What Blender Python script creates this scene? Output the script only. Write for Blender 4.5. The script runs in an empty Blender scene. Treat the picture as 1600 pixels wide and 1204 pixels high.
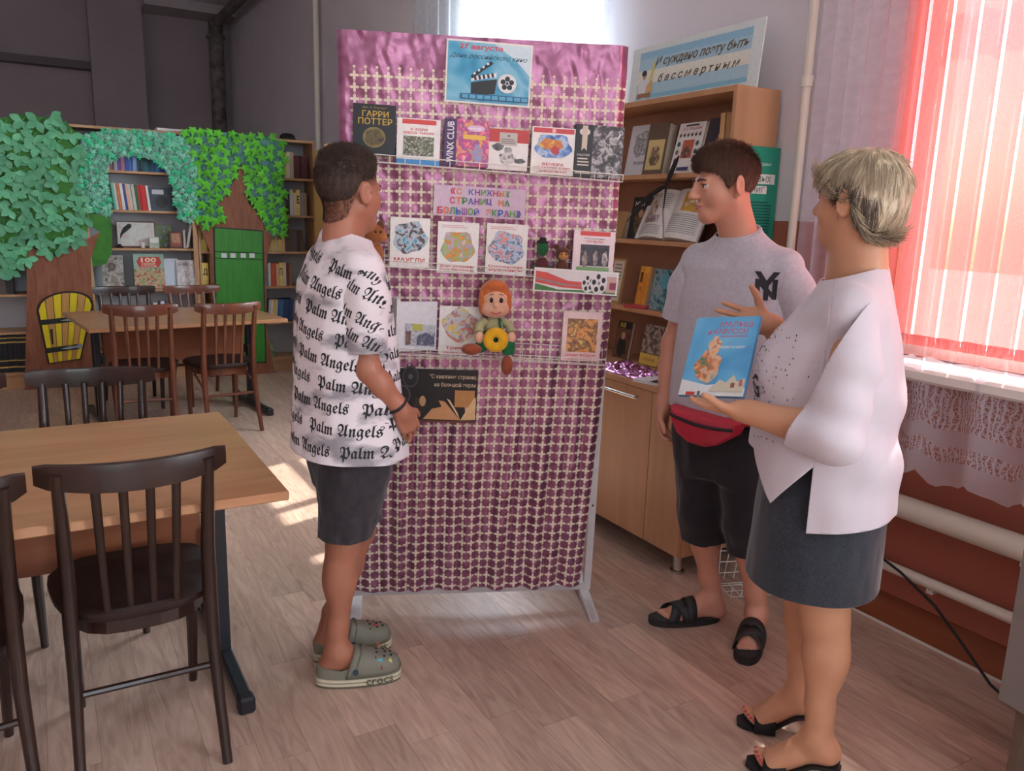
import bpy, bmesh, math, random
import numpy as np
from mathutils import Vector, Matrix
from mathutils.bvhtree import BVHTree
random.seed(7); rng = np.random.default_rng(7)
SC = bpy.context.scene; COL = SC.collection; PI = math.pi
# ---------------------------------------------------------------- camera
cd = bpy.data.cameras.new('camera'); cam = bpy.data.objects.new('camera', cd); COL.objects.link(cam)
cd.sensor_width = 36; cd.lens = 1252 / 1600 * 36; cd.clip_start = .02; cd.clip_end = 200
def cam_matrix(yaw, pitch, roll, loc):
    fwd = Vector((math.sin(yaw)*math.cos(pitch), math.cos(yaw)*math.cos(pitch), -math.sin(pitch)))
    r0 = Vector((math.cos(yaw), -math.sin(yaw), 0)); u0 = r0.cross(fwd)
    r = r0*math.cos(roll) + u0*math.sin(roll); u = -r0*math.sin(roll) + u0*math.cos(roll)
    m = Matrix((r, u, -fwd)).transposed().to_4x4(); m.translation = loc
    return m
cam.matrix_world = cam_matrix(.5308, .2062, .0302, (0, 0, 1.45)); SC.camera = cam
# ---------------------------------------------------------------- world, sun, daylight, added fill
wd = bpy.data.worlds.new('sky'); SC.world = wd; wd.use_nodes = True
nt = wd.node_tree; bg = nt.nodes['Background']; sk = nt.nodes.new('ShaderNodeTexSky')
sk.sky_type = 'NISHITA'; sk.sun_disc = False; sk.sun_elevation = math.radians(54); sk.sun_rotation = math.radians(71)
sk.air_density = 1.2; sk.dust_density = 3.0
nt.links.new(sk.outputs[0], bg.inputs[0]); bg.inputs[1].default_value = .35
sd = bpy.data.lights.new('sun', 'SUN'); sun = bpy.data.objects.new('sun', sd); COL.objects.link(sun)
sd.energy = 9; sd.angle = math.radians(.7); sd.color = (1, .94, .86)
sun.rotation_euler = Vector((-1, -.35, -1.56)).to_track_quat('-Z', 'Y').to_euler()
def daylight(name, loc, sx, sy, power, rot, color=(.86, .93, 1)):
    l = bpy.data.lights.new(name, 'AREA'); l.shape = 'RECTANGLE'; l.size = sx; l.size_y = sy; l.energy = power; l.color = color
    o = bpy.data.objects.new(name, l); COL.objects.link(o); o.location = loc; o.rotation_euler = rot
    return o
WX = 2.66                                   # inner face of the window wall
TOW = (0, math.radians(90), 0)              # faces -x, into the room
daylight('daylight_window_1', (WX+.32, 4.45, 1.95), 1.7, 1.4, 70, TOW)
daylight('daylight_window_2', (WX+.34, 1.0, 1.95), 1.7, 1.6, 10, TOW)
daylight('added_fill_window_3', (WX+.32, -1.9, 1.9), 1.7, 1.9, 175, TOW)  # fill lamp at an added window outside the view
daylight('added_fill_window_4', (-.6, -5.28, 1.9), 2.6, 1.7, 45, (math.radians(90), 0, 0))  # frontal fill lamp at an added window behind the camera
SC.view_settings.view_transform = 'Standard'; SC.view_settings.look = 'None'
SC.view_settings.gamma = 1; SC.view_settings.use_curve_mapping = False; SC.view_settings.exposure = 0.75
# ---------------------------------------------------------------- helpers
def lin(c):
    return tuple((x/12.92 if x <= .04045 else ((x+.055)/1.055)**2.4) for x in [v/255 for v in c[:3]])
_M = {}
def M(name, c=(200, 200, 200), rough=.6, metal=0, var=.1, scale=30, bump=0, st=(1, 1, 1), spec=.5, c2=None, rnd=0, detail=4, bscale=None, coat=0, sheen=0, sss=0, dist=0, trans=0):
    """procedural principled material: two tones mixed by (stretched) noise"""
    if name in _M: return _M[name]
    m = bpy.data.materials.new(name); m.use_nodes = True; _M[name] = m
    t = m.node_tree; N = t.nodes; L = t.links; b = N['Principled BSDF']
    tc = N.new('ShaderNodeTexCoord'); mp = N.new('ShaderNodeMapping'); mp.inputs['Scale'].default_value = st
    L.new(tc.outputs['Object'], mp.inputs[0])
    nz = N.new('ShaderNodeTexNoise'); nz.inputs['Scale'].default_value = scale; nz.inputs['Detail'].default_value = detail; nz.inputs['Distortion'].default_value = dist
    vec = mp.outputs[0]
    if rnd:
        oi = N.new('ShaderNodeObjectInfo'); va = N.new('ShaderNodeVectorMath'); va.operation = 'MULTIPLY_ADD'
        L.new(oi.outputs['Random'], va.inputs[0]); va.inputs[1].default_value = (91, 37, 53); L.new(mp.outputs[0], va.inputs[2]); vec = va.outputs[0]
    L.new(vec, nz.inputs['Vector'])
    rp = N.new('ShaderNodeValToRGB'); rp.color_ramp.elements[0].position = .3; rp.color_ramp.elements[1].position = .7
    a = lin(c); d = lin(c2) if c2 else tuple(min(1, x*(1+var)) for x in a); a = a if c2 else tuple(x*(1-var) for x in a)
    rp.color_ramp.elements[0].color = (*a, 1); rp.color_ramp.elements[1].color = (*d, 1)
    L.new(nz.outputs['Fac'], rp.inputs[0]); out = rp.outputs[0]
    if rnd:
        hs = N.new('ShaderNodeHueSaturation'); mr = N.new('ShaderNodeMapRange'); mr.inputs[3].default_value = 1-rnd; mr.inputs[4].default_value = 1+rnd
        L.new(oi.outputs['Random'], mr.inputs[0]); L.new(mr.outputs[0], hs.inputs['Value']); L.new(out, hs.inputs['Color']); out = hs.outputs[0]
    L.new(out, b.inputs['Base Color'])
    b.inputs['Roughness'].default_value = rough; b.inputs['Metallic'].default_value = metal; b.inputs['Specular IOR Level'].default_value = spec
    b.inputs['Coat Weight'].default_value = coat; b.inputs['Sheen Weight'].default_value = sheen
    if sss: b.inputs['Subsurface Weight'].default_value = sss; b.inputs['Subsurface Radius'].default_value = (.012, .005, .003); b.inputs['Subsurface Scale'].default_value = 1
    if trans: b.inputs['Transmission Weight'].default_value = trans
    if bump:
        bp = N.new('ShaderNodeBump'); bp.inputs['Strength'].default_value = bump; bp.inputs['Distance'].default_value = .004
        src = nz
        if bscale:
            src = N.new('ShaderNodeTexNoise'); src.inputs['Scale'].default_value = bscale; src.inputs['Detail'].default_value = 3; L.new(vec, src.inputs['Vector'])
        L.new(src.outputs['Fac'], bp.inputs['Height']); L.new(bp.outputs[0], b.inputs['Normal'])
    return m
def C(rgb, rough=.6, **k):                 # plain paint or print by colour
    return M('paint_%d_%d_%d_%d' % (*rgb, int(rough*100)) + ('m' if k.get('metal') else ''), rgb, rough, var=.05, scale=60, **k)
def wood(name, c, c2, st=(1, 1, 12), scale=6, rough=.45, rnd=.06, **k):
    return M(name, c, rough, c2=c2, scale=scale, st=tuple(1/s if s > 1 else 1 for s in st), rnd=rnd, dist=.6, detail=6, **k)

class MB:
    """collects boxes, tubes, prisms; build() links them as one mesh object"""
    def __init__(s): s.v = []; s.f = []; s.m = []
    def add(s, v, f, mi=0, mat=None):
        n = len(s.v)
        if mat is not None: v = [mat @ Vector(p) for p in v]
        s.v += [tuple(p) for p in v]; s.f += [tuple(i+n for i in q) for q in f]; s.m += [mi]*len(f); return s
    def box(s, x0, x1, y0, y1, z0, z1, mi=0, mat=None, ch=0):
        if ch:                                # chamfered along every edge
            lo = (x0, y0, z0); hi = (x1, y1, z1); ch = min(ch, *(abs(h-l)*.49 for l, h in zip(lo, hi)))
            bm = bmesh.new(); vs = [bm.verts.new((x, y, z)) for x in (x0, x1) for y in (y0, y1) for z in (z0, z1)]
            for q in ((0, 1, 3, 2), (4, 6, 7, 5), (0, 4, 5, 1), (2, 3, 7, 6), (0, 2, 6, 4), (1, 5, 7, 3)): bm.faces.new([vs[i] for i in q])
            bmesh.ops.bevel(bm, geom=bm.edges[:], offset=ch, segments=1, affect='EDGES')
            bm.verts.index_update(); r = s.add([v.co.copy() for v in bm.verts], [[v.index for v in f.verts] for f in bm.faces], mi, mat); bm.free(); return r
        v = [(x, y, z) for x in (x0, x1) for y in (y0, y1) for z in (z0, z1)]
        return s.add(v, [(0, 1, 3, 2), (4, 6, 7, 5), (0, 4, 5, 1), (2, 3, 7, 6), (0, 2, 6, 4), (1, 5, 7, 3)], mi, mat)
    def tube(s, pts, r, n=8, mi=0, mat=None, cap=True, flat=1, up=None):
        pts = [Vector(p) for p in pts]; k = len(pts); rs = r if hasattr(r, '__len__') else [r]*k
        rings = []; side = None
        for i, p in enumerate(pts):
            t = (pts[min(i+1, k-1)] - pts[max(i-1, 0)]).normalized()
            ref = Vector(up) if up else (side or (Vector((0, 0, 1)) if abs(t.z) < .9 else Vector((1, 0, 0))))
            if side is None or up: a = t.cross(ref).normalized() if not up else (ref - t*ref.dot(t)).normalized()
            else: a = (side - t*side.dot(t)).normalized()
            side = a; b = t.cross(a)
            rings.append([p + a*math.cos(2*PI*j/n)*rs[i] + b*math.sin(2*PI*j/n)*rs[i]*flat for j in range(n)])
        v = [q for g in rings for q in g]; f = []
        for i in range(k-1):
            for j in range(n): f.append((i*n+j, i*n+(j+1) % n, (i+1)*n+(j+1) % n, (i+1)*n+j))
        if cap: f.append(tuple(range(n))[::-1]); f.append(tuple((k-1)*n+j for j in range(n)))
        return s.add(v, f, mi, mat)
    def lathe(s, prof, n=16, mi=0, mat=None):
        v = []; f = []; k = len(prof)
        for (r, z) in prof: v += [(r*math.cos(2*PI*j/n), r*math.sin(2*PI*j/n), z) for j in range(n)]
        for i in range(k-1):
            for j in range(n): f.append((i*n+j, i*n+(j+1) % n, (i+1)*n+(j+1) % n, (i+1)*n+j))
        f.append(tuple(range(n))[::-1]); f.append(tuple((k-1)*n+j for j in range(n)))
        return s.add(v, f, mi, mat)
    def prism(s, out, y0, y1, mi=0, mat=None):       # outline in x,z extruded along y
        n = len(out); v = [(x, y0, z) for x, z in out] + [(x, y1, z) for x, z in out]
        f = [tuple(range(n)), tuple(range(2*n-1, n-1, -1))] + [(i, n+i, n+(i+1) % n, (i+1) % n) for i in range(n)]
        return s.add(v, f, mi, mat)
    def poly(s, out, y=0, mi=0, mat=None):           # flat print facing -y
        return s.add([(x, y, z) for x, z in out], [tuple(range(len(out)))], mi, mat)
    def ball(s, c, r, mi=0, n=12, m=8, mat=None):
        rx, ry, rz = r if hasattr(r, '__len__') else (r, r, r); v = [(c[0], c[1], c[2]-rz)]; f = []
        for i in range(1, m):
            a = -PI/2 + PI*i/m
            v += [(c[0]+rx*math.cos(a)*math.cos(2*PI*j/n), c[1]+ry*math.cos(a)*math.sin(2*PI*j/n), c[2]+rz*math.sin(a)) for j in range(n)]
        v.append((c[0], c[1], c[2]+rz)); t = len(v)-1
        for j in range(n):
            f.append((0, 1+(j+1) % n, 1+j)); f.append((t, 1+(m-2)*n+j, 1+(m-2)*n+(j+1) % n))
            for i in range(m-2): f.append((1+i*n+j, 1+i*n+(j+1) % n, 1+(i+1)*n+(j+1) % n, 1+(i+1)*n+j))
        return s.add(v, f, mi, mat)
    def mesh(s, name, mats, smooth=False):
        me = bpy.data.meshes.new(name); me.from_pydata(s.v, [], s.f)
        for m in (mats if isinstance(mats, (list, tuple)) else [mats]): me.materials.append(m)
        me.polygons.foreach_set('material_index', s.m)
        bm = bmesh.new(); bm.from_mesh(me); bmesh.ops.recalc_face_normals(bm, faces=bm.faces); bm.to_mesh(me); bm.free()
        if smooth: smooth_by_angle(me)
        me.update(); return me
    def build(s, name, mats, parent=None, smooth=False, **k):
        return link(name, s.mesh(name, mats, smooth), parent, **k)
def smooth_by_angle(me, ang=42):
    me.polygons.foreach_set('use_smooth', [True]*len(me.polygons)); me.set_sharp_from_angle(angle=math.radians(ang))
def link(name, me, parent=None, loc=None, rz=None, mw=None, **k):
    o = bpy.data.objects.new(name, me); COL.objects.link(o)
    if parent: o.parent = parent
    if loc is not None: o.location = loc
    if rz is not None: o.rotation_euler = (0, 0, rz)
    if mw is not None: o.matrix_world = mw
    return tag(o, **k)
def tag(o, label=None, cat=None, group=None, kind=None):
    for a, b in (('label', label), ('category', cat), ('group', group), ('kind', kind)):
        if b: o[a] = b
    return o
def empty(name, loc=(0, 0, 0), rz=0, mw=None, **k):
    o = bpy.data.objects.new(name, None); COL.objects.link(o); o.location = loc; o.rotation_euler = (0, 0, rz); o.empty_display_size = .1
    if mw is not None: o.matrix_world = mw
    return tag(o, **k)
def copy_tree(o, parent=None):
    c = o.copy(); COL.objects.link(c); c.parent = parent
    for ch in list(o.children): copy_tree(ch, c)
    return c
def T(x=0, y=0, z=0): return Matrix.Translation((x, y, z))
def RX(a): return Matrix.Rotation(a, 4, 'X')
def RY(a): return Matrix.Rotation(a, 4, 'Y')
def RZ(a): return Matrix.Rotation(a, 4, 'Z')
def arc(cx, cz, rx, rz, a0=0, a1=2*PI, n=20): return [(cx+rx*math.cos(a0+(a1-a0)*i/n), cz+rz*math.sin(a0+(a1-a0)*i/n)) for i in range(n + (abs(a1-a0) < 6.28))]
ORD = ['first', 'second', 'third', 'fourth', 'fifth', 'sixth', 'seventh', 'eighth', 'ninth', 'tenth', 'eleventh', 'twelfth', 'thirteenth', 'fourteenth', 'fifteenth', 'sixteenth', 'seventeenth', 'eighteenth', 'nineteenth', 'twentieth', 'twenty-first', 'twenty-second', 'twenty-third', 'twenty-fourth']
_T = {}; TS = bpy.data.scenes.new('type_setting')          # empty scratch scene for setting type, removed at the end
def text_geo(body, shear=0, off=0):
    """flat lettering as 2-D vertices and faces, unit size, centred"""
    k = (body, shear, off)
    if k in _T: return _T[k]
    cu = bpy.data.curves.new('lettering', 'FONT'); cu.body = body; cu.align_x = 'CENTER'; cu.align_y = 'CENTER'; cu.resolution_u = 2; cu.shear = shear; cu.offset = off
    o = bpy.data.objects.new('lettering', cu); TS.collection.objects.link(o); me = o.to_mesh()
    r = ([(v.co.x, v.co.y) for v in me.vertices], [tuple(p.vertices) for p in me.polygons])
    o.to_mesh_clear(); bpy.data.objects.remove(o); bpy.data.curves.remove(cu); _T[k] = r
    return r
def put_text(mb, body, cx, cz, w, h, y=0, mi=0, shear=0, off=0.02, mat=None):
    """lettering in the x-z plane fitted into w x h about (cx,cz), facing -y"""
    v, f = text_geo(body, shear, off)
    if not v: return
    xs = [p[0] for p in v]; zs = [p[1] for p in v]; sx = w/(max(xs)-min(xs)); sz = h/(max(zs)-min(zs)); mx = (max(xs)+min(xs))/2; mz = (max(zs)+min(zs))/2
    mb.add([(cx+(x-mx)*sx, y, cz+(z-mz)*sz) for x, z in v], f, mi, mat)
def npnoise(P, seed=0):
    """value noise, P (n,3) -> (n,) in -1..1"""
    P = np.asarray(P, float); i = np.floor(P).astype(np.int64); f = P - i; f = f*f*(3-2*f); r = 0
    for dx in (0, 1):
        for dy in (0, 1):
            for dz in (0, 1):
                h = (i[:, 0]+dx)*374761393 + (i[:, 1]+dy)*668265263 + (i[:, 2]+dz)*2147483647 + seed*974711
                h = (h ^ (h >> 13))*1274126177 & 0x7fffffff; h = (h ^ (h >> 16)) & 0xffff
                w = (f[:, 0] if dx else 1-f[:, 0])*(f[:, 1] if dy else 1-f[:, 1])*(f[:, 2] if dz else 1-f[:, 2])
                r = r + w*(h/32767.5-1)
    return r
def np_mesh(name, V, F, mats):
    me = bpy.data.meshes.new(name); me.from_pydata([tuple(v) for v in V.tolist()], [], [tuple(f) for f in F.tolist()])
    for m in (mats if isinstance(mats, (list, tuple)) else [mats]): me.materials.append(m)
    return me
# ================================================================ the setting
FLOOR_B = M('floor_base', (120, 96, 84), .6)
PLANK = M('printed_plank', (206, 180, 162), .34, c2=(172, 144, 128), scale=4, st=(6, .8, 1), rnd=.15, dist=2.2, detail=8, bump=.04, spec=.45)
def wallpaint(name, up, low, zsplit):
    m = M(name, up, .75, var=.035, scale=2.2, bump=.05, bscale=60); t = m.node_tree; N = t.nodes; L = t.links
    g = N.new('ShaderNodeNewGeometry'); sx = N.new('ShaderNodeSeparateXYZ'); lt = N.new('ShaderNodeMath'); lt.operation = 'LESS_THAN'; lt.inputs[1].default_value = zsplit
    L.new(g.outputs['Position'], sx.inputs[0]); L.new(sx.outputs[2], lt.inputs[0])
    mx = N.new('ShaderNodeMix'); mx.data_type = 'RGBA'; L.new(lt.outputs[0], mx.inputs[0])
    b = N['Principled BSDF']; src = b.inputs['Base Color'].links[0].from_socket; L.new(src, mx.inputs[6]); mx.inputs[7].default_value = (*lin(low), 1); L.new(mx.outputs[2], b.inputs['Base Color'])
    return m
WALLM = wallpaint('wall_paint', (226, 222, 228), (176, 104, 84), 1.47)
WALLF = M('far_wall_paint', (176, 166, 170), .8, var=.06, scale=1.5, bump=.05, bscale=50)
YF, YB, XL, ZC = 13.2, -5.2, -4.2, 4.25
fl = MB().box(XL, WX, YB, YF, -.12, -.0012).build('floor', FLOOR_B, kind='structure')
pw, pl = .125, .95
pm = MB().box(-pw/2+.0004, pw/2-.0004, -pl/2+.0005, pl/2-.0005, -.004, 0).mesh('plank', PLANK)
far = MB()
for i in range(62):
    x = WX-pw*(i+.5); off = (i*.37+.13*(i % 3)) % 1*pl
    for j in range(-7, 16):
        y = j*pl+off
        if not (YB+pl/2 < y < YF-pl/2): continue
        lo, hi = (-.1+.03*y-.35*(y < 1.9), 2.7) 
        if i < 30 and .75 < y < 7.2 and x > -.35+.02*y and (x < 2.7) and not (y < 1.5 and x < .55): link('plank', pm, fl, loc=(x, y, 0))
        else: far.box(x-pw/2+.0004, x+pw/2-.0004, y-pl/2+.0005, y+pl/2-.0005, -.004, 0)
far.build('plank_field', PLANK, fl, kind='stuff')
WINS = [(3.7, 5.2, 1.0, 3.05), (.2, 1.85, 1.0, 2.85), (-2.9, -.9, 1.0, 2.85)]      # y0 y1 z0 z1 in the window wall; the last is added out of view for fill
wm = MB(); th = .2; edges = [YB-.4]
for (a, b, c, d) in sorted(WINS):
    wm.box(WX, WX+th, edges[-1], a, -.1, ZC); wm.box(WX, WX+th, a, b, -.1, c); wm.box(WX, WX+th, a, b, d, ZC); edges.append(b)
wm.box(WX, WX+th, edges[-1], YF+.4, -.1, ZC); wm.build('wall_right', WALLM, kind='structure')
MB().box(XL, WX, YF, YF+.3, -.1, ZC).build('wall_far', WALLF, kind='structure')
MB().box(XL-.3, XL, YB-.4, YF+.3, -.1, ZC).build('wall_left', WALLM, kind='structure')
bw = MB()
for a in ((XL, -1.9, -.1, ZC), (.7, WX, -.1, ZC), (-1.9, .7, -.1, 1.0), (-1.9, .7, 2.8, ZC)): bw.box(a[0], a[1], YB-.3, YB, a[2], a[3])
bw.build('wall_near', WALLM, kind='structure')
MB().box(XL-.3, WX+th, YB-.4, YF+.4, ZC, ZC+.2).build('ceiling', M('ceiling_paint', (232, 230, 228), .85, var=.03, scale=3), kind='structure')
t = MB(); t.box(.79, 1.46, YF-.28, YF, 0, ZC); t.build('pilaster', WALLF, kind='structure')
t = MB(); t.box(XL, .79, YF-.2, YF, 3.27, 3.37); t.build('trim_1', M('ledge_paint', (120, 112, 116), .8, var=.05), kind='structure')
t = MB(); t.box(1.46, WX, YF-.6, YF, 4.13, ZC); t.build('trim_2', M('cornice_paint', (196, 190, 192), .8, var=.04), kind='structure')
WHITE = M('white_gloss_paint', (236, 234, 228), .35, var=.03, scale=8)
GLASS = bpy.data.materials.new('window_glass'); GLASS.use_nodes = True
_n = GLASS.node_tree.nodes; _l = GLASS.node_tree.links; _n.remove(_n['Principled BSDF']); _tr = _n.new('ShaderNodeBsdfTransparent'); _gl = _n.new('ShaderNodeBsdfGlossy'); _gl.inputs['Roughness'].default_value = .02
_mx = _n.new('ShaderNodeMixShader'); _mx.inputs[0].default_value = .05; _l.new(_tr.outputs[0], _mx.inputs[1]); _l.new(_gl.outputs[0], _mx.inputs[2]); _l.new(_mx.outputs[0], _n['Material Output'].inputs[0])
def window(n, y0, y1, z0, z1):
    o = empty('window_%d' % n, (WX+.12, (y0+y1)/2, z0), kind='structure'); w = (y1-y0)/2; h = z1-z0
    f = MB(); s = .055
    f.box(-.035, .035, -w, -w+s, 0, h).box(-.035, .035, w-s, w, 0, h).box(-.035, .035, -w+s, w-s, 0, s).box(-.035, .035, -w+s, w-s, h-s, h)
    f.build('frame', WHITE, o)
    MB().box(-.03, .03, -.03, .03, s, h-s).build('mullion', WHITE, o)
    MB().box(-.028, .028, -w+s, -.03, h*.72-.025, h*.72+.025).build('transom', WHITE, o); MB().box(-.028, .028, .03, w-s, h*.72-.025, h*.72+.025).build('transom', WHITE, o)
    for a, b in ((-w+s, -.03), (.03, w-s)):
        for c, d in ((s, h*.72-.025), (h*.72+.025, h-s)): MB().box(-.003, .003, a, b, c, d).build('pane', GLASS, o)
    MB().box(-.3, -.035, -w-.04, w+.04, -.045, 0, ch=.01).build('sill', WHITE, o)
    return o
for n, w in enumerate(WINS): window(n+1, *w)  # the third window is unseen, made up to admit fill light
# unseen window added in the near wall to carry frontal fill
o = empty('window_4', (-.6, YB-.15, 1.0), kind='structure'); f = MB()
for a in ((-1.3, -1.24, 0, 1.8), (1.24, 1.3, 0, 1.8), (-1.24, 1.24, 0, .06), (-1.24, 1.24, 1.74, 1.8), (-.03, .03, .06, 1.74)): f.box(a[0], a[1], -.03, .03, a[2], a[3])
f.build('frame', WHITE, o); MB().box(-1.24, -.03, -.003, .003, .06, 1.74).build('pane', GLASS, o); MB().box(.03, 1.24, -.003, .003, .06, 1.74).build('pane', GLASS, o)
MB().box(WX+.5, 40, -30, 40, -.6, -.5).build('ground', M('outside_ground', (190, 186, 176), .9, var=.1, scale=1), kind='structure')
SKB = wood('skirting_brown', (120, 62, 36), (150, 84, 50), st=(1, 14, 1), scale=9, rough=.35)
t = MB(); t.prism([(WX-.035, 0), (WX-.03, .05), (WX-.012, .075), (WX-.006, .108), (WX, .11), (WX, 0)], YB, 2.2); t.build('baseboard_right', SKB, kind='structure', smooth=True)
MB().box(WX-.042, WX-.035, YB, 2.2, 0, .008).build('trim_3', WHITE, kind='structure')
# heating pipes, cable
PIPE = M('pipe_enamel', (232, 228, 214), .3, var=.03, scale=6)
def pipe(name, pts, r, label, n=14, m=PIPE, brackets=(), flanges=()):
    o = empty(name, pts[0], label=label, cat='pipe'); p0 = Vector(pts[0])
    MB().tube([Vector(p)-p0 for p in pts], r, n).build('pipe_run', m, o, smooth=True)
    for b in brackets: q = Vector(b)-p0; MB().box(q.x, q.x+.09, q.y-.012, q.y+.012, q.z-r-.012, q.z-r+.004).build('bracket', m, o)
    for b in flanges: q = Vector(b)-p0; MB().tube([q-Vector((0, 0, .02)), q+Vector((0, 0, .02))], r*1.35, n).build('coupling', m, o, smooth=True)
pipe('heating_pipe', [(2.585, 2.2, .485), (2.585, -4, .485)], .042, 'thick cream heating pipe under the lace curtain, upper of two along the wall', brackets=[(2.57, 1.2, .485), (2.57, -.5, .485)])
pipe('heating_pipe', [(2.615, 2.2, .235), (2.615, -4, .235)], .02, 'thin cream heating pipe just above the brown skirting, lower of two', brackets=[(2.6, 1.5, .235), (2.6, -.5, .235)])
pipe('riser_pipe', [(2.62, 2.275, 0), (2.62, 2.275, ZC)], .017, 'cream vertical riser pipe between the bookcase and the pink blinds', flanges=[(2.62, 2.275, 2.0)])
pipe('riser_pipe', [(2.6, 8.6, 0), (2.6, 8.6, ZC)], .03, 'thin cream vertical pipe on the wall above the rounded wooden panel', flanges=[(2.6, 8.6, 1.0)])
OLDP = M('flaking_pipe', (150, 142, 140), .7, c2=(92, 84, 82), scale=9)
pipe('corner_pipe', [(2.45, 13.0, 0), (2.45, 13.0, 4.1)], .1, 'grey flaking vertical pipe in the dim far corner', m=OLDP, flanges=[(2.45, 13.0, 3.9), (2.45, 13, 2.4)])
pipe('ceiling_pipe', [(2.45, 12.85, 4.08), (2.45, 6, 4.08)], .07, 'grey pipe running from the far corner along the ceiling', m=OLDP)
RUB = M('black_rubber', (24, 26, 34), .5, var=.1)
MB().tube([(2.6, 1.9, .3), (2.59, 1.75, .285), (2.575, 1.6, .25), (2.56, 1.45, .19), (2.545, 1.32, .1), (2.53, 1.22, .03), (2.5, 1.1, .006), (2.42, .9, .006)], .005, 8).build('power_cable', RUB, smooth=True, label='black cable sagging along the brown wall below the heating pipes', cat='cable')
# ---------------------------------------------------------------- blinds and curtains
def sheer(name, c, alpha, pattern=None, rough=.8, transl=.5):
    m = bpy.data.materials.new(name); m.use_nodes = True; t = m.node_tree; N = t.nodes; L = t.links; N.remove(N['Principled BSDF'])
    d = N.new('ShaderNodeBsdfDiffuse'); d.inputs[0].default_value = (*lin(c), 1); tl = N.new('ShaderNodeBsdfTranslucent'); tl.inputs[0].default_value = (*lin(c), 1)
    a = N.new('ShaderNodeMixShader'); a.inputs[0].default_value = transl; L.new(d.outputs[0], a.inputs[1]); L.new(tl.outputs[0], a.inputs[2])
    tr = N.new('ShaderNodeBsdfTransparent'); b = N.new('ShaderNodeMixShader'); L.new(tr.outputs[0], b.inputs[1]); L.new(a.outputs[0], b.inputs[2]); L.new(b.outputs[0], N['Material Output'].inputs[0])
    uv = N.new('ShaderNodeUVMap'); sp = N.new('ShaderNodeSeparateXYZ'); L.new(uv.outputs[0], sp.inputs[0])
    if pattern is None:
        nz = N.new('ShaderNodeTexNoise'); nz.inputs['Scale'].default_value = 30; mr = N.new('ShaderNodeMapRange'); mr.inputs[3].default_value = alpha*.85; mr.inputs[4].default_value = min(1, alpha*1.15)
        L.new(uv.outputs[0], nz.inputs['Vector']); L.new(nz.outputs['Fac'], mr.inputs[0]); L.new(mr.outputs[0], b.inputs[0])
    elif pattern == 'lace':                  # sprigs of thread on net, denser toward the hem
        vo = N.new('ShaderNodeTexVoronoi'); vo.inputs['Scale'].default_value = 95; vo.feature = 'DISTANCE_TO_EDGE'
        wv = N.new('ShaderNodeTexWave'); wv.inputs['Scale'].default_value = 16; wv.inputs['Distortion'].default_value = 9; wv.inputs['Detail'].default_value = 1
        L.new(uv.outputs[0], vo.inputs['Vector']); L.new(uv.outputs[0], wv.inputs['Vector'])
        lt = N.new('ShaderNodeMath'); lt.operation = 'LESS_THAN'; lt.inputs[1].default_value = .07; L.new(vo.outputs['Distance'], lt.inputs[0])
        gt = N.new('ShaderNodeMath'); gt.operation = 'GREATER_THAN'; gt.inputs[1].default_value = .72; L.new(wv.outputs['Fac'], gt.inputs[0])
        mxm = N.new('ShaderNodeMath'); mxm.operation = 'MAXIMUM'; L.new(lt.outputs[0], mxm.inputs[0]); L.new(gt.outputs[0], mxm.inputs[1])
        # plain bands between the patterned ones (v = height above the hem in metres)
        def band(lo, hi):
            p = N.new('ShaderNodeMath'); p.operation = 'GREATER_THAN'; p.inputs[1].default_value = lo; q = N.new('ShaderNodeMath'); q.operation = 'LESS_THAN'; q.inputs[1].default_value = hi; r = N.new('ShaderNodeMath'); r.operation = 'MULTIPLY'
            L.new(sp.outputs[1], p.inputs[0]); L.new(sp.outputs[1], q.inputs[0]); L.new(p.outputs[0], r.inputs[0]); L.new(q.outputs[0], r.inputs[1]); return r.outputs[0]
        b1 = band(-1, .075); b2 = band(.125, .175); b3 = band(.34, .385)
        s1 = N.new('ShaderNodeMath'); s1.operation = 'ADD'; L.new(b1, s1.inputs[0]); L.new(b2, s1.inputs[1]); s2 = N.new('ShaderNodeMath'); s2.operation = 'ADD'; L.new(s1.outputs[0], s2.inputs[0]); L.new(b3, s2.inputs[1])
        up = N.new('ShaderNodeMath'); up.operation = 'GREATER_THAN'; up.inputs[1].default_value = .385; L.new(sp.outputs[1], up.inputs[0])
        # alpha: patterned .15/.85, bands .7, plain net above .32
        pa = N.new('ShaderNodeMapRange'); pa.inputs[3].default_value = .2; pa.inputs[4].default_value = .85; L.new(mxm.outputs[0], pa.inputs[0])
        m1 = N.new('ShaderNodeMix'); L.new(s2.outputs[0], m1.inputs[0]); L.new(pa.outputs[0], m1.inputs[2]); m1.inputs[3].default_value = .72
        sc = N.new('ShaderNodeMapRange'); sc.inputs[3].default_value = alpha*.8; sc.inputs[4].default_value = alpha*1.9; L.new(mxm.outputs[0], sc.inputs[0])
        m2 = N.new('ShaderNodeMix'); L.new(up.outputs[0], m2.inputs[0]); L.new(m1.outputs[0], m2.inputs[2]); L.new(sc.outputs[0], m2.inputs[3]); L.new(m2.outputs[0], b.inputs[0])
    return m
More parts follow.
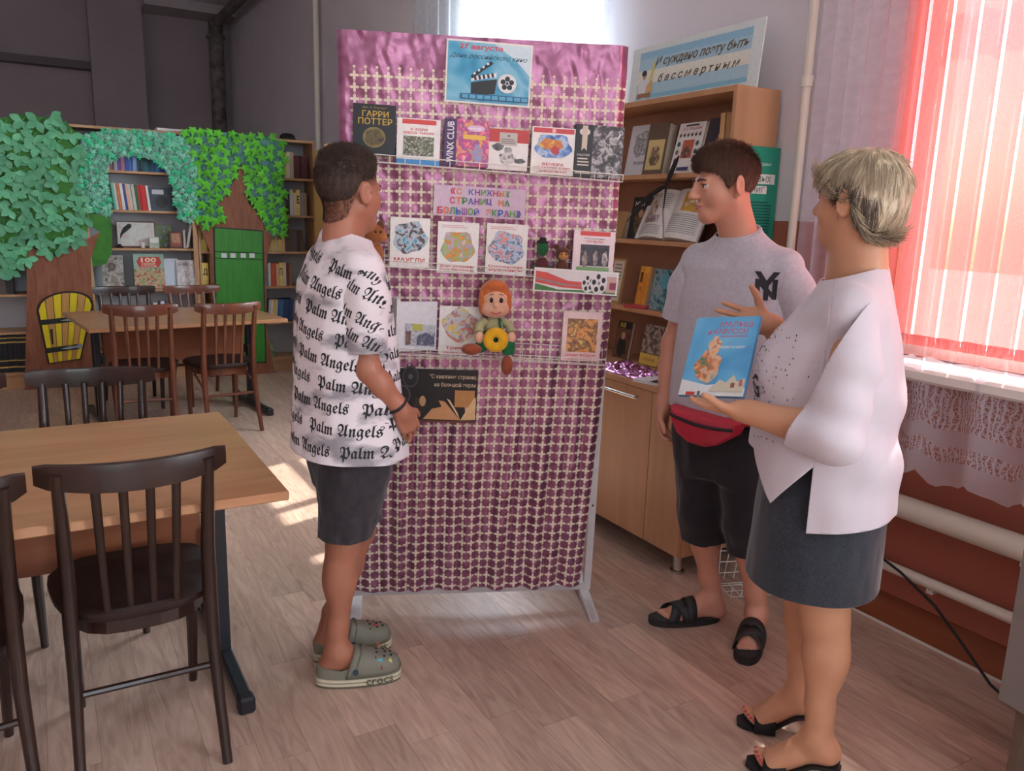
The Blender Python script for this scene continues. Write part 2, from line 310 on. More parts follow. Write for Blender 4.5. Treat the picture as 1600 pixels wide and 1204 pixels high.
def curtain(name, x, y0, y1, z0, z1, mat, folds, amp, label, scallop=0, seed=1, nz=40, rail=True, gather=None):
    ny = folds*10; S = np.linspace(0, 1, ny+1); Zs = np.linspace(0, 1, nz+1); Sg, Zg = np.meshgrid(S, Zs)
    ph = npnoise(np.c_[Sg.ravel()*folds*.5, Zg.ravel()*1.2, 0*Sg.ravel()+seed], seed).reshape(Sg.shape)
    wav = np.sin(Sg*folds*2*PI + ph*1.6)
    y = y1 + (y0-y1)*Sg + .012*np.cos(Sg*folds*2*PI+ph)
    X = x + amp*wav*(.6+.4*(1-Zg)) + .01*ph
    hem = scallop*np.abs(np.sin(Sg*(y1-y0)/.085*PI))
    Z = z0 + (z1-z0)*Zg - (hem + .03*np.maximum(0, wav)*(scallop > 0))*(1-Zg)**6
    V = np.c_[X.ravel(), y.ravel(), Z.ravel()]; n = ny+1; a = (np.arange(nz)[:, None]*n+np.arange(ny)[None]).ravel(); F = np.c_[a, a+1, a+n+1, a+n]
    o = empty(name, (x, (y0+y1)/2, z0), label=label, cat='curtain')
    me = np_mesh('curtain_cloth', V-np.array([x, (y0+y1)/2, z0]), F, mat); uvl = me.uv_layers.new(name='UVMap'); li = np.zeros(len(me.loops), int); me.loops.foreach_get('vertex_index', li)
    uu = np.c_[(Sg*(y1-y0)*1.25).ravel(), ((z1-z0)*Zg).ravel()][li]; uvl.data.foreach_set('uv', uu.ravel()); me.polygons.foreach_set('use_smooth', [True]*len(me.polygons))
    link('curtain_cloth', me, o)
    if rail: MB().tube([(0, -(y1-y0)/2-.05, z1-z0), (0, (y1-y0)/2+.05, z1-z0)], .012, 10).build('curtain_rail', WHITE, o, smooth=True)
    return o
LACE = sheer('lace_net', (238, 232, 240), .12, 'lace'); TULLE = sheer('tulle', (222, 234, 244), .42); LILAC = sheer('lilac_net', (226, 212, 224), .42)
curtain('lace_curtain', 2.5, .0, 1.71, .66, 3.05, LACE, 9, .022, 'white lace net curtain with scalloped hem hanging over the pink blinds', scallop=.02, seed=3, nz=110)
curtain('net_curtain', 2.51, 1.76, 2.12, .68, 3.05, LILAC, 5, .022, 'gathered lilac net curtain beside the riser pipe', seed=5)
curtain('net_curtain', 2.5, 3.45, 5.9, .7, 3.05, TULLE, 13, .03, 'pale bluish net curtain over the bright window behind the stand', seed=9)
BL = sheer('pink_blind_cloth', (234, 122, 114), .985, None, transl=.33)
bo = empty('vertical_blind', (2.6, 1.03, 2.86), label='pink vertical slat blinds glowing in the window behind the lace curtain', cat='blind')
MB().box(-.02, .02, -.82, .82, -.02, .02).build('head_rail', WHITE, bo)
for i in range(19):
    y = .79-i*.0865; a = .2+.05*math.sin(i*2.3)
    b = MB(); w = .0445; n = 6; v = []; f = []
    for k in range(n+1):
        s = -w+2*w*k/n
        for z in (-1.79, -.02): v.append((s*math.sin(a)+.004*math.cos(s/w*1.5), s*math.cos(a), z))
    for k in range(n): f.append((2*k, 2*k+2, 2*k+3, 2*k+1))
    b.add(v, f); s = b.build('slat', BL, bo, smooth=True, loc=(0, y, 0))
    uvl = s.data.uv_layers.new(name='UVMap')
    MB().box(-.004, .006, -.04, .04, -1.8, -1.765).build('bottom_weight', BL, s)
t = MB().box(-.001, .001, -.2, .2, -.2, .13); o = t.build('paper_sheet', sheer('translucent_paper', (226, 234, 240), .97, None, transl=.55), loc=(2.44, 3.93, 2.35), label='pale sheet of paper stuck up in the window behind the stand', cat='paper')
# ================================================================ tables and chairs
BEECH = wood('beech_laminate', (168, 118, 82), (188, 140, 104), st=(9, 1, 1), scale=14, rough=.32, coat=.15)
PANEL = wood('panel_laminate', (128, 74, 46), (148, 90, 58), st=(9, 1, 1), scale=10, rough=.4)
NAVY = M('navy_steel', (28, 36, 44), .35, var=.1, spec=.6)
DARKW = wood('dark_chair_wood', (34, 20, 15), (50, 30, 22), st=(1, 1, 10), scale=16, rough=.32, coat=.2)
REDW = wood('red_brown_chair_wood', (84, 44, 28), (112, 62, 40), st=(1, 1, 10), scale=16, rough=.28, coat=.35)
SEATM = M('dark_seat', (40, 24, 20), .5, var=.15, scale=20)
def table(loc, rz, w, d, h, label, flipx=False):
    o = empty('library_table', loc, rz, label=label, cat='table')
    MB().box(-w/2, w/2, -d/2, d/2, h-.026, h, ch=.003).build('tabletop', BEECH, o)
    MB().box(-w/2+.16, w/2-.16, -.01, .01, h-.32, h-.028).build('modesty_panel', PANEL, o)
    for s in (-1, 1):
        x = s*(w/2-.11)
        b = MB().box(x-.02, x+.02, -.36, .36, .012, .05, ch=.006).build('foot_beam', NAVY, o)
        for e in (-1, 1): MB().box(x-.024, x+.024, e*.355-.025, e*.355+.025, .0, .053, ch=.008).build('end_cap', RUB, b)
        for y in (-.045, .045): MB().box(x-.016, x+.016, y-.02, y+.02, .05, h-.05).build('post', NAVY, o)
        MB().box(x-.02, x+.02, -.3, .3, h-.055, h-.027).build('top_bracket', NAVY, o)
        MB().box(x-s*.03-.008, x-s*.03+.012, -.06, .06, h-.3, h-.24).build('panel_clamp', NAVY, o)
    return o
table((-.2, 2.565, 0), 0, 1.46, .98, .71, 'brown laminate table closest to the viewer with dark steel legs')
table((.78, 6.02, 0), math.radians(7), 1.26, .95, .71, 'laminate table in front of the painted tree panels')
def chair_parts(o, wm, rake=0):
    n = 10
    def leg(s): return [(s*.172, -.275, 0), (s*.168, -.225, .16), (s*.164, -.19, .32), (s*.163, -.18, .44), (s*.162, -.19, .58), (s*.163, -.222, .74), (s*.165, -.247, .845)]
    for s in (-1, 1):
        MB().tube(leg(s), [.013, .015, .0175, .019, .018, .0165, .014], 10).build('rear_leg', wm, o, smooth=True)
        MB().tube([(s*.155, .178, 0), (s*.16, .172, .2), (s*.162, .165, .43)], [.0125, .016, .02], 8).build('front_leg', wm, o, smooth=True)
    MB().tube([(-.166, -.2, .255), (.166, -.2, .255)], .0095, 8).build('rear_stretcher', wm, o, smooth=True)
    out = []                                        # seat: rounded front, narrower curved rear
    for i in range(24):
        a = 2*PI*i/24; cx, cy = math.cos(a), math.sin(a); k = (abs(cx)**3.2+abs(cy)**3.2)**(-1/3.2)
        x, y = cx*k*.205, cy*k*.205; x *= 1+.12*y/.2; out.append((x, y+.005))
    sv = [(x*.97, y*.97, .43) for x, y in out]+[(x, y, .437) for x, y in out]+[(x, y, .452) for x, y in out]+[(x*.95, y*.95, .46) for x, y in out]+[(x*.6, y*.6, .455) for x, y in out]
    m = 24; sf = [tuple(range(m))[::-1], tuple(4*m+i for i in range(m))]+[(r*m+i, r*m+(i+1) % m, (r+1)*m+(i+1) % m, (r+1)*m+i) for r in range(4) for i in range(m)]
    MB().add(sv, sf).build('seat', SEATM, o, smooth=True)
    ap = [(x*.86, y*.86) for x, y in out]; av = [(x, y, z) for z in (.385, .432) for x, y in ap]
    MB().add(av, [(i, (i+1) % m, m+(i+1) % m, m+i) for i in range(m)]+[tuple(range(m))[::-1], tuple(m+i for i in range(m))]).build('apron', wm, o)
    for s in (-1.5, -.5, .5, 1.5):
        x = s*.058
        MB().tube([(x*.92, -.183, .44), (x*.97, -.2, .58), (x, -.225, .7), (x*1.03, -.243, .81)], [.0085, .0095, .0105, .011], 8, flat=.55, up=(1, 0, 0)).build('back_slat', wm, o, smooth=True)
    rv = []; rf = []; k = 16                          # curved top rail
    for i in range(k+1):
        t = -1+2*i/k; x = t*.212; y = -.266+.05*t*t; zt = .864+.004*t*t; zb = .792+.02*abs(t)**2.2
        e = .6 if abs(t) > .99 else 1
        zm = (zt+zb)/2; hh = (zt-zb)/2*(.8 if abs(t) > .99 else 1)
        for yy, zz in ((y-.011*e, zm-hh), (y-.013*e, zm), (y-.008*e, zm+hh-.004), (y, zm+hh), (y+.008*e, zm+hh-.004), (y+.012*e, zm), (y+.01*e, zm-hh), (y, zm-hh-.002)): rv.append((x, yy, zz))
    for i in range(k):
        for j in range(8): rf.append((i*8+j, i*8+(j+1) % 8, (i+1)*8+(j+1) % 8, (i+1)*8+j))
    rf += [tuple(range(8))[::-1], tuple(k*8+j for j in range(8))]
    MB().add(rv, rf).build('top_rail', wm, o, smooth=True)
    for s in (-1, 1): MB().tube([(s*.15, .04, .4), (s*.165, .0, .37), (s*.168, -.14, .32), (s*.166, -.19, .28)], .0075, 6).build('corner_brace', wm, o)
    return o
c0 = chair_parts(empty('bentwood_chair'), DARKW); r0 = chair_parts(empty('bentwood_chair'), REDW); used = set()
for (x, y, a, wmn, label) in [
    (.155, 2.275, 0, 'd', 'dark slatted wooden chair with its back to the viewer at the closest table'),
    (-.31, 2.2, 8, 'd', 'dark wooden chair cut off at the picture edge beside the closest chair'),
    (.09, 3.03, 171, 'd', 'glossy dark chair facing across the closest table toward the viewer'),
    (-.36, 3.06, 178, 'd', 'dark chair mostly out of the frame behind the closest table'),
    (.52, 5.6, -5, 'r', 'red-brown slatted chair drawn up to the far table before the yellow door'),
    (.985, 5.58, 8, 'r', 'red-brown slatted chair at the far table corner by the person in lettered shirt'),
    (.525, 6.4, 183, 'd', 'dark chair behind the far table in front of the shelf of albums'),
    (1.02, 6.4, 188, 'r', 'reddish chair behind the far table beside the green painted door')]:
    src = c0 if wmn == 'd' else r0
    o = src if src.name not in used else copy_tree(src); used.add(src.name)
    o.location = (x, y, 0); o.rotation_euler = (0, 0, math.radians(a)); tag(o, label, 'chair', 'bentwood chairs around the library tables')
# grey desk at the picture edge
GREY = M('grey_laminate', (132, 126, 122), .5, var=.06, scale=12)
o = empty('office_desk', (2.0, .94, 0), math.radians(-98), label='grey desk corner cut off by the frame at the bottom beside the wall', cat='desk')
BRL = M('brown_laminate', (110, 92, 78), .5, var=.1)
MB().box(0, 1.2, 0, .02, .3, .745).build('front_panel', GREY, o); MB().box(.03, .055, .03, .42, 0, .745).build('side_panel', BRL, o)
MB().box(1.1, 1.13, .03, .42, 0, .745).build('side_panel', BRL, o); MB().box(0, 1.2, 0, .44, .745, .77).build('desktop', GREY, o)
# white wire rack behind the boys' legs
o = empty('wire_rack', (2.3, 2.2, 0), math.radians(-20), label='small white wire rack on the floor behind the grey-shirted person\'s legs', cat='rack')
WIRE = M('white_wire', (230, 228, 222), .35, var=.03)
b = MB()
for i in range(6): b.tube([(i*.045, .05*math.sin(i), .004), (i*.045, .0, .2)], .0022, 5)
for i in range(5): b.tube([(0, 0, .004+i*.048), (.225, 0, .004+i*.048)], .0022, 5)
b.build('back_grid', WIRE, o); b = MB()
for i in range(6): b.tube([(i*.045, 0, .005), (i*.045, -.12, .005), (i*.045, -.13, .05)], .0022, 5)
for i in range(3): b.tube([(0, -.05*i-.02, .005), (.225, -.05*i-.02, .005)], .0022, 5)
b.build('base_grid', WIRE, o)
# ================================================================ far bookcases, books, painted trees
SHELFW = wood('shelf_wood', (182, 140, 98), (200, 160, 116), st=(10, 1, 1), scale=12, rough=.45)
SHELFB = M('shelf_back', (196, 202, 210), .8, var=.04, scale=5)
def bookcase(name, x0, x1, y, z1, shelves, label, depth=.3, back=SHELFB, wm=SHELFW, z0=.06, uprights=()):
    o = empty(name, ((x0+x1)/2, y+depth/2, 0), label=label, cat='bookcase'); w = (x1-x0)/2; d = depth/2
    for s in (-1, 1): MB().box(s*w-(.018 if s > 0 else 0), s*w+(.018 if s < 0 else 0), -d, d, 0, z1).build('side_panel', wm, o)
    MB().box(-w+.018, w-.018, -d, d, z1-.02, z1).build('top_board', wm, o)
    for z in shelves: MB().box(-w+.018, w-.018, -d, d-.008, z-.018, z).build('shelf', wm, o)
    for u in uprights: MB().box(u-(x0+x1)/2-.009, u-(x0+x1)/2+.009, -d, d-.008, .06, z1-.02).build('divider', wm, o)
    MB().box(-w+.018, w-.018, d-.006, d, .06, z1-.02).build('back_panel', back, o); MB().box(-w+.018, w-.018, -d+.03, -d+.045, 0, min(shelves)-.018).build('plinth', wm, o)
    return o
FY = 7.35
bookcase('bookcase', -1.05, .15, FY, 2.06, [.13, .455, .75, 1.1, 1.42, 1.73], 'wooden bookcase half hidden behind the tree with the yellow door')
bookcase('bookcase', .155, 1.165, FY, 2.06, [.13, .455, .772, 1.112, 1.418, 1.728], 'wooden bookcase whose shelves show through the leafy arch')
bookcase('bookcase', 1.17, 2.19, FY, 2.065, [.128, .456, .78, 1.09, 1.412, 1.735], 'wooden bookcase at the end of the row beside the maple tree panel', uprights=[1.262])
PAGE = M('paper_pages', (226, 218, 200), .85, c2=(206, 196, 176), scale=3, st=(300, 1, 1))
def book_mesh(w, h, d, col, band=None, rough=.55):
    b = MB(); t = min(.004, w*.14)
    b.box(-w/2, -w/2+t, 0, d, 0, h).box(w/2-t, w/2, 0, d, 0, h)
    b.prism([(-w/2, 0), (w/2, 0), (w/2, h), (-w/2, h)], -.003, .003)
    b.box(-w/2+t, w/2-t, .004, d-.006, .004, h-.005, mi=1)
    mats = [C(col, rough), PAGE]
    if band:
        mats.append(C(band[0], .5))
        for z0, z1 in band[1]: b.box(-w/2-.0004, w/2+.0004, -.0042, .01, z0*h, z1*h, mi=2)
    return b.mesh('book', mats)
CN = {}
def cname(c):
    r, g, b = c; mx = max(c); mn = min(c)
    if mx < 62: return 'black'
    if mx-mn < 28: return 'white' if mn > 195 else 'pale grey' if mn > 140 else 'grey'
    if r > 190 and g > 150 and b < 120: return 'yellow'
    if r > 185 and g > 165 and b > 130: return 'cream'
    if r >= g and r >= b:
        if g > r*.72: return 'tan'
        if g > r*.5: return 'orange' if r > 170 else 'brown'
        return ('red' if r > 150 else 'maroon') if b < r*.6 or g < r*.5 else 'pink'
    if b >= r and b >= g: return ('light blue' if g > 130 else 'blue') if mx > 110 else 'dark blue'
    return 'teal' if b > g*.7 else 'green' if mx > 90 else 'dark green'
def row(x0, y, z, specs, where, group, d=.17, letters=None):
    x = x0; i = 0
    for sp in specs:
        w, h, c = sp[:3]; lean = sp[3] if len(sp) > 3 else 0; band = sp[4] if len(sp) > 4 else None
        sh = h*math.sin(math.radians(abs(lean)))
        o = link('book', book_mesh(w, h, d, c, band), label='%s-spined book, %s of the row %s' % (cname(c), ORD[min(i, 23)], where), cat='book', group=group)
        o.location = (x+w/2+(0 if lean <= 0 else 0), y+random.uniform(0, .02), z+.0005+(w/2*math.sin(math.radians(abs(lean))))); o.rotation_euler = (0, math.radians(lean), 0)
        if len(sp) > 5:                       # lettered card on the spine
            t = MB().box(-w/2, w/2, -.0052, -.0045, h*.3, h*.98); put_text(t, sp[5], 0, h*.62, w*.7, h*.3, y=-.0058, mi=1); t.build('spine_card', [C((240, 216, 120), .6), C((40, 34, 40), .6)], o)
        x += w/math.cos(math.radians(lean))+.0012; i += 1
BY = FY+.03
cols = [(150, 60, 40), (226, 214, 190), (150, 110, 110), (176, 176, 196), (120, 80, 140), (170, 130, 160), (60, 90, 170), (70, 110, 190), (120, 160, 210), (40, 70, 90), (30, 80, 80), (40, 110, 120), (40, 90, 110), (60, 120, 170), (80, 150, 200), (50, 90, 160), (60, 110, 190), (40, 60, 120), (50, 70, 110)]
row(.475, BY, 1.728, [(.024+.003*(i % 3), .175+.012*((i*7) % 3), c) for i, c in enumerate(cols)], 'on the top shelf under the leafy arch', 'books on the arch top shelf')
cols = [(90, 170, 150), (70, 150, 130), (120, 190, 170), (226, 224, 210), (214, 120, 80), (230, 228, 222), (50, 80, 150), (220, 180, 150), (224, 222, 218), (200, 200, 190), (40, 110, 70), (170, 60, 50), (210, 40, 50), (208, 56, 60), (226, 228, 220)]
row(.5, BY, 1.418, [(.018+.004*(i % 2), .215-.001*i, c, -5) for i, c in enumerate(cols)], 'on the second shelf under the leafy arch', 'books on the arch second shelf')
row(.255, BY, .772, [(.022, .2, (220, 214, 200)), (.028, .21, (60, 60, 64)), (.03, .205, (120, 112, 96)), (.026, .22, (196, 186, 160), -3)], 'on the fourth shelf by the green bush', 'books by the bush')
row(.79, BY, .456, [(.03, .2, (226, 228, 232)), (.024, .19, (60, 80, 140)), (.03, .21, (222, 222, 226)), (.022, .2, (70, 90, 150)), (.03, .2, (214, 190, 110)), (.026, .19, (226, 226, 220))], 'on the low shelf seen between the chair backs', 'books on the low shelf')
MRN = (82, 36, 44)
row(1.86, BY, 1.735, [(.03, .2, (120, 80, 60)), (.024, .2, (226, 220, 206)), (.034, .22, (232, 206, 140), 0, None, 'А'), (.028, .23, (228, 222, 208)), (.03, .225, (190, 170, 140))]+[(.029, .2, MRN)]*4, 'on the top shelf beside the maple leaves', 'books beside the maple, top shelf')
row(1.82, BY, 1.412, [(.026, .2, (60, 60, 100)), (.026, .21, (112, 96, 160)), (.03, .21, (80, 50, 40)), (.03, .205, (100, 62, 50)), (.03, .22, (60, 60, 70)), (.03, .225, (220, 220, 214)), (.026, .2, (222, 214, 190)), (.034, .225, (232, 204, 110), 0, None, 'Е'), (.028, .2, (150, 150, 150)), (.03, .2, (160, 140, 120))], 'on the second shelf beside the maple leaves', 'books beside the maple, second shelf')
row(1.72, BY, 1.09, [(.02, .18, (200, 206, 210)), (.024, .2, (150, 180, 190)), (.024, .2, (230, 200, 110), 0, None, 'З'), (.034, .215, (234, 210, 120), 0, None, 'И'), (.022, .21, (226, 222, 214)), (.034, .22, (232, 204, 110), 0, None, 'К'), (.028, .215, (216, 190, 150)), (.04, .205, (90, 82, 66)), (.034, .2, (100, 92, 80)), (.03, .195, (110, 100, 100)), (.03, .19, (84, 70, 60)), (.03, .19, (96, 84, 70))], 'on the third shelf beside the painted green door', 'books beside the green door, third shelf')
row(1.715, BY, .78, [(.02, .2, (222, 210, 180)), (.02, .2, (90, 130, 140)), (.022, .21, (228, 224, 214)), (.046, .205, (196, 86, 50)), (.022, .2, (216, 196, 170)), (.036, .21, (232, 206, 110), 0, None, 'П'), (.026, .21, (226, 220, 208)), (.026, .2, (120, 60, 50)), (.03, .2, (150, 130, 100))], 'on the fourth shelf beside the painted green door', 'books beside the green door, fourth shelf')
row(1.735, BY, .456, [(.02, .2, (180, 190, 196), 5), (.022, .2, (222, 220, 210), 5), (.022, .2, (230, 190, 90), 5), (.02, .2, (206, 206, 170), 5), (.022, .2, (60, 110, 160), 5), (.022, .2, (70, 120, 170), 5), (.022, .2, (50, 80, 130), 5), (.022, .2, (58, 84, 130), 5), (.022, .2, (46, 76, 120), 5), (.022, .2, (52, 80, 126), 5)], 'on the low shelf beside the painted green door', 'books on the low shelf beside the green door')
row(1.275, BY, .78, [], '', '')
GOLD = ((196, 164, 80), ((.12, .16), (.3, .33), (.78, .82), (.9, .93)))
row(-.385, BY, .13, [(.031, .3, (22, 24, 28), 0, GOLD)]*8, 'of black gold-banded volumes left of the yellow door', 'black gold-banded volumes', d=.2)
row(-.46, BY, .75, [(.05, .21, (50, 44, 50)), (.04, .2, (70, 60, 56)), (.06, .22, (40, 46, 60)), (.05, .2, (90, 80, 70)), (.05, .21, (46, 40, 44))], 'in the dim corner left of the painted trunk', 'dim books left of the trunk')
for z, c in ((1.128, '1'), (.79, '2')): pass
row(1.192, BY-.01, 1.09, [(.05, .2, (230, 204, 110), 0, None, 'П')], 'squeezed beside the maple trunk above the second chair', 'lettered books beside the trunk', d=.14)
row(1.192, BY-.01, .78, [(.05, .21, (230, 204, 110), 0, None, 'Д')], 'squeezed beside the maple trunk below the lettered card', 'lettered books beside the trunk', d=.14)
# --- things standing face out: card(w,h,print,label)
def card(name, loc, w, h, t, elems, label, cat, base=(232, 230, 224), lean=8, rz=0, parent=None, mw=None, pages=True, group=None):
    """book, picture or sign facing -y: boards, page block, print (elements in unit coordinates)"""
    o = empty(name, loc, label=label, cat=cat, group=group)
    if mw is not None: o.matrix_world = mw
    else: o.rotation_euler = (math.radians(-lean), 0, rz)
    e = min(.0025, t*.2)
    if pages and t > .006:
        b = MB().box(-w/2, w/2, 0, e, 0, h).box(-w/2, w/2, t-e, t, 0, h).box(-w/2, -w/2+e, e, t-e, 0, h); b.build('cover', C(base, .35), o)
        MB().box(-w/2+e, w/2-.003, e, t-e, .003, h-.003).build('page_block', PAGE, o)
    else: MB().box(-w/2, w/2, 0, t, 0, h).build('board', C(base, .45), o)
    if elems: prints(elems, w, h, o)
    return o
ART = {}
def artmat(pal, scale, seed, stretch=1):
    """printed illustration without any figure: soft patches of the palette"""
    k = (tuple(pal), scale, seed)
    if k in ART: return ART[k]
    m = bpy.data.materials.new('printed_patches'); m.use_nodes = True; t = m.node_tree; N = t.nodes; L = t.links; b = N['Principled BSDF']; b.inputs['Roughness'].default_value = .4
    tc = N.new('ShaderNodeTexCoord'); mp = N.new('ShaderNodeMapping'); mp.inputs['Location'].default_value = (seed*1.7, seed*.9, seed*2.3); mp.inputs['Scale'].default_value = (1, 1, stretch)
    nz = N.new('ShaderNodeTexNoise'); nz.inputs['Scale'].default_value = scale*1.7; nz.inputs['Detail'].default_value = 2; nz.inputs['Distortion'].default_value = .5
    rp = N.new('ShaderNodeValToRGB'); cr = rp.color_ramp; n = len(pal); cr.interpolation = 'LINEAR'
    while len(cr.elements) < n: cr.elements.new(.5)
    for i, c in enumerate(pal): cr.elements[i].position = .28+.44*i/max(1, n-1); cr.elements[i].color = (*lin(c), 1)
    L.new(tc.outputs['Object'], mp.inputs[0]); L.new(mp.outputs[0], nz.inputs['Vector']); L.new(nz.outputs['Fac'], rp.inputs[0]); L.new(rp.outputs[0], b.inputs['Base Color']); ART[k] = m
    return m
def prints(elems, w, h, parent, y0=0):
    b = MB(); mats = []
    def mi(m):
        if m not in mats: mats.append(m)
        return mats.index(m)
    for k, e in enumerate(elems):
        y = y0-.0005-.0002*k; t = e[0]
        X = lambda x: (x-.5)*w
        Z = lambda z: z*h
        if t == 'r': b.poly([(X(e[1]), Z(e[2])), (X(e[3]), Z(e[2])), (X(e[3]), Z(e[4])), (X(e[1]), Z(e[4]))], y, mi(C(e[5], .4)))
        elif t == 'a': b.poly([(X(e[1]), Z(e[2])), (X(e[3]), Z(e[2])), (X(e[3]), Z(e[4])), (X(e[1]), Z(e[4]))], y, mi(artmat(e[5], e[6], e[7])))
        elif t == 'ao': b.poly([(X(e[1])+w*e[3]*math.cos(q)*(1+.12*math.sin(5*q+e[7])), Z(e[2])+h*e[4]*math.sin(q)*(1+.12*math.cos(4*q+e[7]))) for q in [2*PI*i/22 for i in range(22)]], y, mi(artmat(e[5], e[6], e[7])))
        elif t == 'o': b.poly(arc(X(e[1]), Z(e[2]), w*e[3], h*e[4]), y, mi(C(e[5], .4)))
        elif t == 'p': b.poly([(X(x), Z(z)) for x, z in e[1]], y, mi(C(e[2], .4)))
        elif t == 't': put_text(b, e[1], X(e[2]), Z(e[3]), w*e[4], h*e[5], y, mi(C(e[6], .45)), shear=e[7] if len(e) > 7 else 0, off=e[8] if len(e) > 8 else .012)
        elif t == 'l':                                    # lines of small text
            x0, x1, z0, z1, n, c = e[1:7]
            for i in range(n):
                zz = z0+(z1-z0)*(i+.5)/n; hh = (z1-z0)/n*.22; b.poly([(X(x0), Z(zz-hh)), (X(x1-(.12 if i == n-1 else 0)*(x1-x0)), Z(zz-hh)), (X(x1-(.12 if i == n-1 else 0)*(x1-x0)), Z(zz+hh)), (X(x0), Z(zz+hh))], y, mi(C(c, .5)))
    return b.build('cover_print', mats, parent)
WH = (236, 234, 230); BK = (26, 26, 30)
card('folder', (.9, BY, 1.42), .2, .19, .05, [('r', .15, .7, .6, .9, (196, 200, 206)), ('o', .5, .38, .24, .26, (14, 20, 26))], 'dark teal box folder with a black disc under the leafy arch', 'folder', base=(44, 66, 80), lean=3)
card('landscape_picture', (.7, BY+.1, 1.114), .3, .215, .015, [('r', .03, .05, .97, .95, (226, 228, 224)), ('a', .06, .08, .94, .92, [(232, 232, 226), (214, 222, 216), (220, 200, 196)], 14, 2)], 'pale landscape picture in a thin wooden frame on the third arch shelf', 'picture', base=(110, 74, 52), lean=4, pages=False)
card('picture', (.91, BY+.12, 1.114), .15, .19, .006, [('a', 0, 0, 1, 1, [(60, 90, 50), (110, 140, 90), (90, 110, 80), (170, 190, 210)], 16, 5)], 'green landscape picture card standing behind the small boxes', 'picture', lean=4, pages=False)
card('gift_box', (.825, BY, 1.113), .075, .09, .05, [('r', .1, .5, .9, .9, (226, 230, 220)), ('a', 0, 0, 1, .5, [(150, 170, 150), (196, 206, 190)], 30, 1)], 'small pale green box in front of the landscape card', 'box', base=(200, 208, 190), lean=0, pages=False)
card('framed_plaque', (.995, BY, 1.114), .1, .14, .03, [('r', .1, .1, .9, .9, (150, 70, 50)), ('a', .18, .3, .82, .86, [(60, 40, 36), (196, 150, 110), (110, 70, 50)], 40, 3)], 'small brown plaque standing on the third arch shelf', 'plaque', base=(84, 46, 36), lean=5, pages=False)
row(1.055, BY, 1.114, [(.016, .15, (226, 226, 222)), (.02, .2, (210, 210, 208), 12)], 'leaning against the upright on the third arch shelf', 'books on the arch third shelf')
card('picture_book', (.5, BY, .774), .16, .28, .012, [('a', 0, 0, 1, 1, [(70, 70, 60), (190, 186, 180), (120, 120, 110), (150, 140, 110)], 14, 8), ('o', .45, .66, .18, .12, (60, 50, 40)), ('o', .45, .66, .13, .09, (110, 100, 90))], 'grey landscape book with an oval medallion beside the red-titled book', 'book', lean=7)
card('picture_book', (.775, BY, .774), .235, .29, .02, [('a', 0, 0, 1, .62, [(60, 120, 70), (150, 170, 110), (206, 180, 150), (180, 60, 50), (90, 140, 80)], 22, 4), ('r', 0, .6, 1, 1, (150, 190, 170)), ('p', [(.18, .62), (.1, .78), (.2, .92), (.85, .92), (.92, .76), (.82, .62)], (200, 52, 50)), ('t', '100', .5, .83, .5, .13, (244, 226, 190), 0, .03), ('t', 'сказок', .5, .725, .45, .06, (244, 226, 190)), ('t', 'о России', .5, .665, .5, .05, (244, 226, 190))], 'green children\'s book titled 100 on a red patch under the arch', 'book', base=(120, 160, 120), lean=7)
card('book', (.95, BY+.03, .774), .11, .25, .01, [], 'blank pale blue book standing beside the red-titled book', 'book', base=(206, 220, 232), lean=6)
card('book', (1.06, BY, .774), .14, .24, .014, [('a', .0, .0, 1, 1, [(226, 226, 224), (222, 222, 220), (190, 184, 190), (226, 226, 224)], 16, 6), ('l', .1, .7, .8, .92, 3, (90, 90, 90))], 'white paperback with a small sketch beside the upright', 'book', base=(222, 222, 220), lean=7)
card('picture_book', (1.7, BY, .13), .17, .15, .012, [('a', 0, 0, 1, 1, [(120, 90, 70), (70, 120, 60), (150, 170, 120), (96, 70, 60)], 18, 9)], 'small green and brown picture book on the bottom shelf', 'book', lean=10)
# quill and inkstand on the arch shelf
FEATH = M('black_feather', (26, 24, 30), .6, var=.2, scale=60)
def quill(loc, pts, wmax, label, stand=True):
    o = empty('quill_pen', loc, label=label, cat='quill'); P = [Vector(p) for p in pts]
    MB().tube(P, [.0022]*len(P), 6).build('shaft', C((200, 190, 170), .5), o)
    v = []; f = []; n = len(P)
    for i, p in enumerate(P):
        t = i/(n-1); w = wmax*max(0, math.sin(PI*min(1, max(0, (t-.35)/.65))))**.6
        tan = (P[min(i+1, n-1)]-P[max(i-1, 0)]).normalized(); s = tan.cross(Vector((0, 1, 0))).normalized()
        v += [p+s*w, p+Vector((0, -.004, 0)), p-s*w, p+Vector((0, .004, 0))]
    for i in range(n-1):
        for j in range(4): f.append((i*4+j, i*4+(j+1) % 4, (i+1)*4+(j+1) % 4, (i+1)*4+j))
    MB().add(v, f).build('vane', FEATH, o, smooth=True)
    if stand: MB().lathe([(.03, 0), (.032, .012), (.016, .018), (.012, .03), (.006, .03)], 12).build('inkwell', C((40, 26, 26), .3), o, smooth=True)
quill((.56, BY-.005, 1.114), [(0, 0, .02), (.005, 0, .06), (.02, 0, .11), (.05, 0, .15), (.085, 0, .18), (.1, 0, .19)], .02, 'black quill standing in an inkwell before the framed landscape')
o = MB().lathe([(.014, 0), (.018, .02), (.02, .045), (.017, .045), (.014, .006)], 14).build('cup', C((228, 226, 224), .3), smooth=True, loc=(.735, BY, 1.1135), label='tiny white cup beside the quill on the third arch shelf', cat='cup')
MB().box(-.25, .25, -.1, .1, 0, .02).build('paper_stack', C((226, 226, 226), .8), loc=(1.15, 7.5, 2.066), label='white paper folders lying on top of the bookcases', cat='papers')
